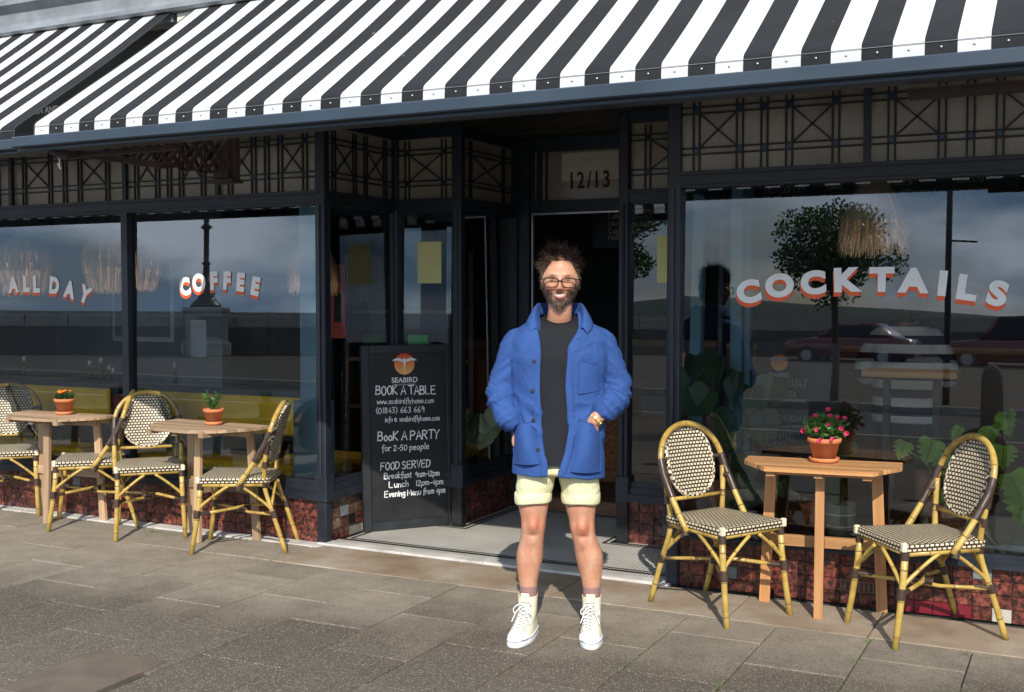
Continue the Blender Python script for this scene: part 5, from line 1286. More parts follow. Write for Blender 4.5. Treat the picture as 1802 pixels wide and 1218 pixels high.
# sea wall
P1, P2 = seen_in_window(560, 638, 2, 0), seen_in_window(240, 640, 2, 0); wd_ = (P2 - P1).normalized()
sw = empty('sea_wall', (P1.x, P1.y, 0), math.atan2(wd_.y, wd_.x), 'long low stone sea wall far across the road', 'wall')
MB().box(-60, 60, -.3, .3, -.2, .95).build('wall_base', 'dark_stone', sw)
MB().box(-60, 60, -.25, .25, 1.36, 1.50).build('coping', 'stone', sw)
rs = random.Random(8); x = -12
bms = [MB().box(-w_ / 2, w_ / 2, -.26, .26, .955, 1.355, bev=.02).mesh('stone_block', 'stone') for w_ in (.8, 1.1, 1.4)]
while x < 26:
    k_ = rs.randrange(3); w_ = (.8, 1.1, 1.4)[k_]; inst('stone_block', bms[k_], sw, (x + w_ / 2, rs.uniform(-.02, .02), 0)); x += w_ + .02
MB().box(-60, -12, -.26, .26, .955, 1.355).build('wall_stretch', 'stone', sw); MB().box(x, 60, -.26, .26, .955, 1.355).build('wall_stretch', 'stone', sw)
# lamp standard on a panelled stone plinth
c_ = seen_in_window(362, 641, 2, 0); lx, ly = c_.x, c_.y
lm = empty('lamp_standard', (lx, ly, 0), R(30), 'ornate dark cast iron lamp standard on a panelled pale stone plinth', 'street lamp'); lm.scale = (1.35, 1.35, 1.35)
m = MB(); m.box(-.50, .50, -.50, .50, 0, .35, bev=.02); m.box(-.43, .43, -.43, .43, .35, 1.10); m.box(-.48, .48, -.48, .48, 1.10, 1.22, bev=.02); m.build('plinth', 'stone', lm)
MB().box(-.28, .28, -.445, -.43, .48, 1.0).build('panel', 'dark_stone', lm); MB().box(.43, .445, -.28, .28, .48, 1.0).build('panel', 'dark_stone', lm)
MB().lathe([(.40, 1.22), (.38, 1.30), (.26, 1.42), (.20, 1.50), (.24, 1.58), (.12, 1.70), (.10, 1.8), (.15, 1.86), (.09, 1.9), (.08, 2.3), (.12, 2.34), (.07, 2.40), (.07, 3.2), (.16, 3.26), (.07, 3.34), (.07, 3.5), (.15, 3.56), (.06, 3.64), (.055, 4.6), (.13, 4.7), (.04, 4.8), (.04, 5.2), (.2, 5.3), (.24, 5.7), (.05, 5.9), (0, 6.0)], seg=16).build('column', 'black_metal', lm, True)
sg = empty('sign_pillar', tuple(seen_in_window(348, 644, 2, 0)), R(30), 'short pale information pillar in front of the stone plinth', 'sign'); sg.scale = (1.4, 1.4, 1.4)
MB().box(-.20, .20, -.12, .12, 0, .86, bev=.01).build('pillar', 'paper', sg)
for i in range(5): MB().box(-.03, .03, -.123, -.12, .15 + .12 * i, .20 + .12 * i).build('mark', 'ink', sg)
# bollard and pole
b_ = seen_in_window(1745, 782, 2, 0); bo = empty('bollard', (b_.x, b_.y, 0), 0, 'round topped stone bollard seen in the right window', 'bollard')
MB().lathe([(.135, 0), (.13, .6), (.125, .72), (.10, .82), (.05, .87), (0, .88)], seg=20).build('post', 'dark_stone', bo, True)
pp = empty('lamp_pole', (-2.1, -14.6, 0), 0, 'plain thin dark pole across the road seen in the right window', 'pole')
MB().tube([(0, 0, 0), (0, 0, 1.2), (0, 0, 6)], [.06, .055, .045], 10).build('shaft', 'black_metal', pp, True); MB().bar((0, 0, 2.75), (.45, 0, 2.72), .03, .03).build('bracket', 'black_metal', pp)
# parked cars
def car(loc, rz, label, L_=4.2, H_=1.42, mat='car_red'):
    t_ = empty('parked_car', loc, rz, label, 'car', 'red vehicles parked across the road')
    sec = [(-L_ / 2, .35, .62), (-L_ / 2 + .08, .28, .80), (-1.35, .26, .88), (-.75, .24, .92), (1.5, .25, .95), (L_ / 2 - .06, .28, .86), (L_ / 2, .36, .66)]
    rings = []
    for x_, z0, z1 in sec:
        rings.append([(x_, -.82, z0), (x_, -.88, (z0 + z1) / 2), (x_, -.80, z1), (x_, 0, z1 + .03), (x_, .80, z1), (x_, .88, (z0 + z1) / 2), (x_, .82, z0), (x_, 0, z0 - .02)])
    m = MB(); m.loft(rings); m.build('body', mat, t_, True)
    cab = [(-1.0, .90), (-.45, H_ - .04), (.9, H_), (1.55, .95)]
    m = MB(); m.loft([[(x_, -.74 + (z_ - .9) * .25, z_), (x_, .74 - (z_ - .9) * .25, z_), (x_, .74, .90), (x_, -.74, .90)] for x_, z_ in cab]); m.build('roof', mat, t_, True)
    for s_ in (-1, 1):
        m = MB(); m.add([(-.75, s_ * .742, .95), (1.3, s_ * .742, .98), (.85, s_ * .645, H_ - .06), (-.4, s_ * .645, H_ - .09)], [[0, 1, 2, 3]]); m.build('side_window', 'ink', t_)
    wm = MB(); wm.tube([(0, -.1, 0), (0, .1, 0)], .31, 20, mi=0); wm.tube([(0, -.105, 0), (0, .105, 0)], .19, 14, mi=1); wme = wm.mesh('wheel', ['rubber_black', 'steel'])
    for x_ in (-1.3, 1.3):
        for s_ in (-.78, .78): inst('wheel', wme, t_, (x_, s_, .31))
    for s_ in (-.6, .6): MB().box(-L_ / 2 - .01, -L_ / 2 + .03, s_ - .13, s_ + .13, .58, .70, bev=.005).build('headlight', 'paper', t_)
    return t_
a_ = seen_in_window(1500, 648, 2, -.12); car((a_.x, a_.y, -.12), R(8), 'dark red parked car on the left in the window reflection')
car((a_.x + 5.2, a_.y + 1.0, -.12), R(8), 'dark red parked car on the right in the window reflection', 4.3, 1.7)
# grass and moss in the joints
gm = MB(); rgx = random.Random(2)
def tuft(px, py, n, sx, sy, h_=.018):
    c = at(px, py, 2, 0)
    for _ in range(n):
        p = Vector((c.x + rgx.gauss(0, sx), c.y + rgx.gauss(0, sy), -.004)); a_ = rgx.uniform(0, 6.283); hh = h_ * rgx.uniform(.4, 1.3)
        d = Vector((math.cos(a_) * hh * .6, math.sin(a_) * hh * .6, hh)); s_ = Vector((-math.sin(a_), math.cos(a_), 0)) * .0012
        gm.add([p - s_, p + s_, p + d], [[0, 1, 2]])
for px, py, n, sx, sy in ((20, 897, 160, .10, .02), (55, 900, 60, .06, .015), (135, 915, 40, .08, .01), (265, 935, 50, .05, .01), (445, 950, 90, .05, .02), (250, 930, 40, .1, .006)): tuft(px, py, n, sx, sy)
for c_ in range(-21, 4):                                  # moss lines in the long joints
    xj = -0.42 + SW * c_
    if rgx.random() < .65:
        y0 = rgx.uniform(-1.9, -.5); l_ = rgx.uniform(.15, .6)
        for _ in range(int(l_ * 170)):
            y_ = y0 - l_ * rgx.random(); p = Vector((xj + rgx.gauss(0, .004), y_, -.006)); a_ = rgx.uniform(0, 6.283); hh = .012 * rgx.uniform(.4, 1.2)
            d = Vector((math.cos(a_) * hh * .7, math.sin(a_) * hh * .7, hh)); s_ = Vector((-math.sin(a_), math.cos(a_), 0)) * .0014
            gm.add([p - s_, p + s_, p + d], [[0, 1, 2]])
for px, py, n in ((1525, 1128, 120), (1505, 1165, 80), (1700, 1152, 70), (1170, 1110, 40), (1265, 1210, 60)): tuft(px, py, n, .012, .03, .014)
g_ = gm.build('joint_grass', 'grass_blade'); tag(g_, 'small tufts of grass and moss growing in the paving joints', 'grass', kind='stuff')
# ================================================================ PEOPLE
def sup(t_, a_, b_, e=2.3):
    c_, s_ = math.cos(t_), math.sin(t_)
    return (abs(c_) ** (2 / e) * (1 if c_ >= 0 else -1) * a_, abs(s_) ** (2 / e) * (1 if s_ >= 0 else -1) * b_)
def interp(z_, tab, col_=1):
    """tab sorted by first value"""
    if z_ <= tab[0][0]: return tab[0][col_]
    for i in range(1, len(tab)):
        if z_ <= tab[i][0]:
            f = (z_ - tab[i - 1][0]) / (tab[i][0] - tab[i - 1][0]); f = f * f * (3 - 2 * f) * .5 + f * .5
            return tab[i - 1][col_] + (tab[i][col_] - tab[i - 1][col_]) * f
    return tab[-1][col_]
def ell_tube(m, secs, seg=20, n=6, capk=1.0):
    """secs: (x,y,z,rx,ry) swept smoothly, rings perpendicular to the path"""
    P = spline(secs, n); pts = [Vector(p[:3]) for p in P]; rings = []; N = len(P)
    for i, p in enumerate(P):
        t_ = (pts[min(i + 1, N - 1)] - pts[max(i - 1, 0)]).normalized()
        u = Vector((1, 0, 0)); u = (u - t_ * u.dot(t_)); u = u.normalized() if u.length > .2 else (Vector((0, 1, 0)) - t_ * t_.y).normalized()
        w_ = t_.cross(u)
        rings.append([pts[i] + u * math.cos(2 * math.pi * k_ / seg) * p[3] + w_ * math.sin(2 * math.pi * k_ / seg) * p[4] for k_ in range(seg)])
    # round the ends
    def capr(r_, c_, t_, s_): return [[c_ + (q - c_) * f + t_ * d * s_ for q in r_] for f, d in ((.85, .45), (.5, .8), (.15, .95))]
    r0 = (pts[0] - pts[1]).normalized(); r1 = (pts[-1] - pts[-2]).normalized()
    rings = capr(rings[0], pts[0], r0, P[0][3] * capk)[::-1] + rings + capr(rings[-1], pts[-1], r1, P[-1][3] * capk)
    m.loft(rings)
def remesh(m, voxel, smooth=3, fac=.5):
    me = m.mesh('tmp', []); o = bpy.data.objects.new('tmp', me); col.objects.link(o)
    r_ = o.modifiers.new('r', 'REMESH'); r_.mode = 'VOXEL'; r_.voxel_size = voxel
    if smooth: s_ = o.modifiers.new('s', 'SMOOTH'); s_.factor = fac; s_.iterations = smooth
    dg = bpy.context.evaluated_depsgraph_get(); out_ = bpy.data.meshes.new_from_object(o.evaluated_get(dg))
    bpy.data.objects.remove(o); bpy.data.meshes.remove(me)
    out_.polygons.foreach_set('use_smooth', [True] * len(out_.polygons)); return out_
def coords(me):
    a_ = np.empty(len(me.vertices) * 3, 'f'); me.vertices.foreach_get('co', a_); return a_.reshape(-1, 3)
def normals(me):
    a_ = np.empty(len(me.vertices) * 3, 'f'); me.vertices.foreach_get('normal', a_); return a_.reshape(-1, 3)
def setco(me, a_): me.vertices.foreach_set('co', a_.astype('f').ravel()); me.update()
def paint(me, cols):
    at_ = me.color_attributes.new('Col', 'FLOAT_COLOR', 'POINT'); c4 = np.ones((len(cols), 4), 'f'); c4[:, :3] = cols; at_.data.foreach_set('color', c4.ravel())
def as_part(me, name, mat, par):
    me.name = name; me.materials.clear(); me.materials.append(MATS[mat]); return inst(name, me, par)
G = lambda x_, s_: np.exp(-(x_ / s_) ** 2)
def sstep(a_, b_, x_): t_ = np.clip((x_ - a_) / (b_ - a_), 0, 1); return t_ * t_ * (3 - 2 * t_)

k = NT('skin', 0.52, 0.40); a_ = k.n('Attribute', attribute_name='Col'); n = k.noise(k.coord('Object'), 60, 4); n2 = k.noise(k.coord('Object'), 16, 4)
c = k.mix(k.ramp(n2, (.3, .0), (.7, .38)), a_.outputs['Color'], (.46, .17, .11)); c = k.mix(k.ramp(n, (.35, .12), (.6, 0)), c, (.30, .14, .09)); k.base(c)
k.b.inputs['Subsurface Weight'].default_value = .12; k.b.inputs['Subsurface Radius'].default_value = (.012, .004, .002); k.b.inputs['Subsurface Scale'].default_value = .6
k.bump(k.noise(k.coord('Object'), 240, 3), .12, .0015)
k = NT('hair', 0.75, 0.15); a_ = k.n('Attribute', attribute_name='Col'); k.base(a_.outputs['Color'])
def cloth(name, c_, c2=None, scale=420, bump=.35, rough=.85):
    k = NT(name, rough, .25); v = k.coord('Object'); wv = k.n('TexWave', wave_type='BANDS', bands_direction='DIAGONAL'); wv.inputs['Scale'].default_value = scale; wv.inputs['Distortion'].default_value = 1.0; k.l(v, wv.inputs['Vector'])
    n = k.noise(v, 6, 5); f = k.noise(v, 90, 4, .7)
    cc = k.ramp(n, (.3, tuple(x * .88 for x in c_)), (.7, tuple(min(1, x * 1.1) for x in c_)))
    cc = k.mix(k.ramp(f, (.4, .25), (.65, 0)), cc, c2 or tuple(x * .7 for x in c_)); k.base(cc)
    k.bump(k.mix(.6, wv.outputs['Color'], f), bump * .5, .0010)
cloth('jacket_cotton', (.032, .080, .25), (.020, .05, .17))
cloth('tee_cotton', (.014, .0145, .018), None, 500, .2)
cloth('shorts_cotton', (.72, .68, .42), (.60, .55, .33), 420, .25)
cloth('shoe_canvas', (.74, .68, .50), (.62, .55, .40), 600, .4)
cloth('sock_knit', (.30, .17, .15), (.20, .10, .09), 300, .4)
simple('shoe_rubber', (.80, .79, .75), .45, .05, 20, .05)
simple('eye_white', (.33, .27, .24), .3, .03, 9, 0)
simple('tooth', (.56, .50, .43), .3, .03, 60, 0)
simple('lip', (.42, .15, .13), .45, .1, 60, .1)
simple('tortoise', (.016, .008, .005), .3, .5, 60, 0)
k = NT('striped_jumper', .85, .2); v = k.coord('Object'); sx_ = k.n('SeparateXYZ'); k.l(v, sx_.inputs[0]); mm_ = k.n('Math', operation='MULTIPLY'); mm_.inputs[1].default_value = 9.0; k.l(sx_.outputs['Z'], mm_.inputs[0]); ff = k.n('Math', operation='FRACT'); k.l(mm_.outputs[0], ff.inputs[0]); gt = k.n('Math', operation='GREATER_THAN'); gt.inputs[1].default_value = .5; k.l(ff.outputs[0], gt.inputs[0]); k.base(k.mix(gt.outputs[0], (.02, .025, .04), (.78, .75, .70)))

CX = 0.013
TORSO = [(.70, .206, .150, .010), (.80, .204, .148, .008), (.92, .198, .140, .006), (1.02, .194, .134, .004), (1.15, .200, .136, .004), (1.27, .214, .140, .008), (1.345, .212, .128, .014), (1.385, .196, .112, .018), (1.415, .158, .094, .022), (1.445, .108, .082, .026), (1.475, .088, .076, .028)]
OPEN_L = [(.70, -.024), (.735, -.038), (.80, -.036), (.87, -.055), (.96, -.064), (1.15, -.072), (1.31, -.068), (1.40, -.082), (1.48, -.085)]
OPEN_R = [(.70, .020), (.735, .004), (.80, .026), (.87, .046), (.96, .060), (1.05, .052), (1.15, .045), (1.31, .056), (1.40, .100), (1.48, .102)]
def torso_pt(z_, t_, grow=0.0):
    a_ = interp(z_, TORSO, 1) + grow; b_ = interp(z_, TORSO, 2) + grow; cy_ = interp(z_, TORSO, 3); x_, y_ = sup(t_, a_, b_); return (x_ + CX, y_ + cy_, z_)
def front_y(x_, z_, grow=0.0):
    a_ = interp(z_, TORSO, 1) + grow; b_ = interp(z_, TORSO, 2) + grow; q = min(.999, abs((x_ - CX) / a_)); return interp(z_, TORSO, 3) - b_ * (1 - q ** 2.3) ** (1 / 2.3)
def ang_at(x_, z_):
    a_ = interp(z_, TORSO, 1); q = max(-.99, min(.99, (x_ - CX) / a_)); c_ = abs(q) ** 1.15 * (1 if q >= 0 else -1); return -math.acos(c_)   # front half, angle in (-pi, 0)
def head_mesh(m, hx, hy, hz, tilt=0.0):
    """closed head around (hx,hy,hz): hz is the eye line"""
    NU, NV = 72, 56; vs = []
    for j in range(NV + 1):
        ph = math.pi * j / NV
        for i in range(NU):
            th = 2 * math.pi * i / NU; vs.append((math.sin(ph) * math.cos(th), math.sin(ph) * math.sin(th), math.cos(ph)))
    v = np.array(vs); d = v.copy()
    x_ = v[:, 0] * .088; y_ = v[:, 1] * .098; z_ = v[:, 2] * .131
    z_ = np.where(v[:, 2] < 0, z_ * 1.02, z_)
    fr_ = sstep(0.1, -.5, v[:, 1])                       # front weight
    low = sstep(.01, -.12, z_)
    x_ *= 1 - .27 * low * (.6 + .4 * fr_)
    y_ = np.where(v[:, 1] > 0, y_ * (1 - .34 * low), y_ * (1 - .03 * low)); y_ += .012 * (1 - fr_) 
    # flatten face front a little
    y_ = np.where(y_ < -.082, -.082 + (y_ + .082) * .5, y_)
    Z = z_
    def add(dy, cx_, cz_, sx_, sz_):
        nonlocal y_
        y_ = y_ - dy * G(x_ - cx_, sx_) * G(Z - cz_, sz_) * fr_
    nose = np.where(Z > -.038, sstep(.028, -.030, Z) * .031, .031 * sstep(-.052, -.038, Z))
    y_ = y_ - nose * G(x_, .0120) * fr_
    y_ = y_ - .008 * G(x_, .017) * G(Z + .034, .012) * fr_
    for s_ in (-1, 1):
        u_ = np.clip((-.028 - Z) / .045, 0, 1); y_ = y_ + .0045 * G(x_ - s_ * (.022 + .020 * u_), .0040) * (Z < -.026) * (Z > -.078) * fr_
    add(.011, 0.0150, -.036, .0075, .008); add(.011, -.0150, -.036, .0075, .008)
    for s_ in (-1, 1):
        add(-.011, s_ * .033, .001, .017, .012); add(.007, s_ * .030, .024, .022, .009); add(.011, s_ * .044, -.036, .020, .016); add(-.004, s_ * .056, -.065, .015, .02)
        add(.0045, s_ * .033, -.014, .016, .004); add(.003, s_ * .033, .008, .016, .0035)
    add(.006, 0, -.069, .032, .022); add(-.009, 0, -.0680 , .028, .0070); add(.005, 0, -.078, .020, .005); add(.003, 0, -.056, .020, .005)
    add(.017, 0, -.114, .024, .018); add(.003, 0, .06, .04, .03)
    P = np.stack([x_, y_, z_], 1)
    c_, s_ = math.cos(tilt), math.sin(tilt)
    P = np.stack([P[:, 0] * c_ + P[:, 2] * s_, P[:, 1], -P[:, 0] * s_ + P[:, 2] * c_], 1)
    P += np.array([hx, hy, hz])
    fs = []
    for j in range(NV):
        for i in range(NU):
            k_ = (i + 1) % NU; fs.append([j * NU + i, (j + 1) * NU + i, (j + 1) * NU + k_, j * NU + k_])
    m.add([tuple(p) for p in P], fs)
    for s_ in (-1, 1):                                   # ears
        m.lathe([(0, -.006), (.018, -.004), (.023, 0), (.019, .005), (.010, .003), (0, .002)], seg=16, M=Matrix.Translation((hx + s_ * .080, hy + .022, hz - .008)) @ Matrix.Rotation(s_ * R(78), 4, 'Y') @ Matrix.Diagonal((1.35, .85, 1, 1)))
def finger(m, base, d1, d2, L_, r_):
    b_ = Vector(base); d1 = Vector(d1).normalized(); d2 = Vector(d2).normalized(); p1 = b_ + d1 * L_ * .45; p2 = p1 + (d1 + d2).normalized() * L_ * .30; p3 = p2 + d2 * L_ * .25
    ell_tube(m, [(*b_, r_, r_), (*p1, r_ * .95, r_ * .95), (*p2, r_ * .88, r_ * .88), (*p3, r_ * .78, r_ * .78)], 10, 3)
def hand(m, wrist, dirn, s_):
    w_ = Vector(wrist); d = Vector(dirn).normalized(); side = Vector((0, 0, 1)).cross(d).normalized() if abs(d.z) < .9 else Vector((s_, 0, 0)); nrm = d.cross(side)
    pm = w_ + d * .055
    ell_tube(m, [(*(w_ - d * .02), .026, .020), (*(w_ + d * .02), .032, .018), (*pm, .040, .017), (*(w_ + d * .088), .038, .014)], 14, 3)
    for i, (o_, L_) in enumerate(((-.028, .066), (-.009, .076), (.010, .070), (.028, .056))): finger(m, w_ + d * .088 + side * o_, d, d + nrm * .7 * s_, L_, .0085)
    finger(m, w_ + d * .03 - side * .026, d - side * .7, d - side * .15, .062, .0100)

def build_body(par, A, skin=(.56, .29, .175), voxel=.0034, beard=True, face=True):
    m = MB(); hx, hy, hz, tilt = A['head']
    head_mesh(m, hx, hy, hz, tilt)
    ell_tube(m, [(CX, .020, 1.36, .080, .065), (CX, .022, 1.42, .060, .056), (hx, hy + .022, hz - .13, .053, .055), (hx, hy + .016, hz - .06, .056, .058)], 20, 4)
    ell_tube(m, [(CX, 0, .82, .125, .075), (CX, 0, 1.0, .13, .08), (CX, .01, 1.2, .15, .085), (CX, .015, 1.31, .15, .08), (CX, .02, 1.38, .07, .06)], 24, 4, .25)
    ell_tube(m, [(-.08, .01, .84, .055, .055), (0, .01, .86, .055, .055), (.08, .01, .84, .055, .055)], 18, 4)
    for L_ in A['legs']: ell_tube(m, L_, 22, 5)
    for a_, w_, d_, s_ in A['arms']:
        ell_tube(m, a_, 16, 5)
        if d_: hand(m, w_, d_, s_)
    me = remesh(m, voxel, 2); P = coords(me); x_, y_, z_ = P[:, 0], P[:, 1], P[:, 2]
    # knees and shins
    for kx, kz in A['knees']:
        f = (y_ < .03); w_ = G(x_ - kx, .030) * G(z_ - kz, .032) * f; y_ -= .016 * w_
        y_ += .009 * G(x_ - kx - .03, .012) * G(z_ - kz, .05) * f; y_ += .009 * G(x_ - kx + .03, .012) * G(z_ - kz, .05) * f
        y_ -= .007 * G(x_ - kx, .018) * G(z_ - kz + .075, .022) * f; y_ += .005 * G(x_ - kx, .03) * G(z_ - kz + .042, .010) * f
    P = np.stack([x_, y_, z_], 1); setco(me, P)
    C_ = np.tile(np.array(skin), (len(P), 1)).astype(float)
    dx = x_ - hx; dy = y_ - hy; dz = z_ - hz
    dx = dx - dz * math.tan(tilt)
    inh = z_ > hz - .17; frn = dy < -.01
    red = (G(dx - .044, .022) + G(dx + .044, .022)) * G(dz + .036, .020) + G(dx, .014) * G(dz + .038, .016)
    C_ = C_ + (inh & frn)[:, None] * red[:, None] * np.array([.0, -.09, -.07])
    if face:
        smile = -.071 + .35 * np.abs(dx) ** 1.6 * 2.4
        lip = np.where(inh & frn, G(dx, .033) ** 2 * G(dz - smile, .0105), 0); lip = np.clip(lip * 1.6, 0, 1)
        if beard:
            top = np.where(np.abs(dx) < .034, -.049 - .012 * (1 - np.abs(dx) / .034) * 0, -.049 + (np.abs(dx) - .034) * 1.0)
            cheek = sstep(.006, -.006, dz - np.minimum(top, -.006 + (np.abs(dx) - .070) * 2.2 * (np.abs(dx) > .066)))
            neck = sstep(-.150, -.135, dz) * np.where(dz < -.100, (dy < -.040) * 1.0, 1.0)
            ns = np.array([noise.noise(Vector(p) * 90) for p in P[inh]]) if inh.any() else 0
            b_ = np.zeros(len(P)); bb = cheek * neck * (dy < .035); b_[inh] = bb[inh] * np.clip(.80 + ns * .25, 0, 1)
            b_ *= (1 - lip) * (1 - ((np.abs(dx) < .031) & (dz > -.086) & (dz < -.060 + .35 * np.abs(dx))))
            A['beardmask'] = b_
            C_ = C_ * (1 - b_[:, None] * .88) + b_[:, None] * .88 * np.array([.085, .062, .050])
        C_ = C_ * (1 - lip[:, None]) + lip[:, None] * np.array([.46, .17, .14])
        # brows and lash lines
        for s_ in (-1, 1):
            br = G(dx - s_ * .035, .019) ** 2 * G(dz - .0235 + .16 * np.abs(np.abs(dx) - .03), .0050) * (inh & frn)
            C_ = C_ * (1 - .9 * br[:, None]) + .9 * br[:, None] * np.array([.07, .045, .035])
            ey = G(dx - s_ * .0345, .015) ** 2 * G(dz - .001, .0042) * (inh & frn)
            C_ = C_ * (1 - .85 * ey[:, None]) + .85 * ey[:, None] * np.array([.06, .03, .025])
    for kx, kz in A['knees']:
        C_ = C_ + (G(x_ - kx, .045) * G(z_ - kz, .05) * (y_ < .02))[:, None] * np.array([-.02, -.085, -.065])
    C_ = C_ + ((z_ < .62) * .10 * np.array([noise.noise(Vector((p[0] * 28, p[1] * 28, p[2] * 12))) for p in P]))[:, None] * np.array([.7, 1.0, .8]) * .8
    scalp = inh & (dz > A['hairline'](dx, dy)); C_[scalp] = np.array([.045, .030, .022])
    A['scalp'] = scalp
    paint(me, C_); body = as_part(me, 'body', 'skin', par); body['label'] = A.get('blabel', 'bare skin of the body')
    return body, me
def strands(par, name, roots, dirs, lens, wid, cols, segs=4, curl=.35, seed=1, clump=0.0):
    rng = random.Random(seed); m = MB(); cl = []
    for p, d, L_, c_ in zip(roots, dirs, lens, cols):
        p = Vector(p); d = Vector(d).normalized(); s_ = d.cross(Vector((0, -1, .2)))
        s_ = s_.normalized() if s_.length > .05 else d.orthogonal().normalized(); bend = Vector((rng.gauss(0, 1), rng.gauss(0, 1), rng.gauss(0, 1))) * curl + noise.noise_vector(p * 42 + Vector((5, 2, 9))) * clump
        vs = []
        for q in range(segs + 1):
            f = q / segs; pp_ = p + d * L_ * f * (1 - min(.5, .4 * clump) * f) + bend * L_ * f * f; w_ = wid * (1 - f * .8); vs += [pp_ - s_ * w_, pp_ + s_ * w_]; cl += [c_, c_]
        m.add(vs, [[2 * q, 2 * q + 1, 2 * q + 3, 2 * q + 2] for q in range(segs)])
    me = m.mesh(name, []); paint(me, np.array(cl)); o = as_part(me, name, 'hair', par); o['kind'] = 'stuff' if False else 'part'
    del o['kind']; return o

def shoe(par, ankle, toe_dir, flip=1):
    """high canvas trainer; ankle = where the leg enters"""
    M = Matrix.Translation((ankle[0], ankle[1], 0)) @ Matrix.Rotation(math.atan2(toe_dir[0], -toe_dir[1]), 4, 'Z')
    sh_ = empty('shoe', (0, 0, 0)); sh_.parent = par; sh_.matrix_local = M
    def outline(fy, by, hw, N_=30, squash=1.0):
        r_ = []
        for i in range(N_):
            t_ = 2 * math.pi * i / N_; c_, s_ = math.cos(t_), math.sin(t_)
            y_ = (fy + by) / 2 + (by - fy) / 2 * s_; f = (y_ - fy) / (by - fy)
            wd = hw * (1.0 - .20 * sstep(.35, .75, f)) 
            r_.append((wd * abs(c_) ** .80 * (1 if c_ >= 0 else -1) + .006 * flip * (1 - f), y_))
        return r_
    lv = [(.020, -.196, .082, .050), (.038, -.194, .082, .050), (.052, -.184, .080, .0475), (.066, -.160, .077, .044), (.080, -.128, .073, .0405), (.098, -.090, .071, .042), (.118, -.064, .068, .0425), (.145, -.052, .066, .0430), (.172, -.048, .066, .0445), (.190, -.047, .066, .0455)]
    m = MB(); rings = [[(p[0], p[1], z_) for p in outline(fy, by, hw)] for z_, fy, by, hw in lv]
    m.loft(rings, cap=False); inner = [[(p[0] * .93, p[1] * .93, z_) for p in outline(fy, by, hw)] for z_, fy, by, hw in lv[-3:]][::-1]; m.loft([rings[-1], inner[0], inner[2]], cap=False)
    m.build('canvas_upper', 'shoe_canvas', sh_, True)
    m = MB(); r_ = [(0, 1.02), (.006, 1.06), (.030, 1.06), (.034, 1.03)]
    m.loft([[(p[0] * k_, (p[1] + .055) * k_ - .055, z_) for p in outline(-.200, .086, .0515)] for z_, k_ in r_]); m.build('rubber_sole', 'shoe_rubber', sh_, True)
    m = MB(); m.tube([(p[0] * 1.065, (p[1] + .055) * 1.065 - .055, .0300) for p in outline(-.200, .086, .0515)], .0016, 5, closed=True); m.build('sole_stripe', 'nylon_blue', sh_)
    cap = MB(); rr = []
    for i in range(7):
        f = i / 6; y0 = -.202 + .052 * f; 
        rr.append([(math.cos(t_) * .047 * (1 - (1 - f) ** 2.2 * .85) , y0, .036 + math.sin(t_) * (.036 * f ** .6)) for t_ in [math.pi * q / 12 for q in range(13)]])
    cap.loft(rr, cap=False, closed_ring=False); cap.build('toe_cap', 'shoe_rubber', sh_, True)
    # tongue and laces
    tg = MB(); tg.loft([[(x_, -.150 + .10 * f + (-.004 if abs(x_) < .01 else .002), .072 + .125 * f ** .9 + .002) for x_ in (-.022, -.011, 0, .011, .022)] for f in [i / 6 for i in range(7)]], cap=False, closed_ring=False)
    tg2 = MB(); tg2.box(-.021, .021, -.056, -.048, .165, .208, bev=.004); tg2.build('tongue', 'shoe_canvas', sh_)
    la = MB()
    slope = [(-.146, .079), (-.130, .087), (-.112, .096), (-.095, .104), (-.081, .116), (-.070, .131), (-.062, .147), (-.058, .163)]
    for i in range(len(slope) - 1):
        (ya, za), (yb, zb) = slope[i], slope[i + 1]
        la.tube([(-.020, ya, za - .004), (0, (ya + yb) / 2 - .007, (za + zb) / 2 + .004), (.020, yb, zb - .004)], .0028, 5); la.tube([(.020, ya, za - .004), (0, (ya + yb) / 2 - .007, (za + zb) / 2 + .004), (-.020, yb, zb - .004)], .0028, 5)
    for s_ in (-1, 1):
        la.tube(spline([(0, -.068, .160), (s_ * .02, -.088, .165), (s_ * .040, -.093, .145), (s_ * .038, -.085, .125), (s_ * .014, -.076, .148), (0, -.068, .158)], 4), .0024, 5)
        la.tube(spline([(0, -.070, .158), (s_ * .022, -.095, .140), (s_ * .036, -.108, .108), (s_ * .042, -.112, .092)], 4), .0022, 5)
    la.build('laces', 'shoe_rubber', sh_)
    ey = MB()
    for (y_, z_) in slope[::1]:
        for s_ in (-1, 1): ey.lathe([(0, -.002), (.0042, -.001), (.0042, .001), (0, .0015)], seg=8, M=Matrix.Translation((s_ * .0265, y_ + .004, z_ - .004)) @ Matrix.Rotation(R(55), 4, 'X'))
    ey.build('eyelets', 'steel', sh_)
    return sh_

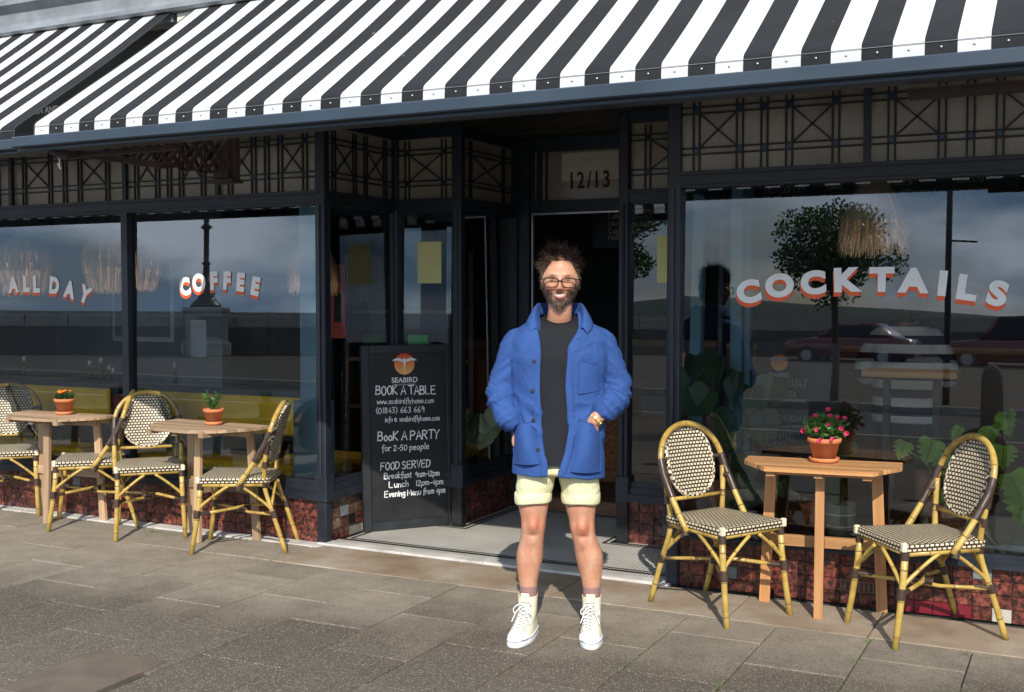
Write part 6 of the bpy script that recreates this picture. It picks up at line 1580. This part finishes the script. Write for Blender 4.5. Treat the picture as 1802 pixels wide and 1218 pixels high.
# ---------------------------------------------------------------- the man in the blue jacket
man = empty('person', (-2.128, -1.150, 0.0), R(24.0), 'smiling bearded person with glasses in blue work jacket and pale yellow shorts, hands in pockets', 'person')
HX, HY, HZ = .018, -.030, 1.610
legs = [[(-.090, .000, .82, .055, .055), (-.098, .000, .72, .060, .065), (-.100, .000, .62, .070, .078), (-.100, -.002, .545, .058, .064), (-.101, -.004, .505, .055, .058), (-.106, .006, .45, .052, .056), (-.118, .020, .365, .0595, .064), (-.124, .020, .29, .050, .054), (-.124, .012, .215, .037, .042), (-.122, .008, .16, .031, .036), (-.122, .000, .10, .026, .030)],
        [(.098, .000, .82, .055, .055), (.108, .000, .72, .062, .065), (.112, .000, .62, .071, .078), (.117, -.002, .545, .059, .064), (.120, -.004, .505, .056, .058), (.130, .006, .45, .053, .056), (.152, .020, .365, .0615, .064), (.160, .020, .29, .051, .054), (.163, .012, .215, .037, .042), (.162, .008, .16, .031, .036), (.160, .000, .10, .026, .030)]]
armL = [(-.150, .02, 1.31, .04, .04), (-.215, .03, 1.26, .046, .046), (-.245, .035, 1.14, .042, .042), (-.242, -.03, 1.06, .040, .040), (-.172, -.062, .990, .028, .024)]
armR = [(.175, .02, 1.31, .04, .04), (.245, .03, 1.26, .046, .046), (.275, .035, 1.15, .042, .042), (.250, -.045, 1.075, .040, .040), (.208, -.108, 1.032, .029, .026), (.170, -.118, .998, .028, .023)]
def hline(dx, dy):
    return np.where(dy < -.035, .079 - 8 * dx * dx - .25 * np.clip(dy + .05, -.1, 0) * 0, np.where(dy < .02, .02 + .35 * 0 * dx, -.06))
def hline2(dx, dy):
    ax_ = np.abs(dx); front = .086 - 5.5 * np.clip(ax_ - .035, 0, 1) ** 1.4
    side = np.where(dy > .03, -.075, .004)
    w_ = sstep(-.030, -.005, dy); return front * (1 - w_) + side * w_
A = {'head': (HX, HY, HZ, R(1.5)), 'legs': legs, 'arms': [(armL, (-.158, -.056, .965), (.30, .06, -.95), 1), (armR, (.170, -.118, .998), (-.38, .34, -.86), -1)],
     'knees': [(-.101, .515), (.120, .510)], 'hairline': hline2, 'blabel': 'tanned skin with smiling face and bare knees'}
body, bme = build_body(man, A)
P = coords(bme); Nn = normals(bme); rng = random.Random(77)
# beard
ids = np.nonzero(A['beardmask'] > .45)[0]; rts, drs, lns, cls = [], [], [], []
for i in rng.choices(list(ids), k=5200):
    p = P[i]; nv = Nn[i]; low = max(0, min(1, (HZ - .075 - p[2]) / .05))
    d = Vector(nv) * .55 + Vector((0, -.1, -1.0)) * .8 + Vector((rng.gauss(0, .3), rng.gauss(0, .3), rng.gauss(0, .2)))
    rts.append(Vector(p) - Vector(nv) * .001); drs.append(d); lns.append((.005 + .007 * low) * rng.uniform(.6, 1.2))
    g = rng.random(); lw = max(0, min(1, (HZ - .09 - p[2]) / .04)); cc = (.055, .036, .026) if g > .30 + .1 * lw else (.22, .17, .135); cls.append(cc)
bd_ = strands(man, 'beard', rts, drs, lns, .00075, cls, 3, .3, 3); bd_['label'] = 'short dark beard flecked with grey'
# hair
ids = np.nonzero(A['scalp'])[0]; rts, drs, lns, cls = [], [], [], []
for i in rng.choices(list(ids), k=19000):
    p = Vector(P[i]); nv = Vector(Nn[i]); q = p - Vector((HX, HY, HZ)); topw = max(0, min(1, (q.z - .02) / .07))
    cv_ = noise.noise_vector(p * 26) ; cv2 = noise.noise_vector(p * 70)
    d = nv * .42 + Vector((-.12 + .30 * max(0, q.x / .08), .06, .34 * topw + .02)) + cv_ * 1.6 + cv2 * 1.6 + Vector((rng.gauss(0, .25), rng.gauss(0, .25), rng.gauss(0, .25)))
    if q.z < .03: d = nv * .30 + Vector((0, .35, -.45)) + cv_ * .5
    frontb = max(0, min(1, (-q.y - .02) / .05)) * topw
    d += Vector((.30, .25, .30)) * frontb
    L_ = (.010 + .027 * topw) * rng.uniform(.6, 1.05) + .003
    side = abs(q.x) > .06 and q.z < .055
    g = rng.random(); cc = (.034, .020, .013) if g > (.42 if side else .16) else ((.17, .145, .125) if side else (.13, .085, .055))
    rts.append(p - nv * .001); drs.append(d); lns.append(L_ * (.6 if side else 1)); cls.append(cc)
hr = strands(man, 'hair', rts, drs, lns,   .0009, cls, 6, .42, 4, 1.3); hr['label'] = 'tousled swept up dark brown hair greying at the temples'
# fine leg hair
ids = np.nonzero((P[:, 2] < .47) & (P[:, 2] > .22))[0]; rts, drs, lns, cls = [], [], [], []
for i in rng.choices(list(ids), k=1500):
    rts.append(Vector(P[i])); drs.append(Vector(Nn[i]) * .6 + Vector((rng.gauss(0, .3), 0, -1))); lns.append(.009 * rng.uniform(.5, 1.2)); cls.append((.16, .09, .055))
lh = strands(man, 'leg_hair', rts, drs, lns, .00035, cls, 2, .3, 6); lh['kind'] = 'stuff'
# eyes, teeth, glasses
for s_ in (-1, 1):
    m = MB(); m.lathe([(0, -.0115), (.006, -.010), (.010, -.005), (.0112, 0), (.0, .004)], seg=16, mi=0); e_ = m.build('eye', ['eye_white', 'ink'], man, True)
    e_.location = (HX + s_ * .0345 + .0, HY - .0795, HZ + .0005); e_.rotation_euler = (R(90), 0, 0); e_.scale = (1, .24, 1)
    ir = MB().lathe([(0, .0118), (.0045, .0112), (.0048, .0106)], seg=14).build('iris', 'ink', e_, True); ir.location = (0, 0, 0)
m = MB(); n = 14; rr = []
for i in range(n + 1):
    u = -1 + 2 * i / n; x_ = u * .0265; zc_ = HZ - .0665 + .0075 * u * u; hh = .0052 * (1 - abs(u) ** 2.6) + .0004; y_ = HY - .0915 + .013 * u * u
    rr.append([(HX + x_ + .0, y_, zc_ + hh), (HX + x_, y_ - .0012, zc_), (HX + x_, y_ + .0004, zc_ - hh * .8)])
m.loft(rr, cap=False, closed_ring=False); m.build('teeth', 'tooth', man, True)
m = MB()
rr = []
for i in range(n + 1):
    u = -1 + 2 * i / n; x_ = u * .0310; zc_ = HZ - .0745 + .0130 * u * u; y_ = HY - .0935 + .016 * u * u; rr.append((HX + x_, y_, zc_))
m.tube(rr, [.0012 + .0030 * (1 - abs(-1 + 2 * i / n) ** 2) for i in range(n + 1)], 7); m.build('lower_lip', 'lip', man, True)
gs = empty('glasses', (HX, HY, HZ + .001)); gs.parent = man; gs.rotation_euler = (R(4), R(1.5), 0)
for s_ in (-1, 1):
    ol = []
    for i in range(28):
        t_ = 2 * math.pi * i / 28; x_, z_ = sup(t_, .0310, .0205, 3.2); ol.append((s_ * .0390 + x_ * (1 + .08 * z_ / .02), -.1115 + abs(s_ * .0390 + x_) * .20, z_ - .003))
    m = MB(); m.tube(ol, .0027, 6, closed=True); m.build('rim', 'tortoise', gs, True)
    m = MB(); m.tube([ol[i] for i in range(2, 13)], .0034, 6); m.build('brow_bar', 'tortoise', gs, True)
    m = MB(); m.add(ol, [list(range(28))]); m.build('lens', 'lens_glass', gs)
    m = MB(); m.tube([(s_ * .069, -.098, .011), (s_ * .082, -.082, .011), (s_ * .0915, -.02, .008), (s_ * .0930, .025, .004), (s_ * .093, .045, -.012)], .0024, 6); m.build('temple_arm', 'tortoise', gs, True)
MB().tube([(-.0090, -.1085, .004), (0, -.112, .007), (.0090, -.1085, .004)], .0026, 6).build('bridge', 'tortoise', gs, True)

# ---- jacket: open shell of torso, sleeves, rolled cuffs grown together
m = MB(); zs = [.738 + (1.47 - .738) * i / 40 for i in range(41)]; NS = 84; outer, inner = [], []
for z_ in zs:
    tr_ = ang_at(interp(z_, OPEN_R), z_); tl_ = ang_at(interp(z_, OPEN_L), z_)          # both negative
    a0 = tr_; a1 = tl_ + 2 * math.pi
    zoff = 0.0
    ro, ri = [], []
    for i in range(NS + 1):
        t_ = a0 + (a1 - a0) * i / NS; g_ = 0
        zz = z_
        if z_ < .815:                                    # hem dips a little at the right-hand side
            zz = z_ + .010 - .022 * max(0, math.cos(t_)) * (1 - (z_ - .738) / .077)
        p = torso_pt(z_, t_, .006); q = torso_pt(z_, t_, -.008); ro.append((p[0], p[1], zz)); ri.append((q[0], q[1], zz))
    outer.append(ro); inner.append(ri)
rings = [o_ + i_[::-1] for o_, i_ in zip(outer, inner)]
m.loft(rings)
slL = [(-.140, .015, 1.360, .052, .055), (-.186, .020, 1.325, .057, .062), (-.216, .028, 1.23, .056, .062), (-.243, .030, 1.13, .058, .064), (-.238, -.025, 1.055, .056, .062), (-.208, -.070, 1.000, .050, .052)]
slR = [(.168, .015, 1.360, .052, .055), (.214, .020, 1.325, .057, .062), (.248, .028, 1.235, .057, .062), (.272, .028, 1.14, .059, .064), (.254, -.035, 1.076, .057, .062), (.222, -.092, 1.048, .050, .052)]
for S_ in (slL, slR): ell_tube(m, S_, 24, 6)
for S_ in (slL, slR):                                   # rolled cuffs
    a_, b_ = Vector(S_[-1][:3]), Vector(S_[-2][:3]); d = (a_ - b_).normalized(); ell_tube(m, [(*(a_ - d * .045), .0560, .0580), (*(a_ - d * .010), .0555, .0570), (*(a_ + d * .004), .0550, .0560)], 24, 4)
me = remesh(m, .0050, 2, .5); me.update(); P = coords(me); Nv = normals(me)
disp = np.zeros(len(P))
for i in range(len(P)):
    p = P[i]; x_, y_, z_ = float(p[0]), float(p[1]), float(p[2]); v_ = Vector((x_, y_, z_))
    s_ = 1 if x_ > CX else -1; ax_ = abs(x_ - CX)
    slv = max(0, min(1, (ax_ - .185) / .03)) if z_ > .95 else 0
    # sleeve folds: rings slanting round the arm, strongest about the elbow
    w1 = Vector((x_ * 5 + 3, y_ * 7, z_ * 21 + s_ * x_ * 13 + y_ * 10)); r1_ = 1 - abs(noise.noise(w1)) * 2.4
    w2 = Vector((x_ * 10, y_ * 10 + 4, z_ * 40 - s_ * x_ * 20 + 7)); r2_ = 1 - abs(noise.noise(w2)) * 2.2
    el = math.exp(-((z_ - 1.10) / .09) ** 2)
    d = slv * (.0050 + .0105 * el) * max(-.6, r1_) + slv * .0045 * el * r2_
    # torso: soft vertical drapes, drag lines towards the pockets
    u1 = Vector((x_ * 13 + z_ * 2.5 * s_, y_ * 5, z_ * 4.2)); d += (1 - slv) * .0080 * noise.noise(u1)
    u2 = Vector((x_ * 16 - s_ * z_ * 14, y_ * 6, z_ * 11 + s_ * x_ * 9)); dr_ = math.exp(-((z_ - .98) / .12) ** 2) + .4 * math.exp(-((z_ - 1.32) / .07) ** 2)
    d += (1 - slv) * .0105 * dr_ * (1 - abs(noise.noise(u2)) * 2.4)
    disp[i] = d + .0012 * noise.noise(v_ * 60)
P = P + Nv * disp[:, None]; setco(me, P)
jk = as_part(me, 'jacket', 'jacket_cotton', man); jk['label'] = 'open blue cotton work jacket with four black buttons'
# button band edges, pockets, seams
def patch(name, corners, off, bulge=0.0, mat='jacket_cotton', par=None, thick=.003, nu=12, nv=14, rim=True):
    """corners: (x,z) bl, br, tr, tl laid on the jacket front"""
    m = MB(); g_ = []
    for j in range(nv + 1):
        v_ = j / nv; row = []
        for i in range(nu + 1):
            u = i / nu; xa = corners[0][0] * (1 - u) + corners[1][0] * u; za = corners[0][1] * (1 - u) + corners[1][1] * u; xb = corners[3][0] * (1 - u) + corners[2][0] * u; zb = corners[3][1] * (1 - u) + corners[2][1] * u
            x_ = xa * (1 - v_) + xb * v_; z_ = za * (1 - v_) + zb * v_
            b_ = bulge * math.sin(math.pi * u) ** .8 * (math.sin(math.pi * min(1, v_ * .62 + .12)) ** .8)
            nz = .0035 * noise.noise(Vector((x_ * 22, z_ * 30, 1.7)))
            row.append((x_, front_y(x_, z_, .006) - off - b_ + nz * (1 if 0 < u < 1 else .3), z_))
        g_.append(row)
    m.loft(g_, cap=False, closed_ring=False)
    m.loft([[(p[0], p[1] + .016, p[2]) for p in r_[::-1]] for r_ in g_], cap=False, closed_ring=False)
    edge = g_[0] + [r_[-1] for r_ in g_[1:]] + g_[-1][::-1][1:] + [r_[0] for r_ in g_[::-1][1:-1]]
    eb = [(p[0], p[1] + .016, p[2]) for p in edge]; m.loft([edge, eb], cap=False)
    if rim: m.tube([(p[0], p[1] - .0004, p[2]) for p in edge], .0022, 5, closed=True)
    return m.build(name, mat, par or man, True)
patch('pocket', [(-.182, .800), (-.072, .808), (-.108, .990), (-.206, .972)], .004, .040)
patch('pocket', [(.068, .775), (.198, .768), (.202, .970), (.100, 1.004)], .004, .042)
patch('pocket', [(.100, 1.115), (.178, 1.125), (.180, 1.245), (.102, 1.262)], .0035, .004, nu=8, nv=8)
def band(xs, name, off=.0035):
    m = MB(); g_ = []
    for z_ in [.756 + (1.36 - .756) * i / 30 for i in range(31)]:
        x0 = interp(z_, xs); s_ = -1 if xs is OPEN_L else 1
        g_.append([(x0 + s_ * d_, front_y(x0 + s_ * d_, z_, .006) - o_ + .003 * noise.noise(Vector((z_ * 13, d_ * 9, 2 + s_))), z_ - .010 * (z_ < .75)) for d_, o_ in ((-.002, -.012), (-.003, .0005), (0, off), (.012, off + .0005), (.026, off), (.030, .000), (.031, -.006))])
    m.loft(g_, cap=False, closed_ring=False); return m.build(name, 'jacket_cotton', man, True)
band(OPEN_L, 'button_band'); band(OPEN_R, 'buttonhole_band')
bm_ = MB().lathe([(0, .003), (.0045, .0025), (.0075, .0035), (.0085, .001), (.0085, -.002), (0, -.002)], seg=16, M=Matrix.Rotation(R(90), 4, 'X')).mesh('button', 'ink', True)
for x_, z_ in ((-.094, 1.258), (-.101, 1.128), (-.098, .999), (-.076, .872)): inst('button', bm_, man, (x_, front_y(x_, z_, .006) - .007, z_), (0, 0, -(x_ - CX) * 3))
# collar: folded round the neck
m = MB(); NK = 40; inn, fold, outr = [], [], []
for i in range(NK + 1):
    u = -1 + 2 * i / NK; th = math.pi / 2 - u * math.pi * .80        # back at pi/2, tips towards the front
    c_, s_ = math.cos(th), math.sin(th); au = abs(u); tipw = max(0, (au - .60) / .40)
    cx_ = CX + .003
    fr_z = 1.500 + .016 * math.sin(math.pi * min(1, au * 1.15)) - .095 * tipw ** 1.5
    rx, ry = .088 + .016 * au, .078 + .012 * au
    fx = cx_ + c_ * rx; fy = .018 + s_ * ry
    if tipw > 0: fx = fx + (.038 * (1 if u > 0 else -1)) * tipw * (1.0); fy = fy - .030 * tipw
    fold.append((fx, fy, fr_z))
    ox = cx_ + c_ * (rx + .040 + .010 * au); oy = .022 + s_ * (ry + .030); oz = 1.445 - .012 * au - .055 * tipw
    if tipw > 0: ox += (.030 if u > 0 else -.034) * tipw; oy = min(oy, front_y(max(-.19, min(.2, ox)), oz, .014)) if tipw > .35 else oy - .012 * tipw
    outr.append((ox, oy, oz)); inn.append((cx_ + c_ * (rx - .010), .018 + s_ * (ry - .008) - .02 * tipw, fr_z - .055))
def mid_(a_, b_, t_, push=0): return tuple(a_[q] * (1 - t_) + b_[q] * t_ + (push if q == 2 else 0) for q in range(3))
g_ = [inn, [mid_(a_, b_, .6) for a_, b_ in zip(inn, fold)], fold, [mid_(a_, b_, .14, .004) for a_, b_ in zip(fold, outr)], [mid_(a_, b_, .5, .008) for a_, b_ in zip(fold, outr)], outr, [(p[0] * .985, p[1] + .004, p[2] - .003) for p in outr], [mid_(a_, b_, .85, -.012) for a_, b_ in zip(fold, outr)]]
m.loft(g_, cap=False, closed_ring=False); o = m.build('collar', 'jacket_cotton', man, True)
sm_ = o.modifiers.new('sub', 'SUBSURF'); sm_.levels = 1; sm_.render_levels = 1
# t-shirt
m = MB(); rings = []
for i in range(26):
    z_ = .795 + (1.40 - .795) * i / 25; g_ = -.010
    rings.append([(lambda p: (p[0], p[1] + .006 * noise.noise(Vector((p[0] * 9 + p[2] * 6, 1, p[2] * 9 - p[0] * 12))), p[2]))(torso_pt(z_, 2 * math.pi * q / 60, g_)) for q in range(60)])
def neckring(f):
    r_ = []
    for q in range(60):
        t_ = 2 * math.pi * q / 60; p0 = torso_pt(1.40, t_, -.010); s_ = math.sin(t_); tz = 1.452 - .033 * max(0, -s_) + .012 * max(0, s_)
        p1 = (CX + .003 + math.cos(t_) * .067, .016 + s_ * .061, tz); r_.append(tuple(p0[w_] * (1 - f) + p1[w_] * f for w_ in range(3)))
    return r_
rings += [neckring(.35), neckring(.7), neckring(1.0)]
last = rings[-1]; m.loft(rings + [[(CX + (p[0] - CX) * .96, .016 + (p[1] - .016) * .96, p[2] - .012) for p in last]], cap=False)
m.tube([(p[0], p[1], p[2]) for p in last], .0035, 6, closed=True)
m.tube([tuple(a_ * .82 + b_ * .18 for a_, b_ in zip(last[q], rings[-3][q])) for q in range(60)], .0012, 5, closed=True)
ts = m.build('t_shirt', 'tee_cotton', man, True); ts['label'] = 'plain black crew neck t-shirt'
# shorts
m = MB()
ell_tube(m, [(CX, .008, .95, .150, .095), (CX, .008, .89, .155, .100), (CX, .008, .82, .168, .112), (CX, .006, .75, .165, .108)], 30, 4, .10)
ell_tube(m, [(-.080, .004, .82, .085, .100), (-.090, .002, .74, .086, .100), (-.101, .002, .655, .078, .092), (-.102, .002, .628, .076, .090)], 26, 4)
ell_tube(m, [(.100, .004, .82, .085, .100), (.104, .002, .74, .089, .100), (.111, .002, .655, .083, .092), (.112, .002, .628, .081, .090)], 26, 4)
me = remesh(m, .0048, 2); P = coords(me); Nv = normals(me)
d_ = np.array([.0050 * (1 - 2.2 * abs(noise.noise(Vector((p[0] * 9 + abs(p[0]) * p[2] * 8, p[1] * 6, p[2] * 13))))) + .0018 * noise.noise(Vector(p) * 40) for p in P])
keep = (P[:, 2] > .622)
P = P + Nv * d_[:, None]; P[:, 2] = np.maximum(P[:, 2], .622)
P[:, 1] -= .004 * G(P[:, 0] - CX + .003, .012) * (P[:, 1] < 0) * (P[:, 2] > .76)
setco(me, P); sh_ = as_part(me, 'shorts', 'shorts_cotton', man); sh_['label'] = 'pale yellow chino shorts with rolled hems'
for cx_, rx in ((-.102, .078), (.112, .082)):
    m = MB(); rings = []
    for q in range(40):
        t_ = 2 * math.pi * q / 40; c_ = Vector((cx_ + math.cos(t_) * rx, .002 + math.sin(t_) * .091, .640 + .003 * math.sin(3 * t_) + (.010 if cx_ < 0 else -.002) * math.cos(t_) * .6)); n_ = Vector((math.cos(t_), math.sin(t_), 0))
        h_ = .0225; rings.append([c_ + n_ * x_ + Vector((0, 0, z_)) for x_, z_ in ((-.006, -h_), (.004, -h_ - .002), (.0065 + .0010 * math.sin(7 * t_), -h_ * .8), (.0072, 0), (.0066 + .0012 * math.sin(9 * t_), h_ * .8), (.004, h_), (-.006, h_))])
    m.loft(rings + [rings[0]], cap=False); m.build('rolled_hem', 'shorts_cotton', man, True)
inst('button', bm_, man, (CX - .014, front_y(CX, .82, -.018), .812))
# socks, shoes, watch
for x_ in (-.123, .163):
    m = MB(); rg_ = []
    for q in range(15):
        z_ = .235 - .105 * q / 14; w_ = .0385 + .0022 * (q % 2) - .001 * (q > 3) + (.002 if q == 0 else 0); rg_.append([(x_ + math.cos(t_) * w_ * (1 + .02 * math.cos(14 * t_)), .011 + math.sin(t_) * (w_ + .0055) * (1 + .02 * math.cos(14 * t_)), z_) for t_ in [2 * math.pi * k_ / 56 for k_ in range(56)]])
    m.loft(rg_, cap=True); m.build('sock', 'sock_knit', man, True)
shoe(man, (-.122, .004), (-.30, -1.0), -1); shoe(man, (.160, .004), (-.06, -1.0), 1)
wd_ = (Vector((.170, -.118, .998)) - Vector((.208, -.108, 1.032))).normalized(); wc = Vector((.176, -.1175, 1.004))
wt = empty('wristwatch', wc); wt.parent = man; wt.rotation_mode = 'QUATERNION'; wt.rotation_quaternion = wd_.to_track_quat('Z', 'Y')
m = MB(); link = MB()
for i in range(26):
    t_ = 2 * math.pi * i / 26; M_ = Matrix.Rotation(t_, 4, 'Z') @ Matrix.Translation((.0300, 0, 0)); link.box(-.0016, .0016, -.0033, .0033, -.0072, .0072, M=M_, bev=.0008)
link.build('bracelet', 'gold', wt); fc_ = MB(); fc_.lathe([(.0, -.001), (.013, -.001), (.014, .002), (.012, .005), (0, .005)], seg=20, M=Matrix.Rotation(R(-60), 4, 'Z') @ Matrix.Translation((.029, 0, 0)) @ Matrix.Rotation(R(90), 4, 'Y')); fc_.build('watch_case', 'gold', wt, True)

# ---------------------------------------------------------------- customer inside the right window, back to the street
b_ = at(1600, 600, 1, 1.75)
p2 = empty('person', (b_.x, b_.y, -.09), R(180 - 4), 'customer in a black and white striped jumper seen from behind inside the right window', 'person')
A2 = {'head': (.013, -.055, 1.55, 0), 'legs': [[(q[0] * .95, q[1], q[2], q[3], q[4]) for q in L_] for L_ in legs], 'arms': [([(-.150, .02, 1.31, .04, .04), (-.25, .03, 1.12, .04, .04), (-.14, -.20, 1.20, .028, .024)], (-.14, -.20, 1.20), (.3, -.4, .8), 1), ([(.175, .02, 1.31, .04, .04), (.27, .03, 1.12, .04, .04), (.16, -.20, 1.20, .028, .024)], (.16, -.20, 1.20), (-.3, -.4, .8), -1)],
      'knees': [(-.096, .515), (.114, .51)], 'hairline': hline2, 'blabel': 'bare legs, hands and neck of the customer'}
bo2, bme2 = build_body(p2, A2, voxel=.006, beard=False)
P = coords(bme2); Nn = normals(bme2); ids = np.nonzero(A2['scalp'])[0]; rts, drs, lns, cls = [], [], [], []
for i in rng.choices(list(ids), k=2200):
    rts.append(P[i]); drs.append(Vector(Nn[i]) + noise.noise_vector(Vector(P[i]) * 40)); lns.append(.04 * rng.uniform(.6, 1.2)); cls.append((.03, .02, .015))
strands(p2, 'hair', rts, drs, lns, .0020, cls, 3, .5, 5)
m = MB(); m.loft([[torso_pt(z_, 2 * math.pi * q / 40, .012) for q in range(40)] for z_ in [.84 + (1.45 - .84) * i / 20 for i in range(21)]])
for s_ in (-1, 1): ell_tube(m, [(s_ * .16 + CX, .015, 1.375, .065, .062), (s_ * .235 + CX, .03, 1.23, .07, .072), (s_ * .25 + CX, .03, 1.13, .062, .066), (s_ * .18, -.12, 1.17, .048, .048)], 20, 5)
me = remesh(m, .009, 2); as_part(me, 'jumper', 'striped_jumper', p2)
m = MB(); ell_tube(m, [(CX, 0, .95, .17, .12), (CX, 0, .78, .18, .125)], 20, 4)
for x_ in (-.10, .11): ell_tube(m, [(x_, 0, .84, .09, .11), (x_, 0, .60, .085, .095)], 20, 4)
as_part(remesh(m, .009, 2), 'shorts', 'ink', p2)
shoe(p2, (-.117, .004), (-.2, -1.0), -1); shoe(p2, (.155, .004), (.15, -1.0), 1)

# small repeated bits that nobody could pick apart one by one
for o in bpy.data.objects:
    if o.type == 'MESH' and o.parent and o.name.split('.')[0] in ('lead_came', 'blue_square', 'chalk_writing', 'eyelets', 'laces', 'stems', 'pivot_bolt', 'scissor_arm', 'foliage', 'crown', 'straw_fringe', 'hair', 'beard', 'bracelet', 'band'):
        o['kind'] = 'stuff'
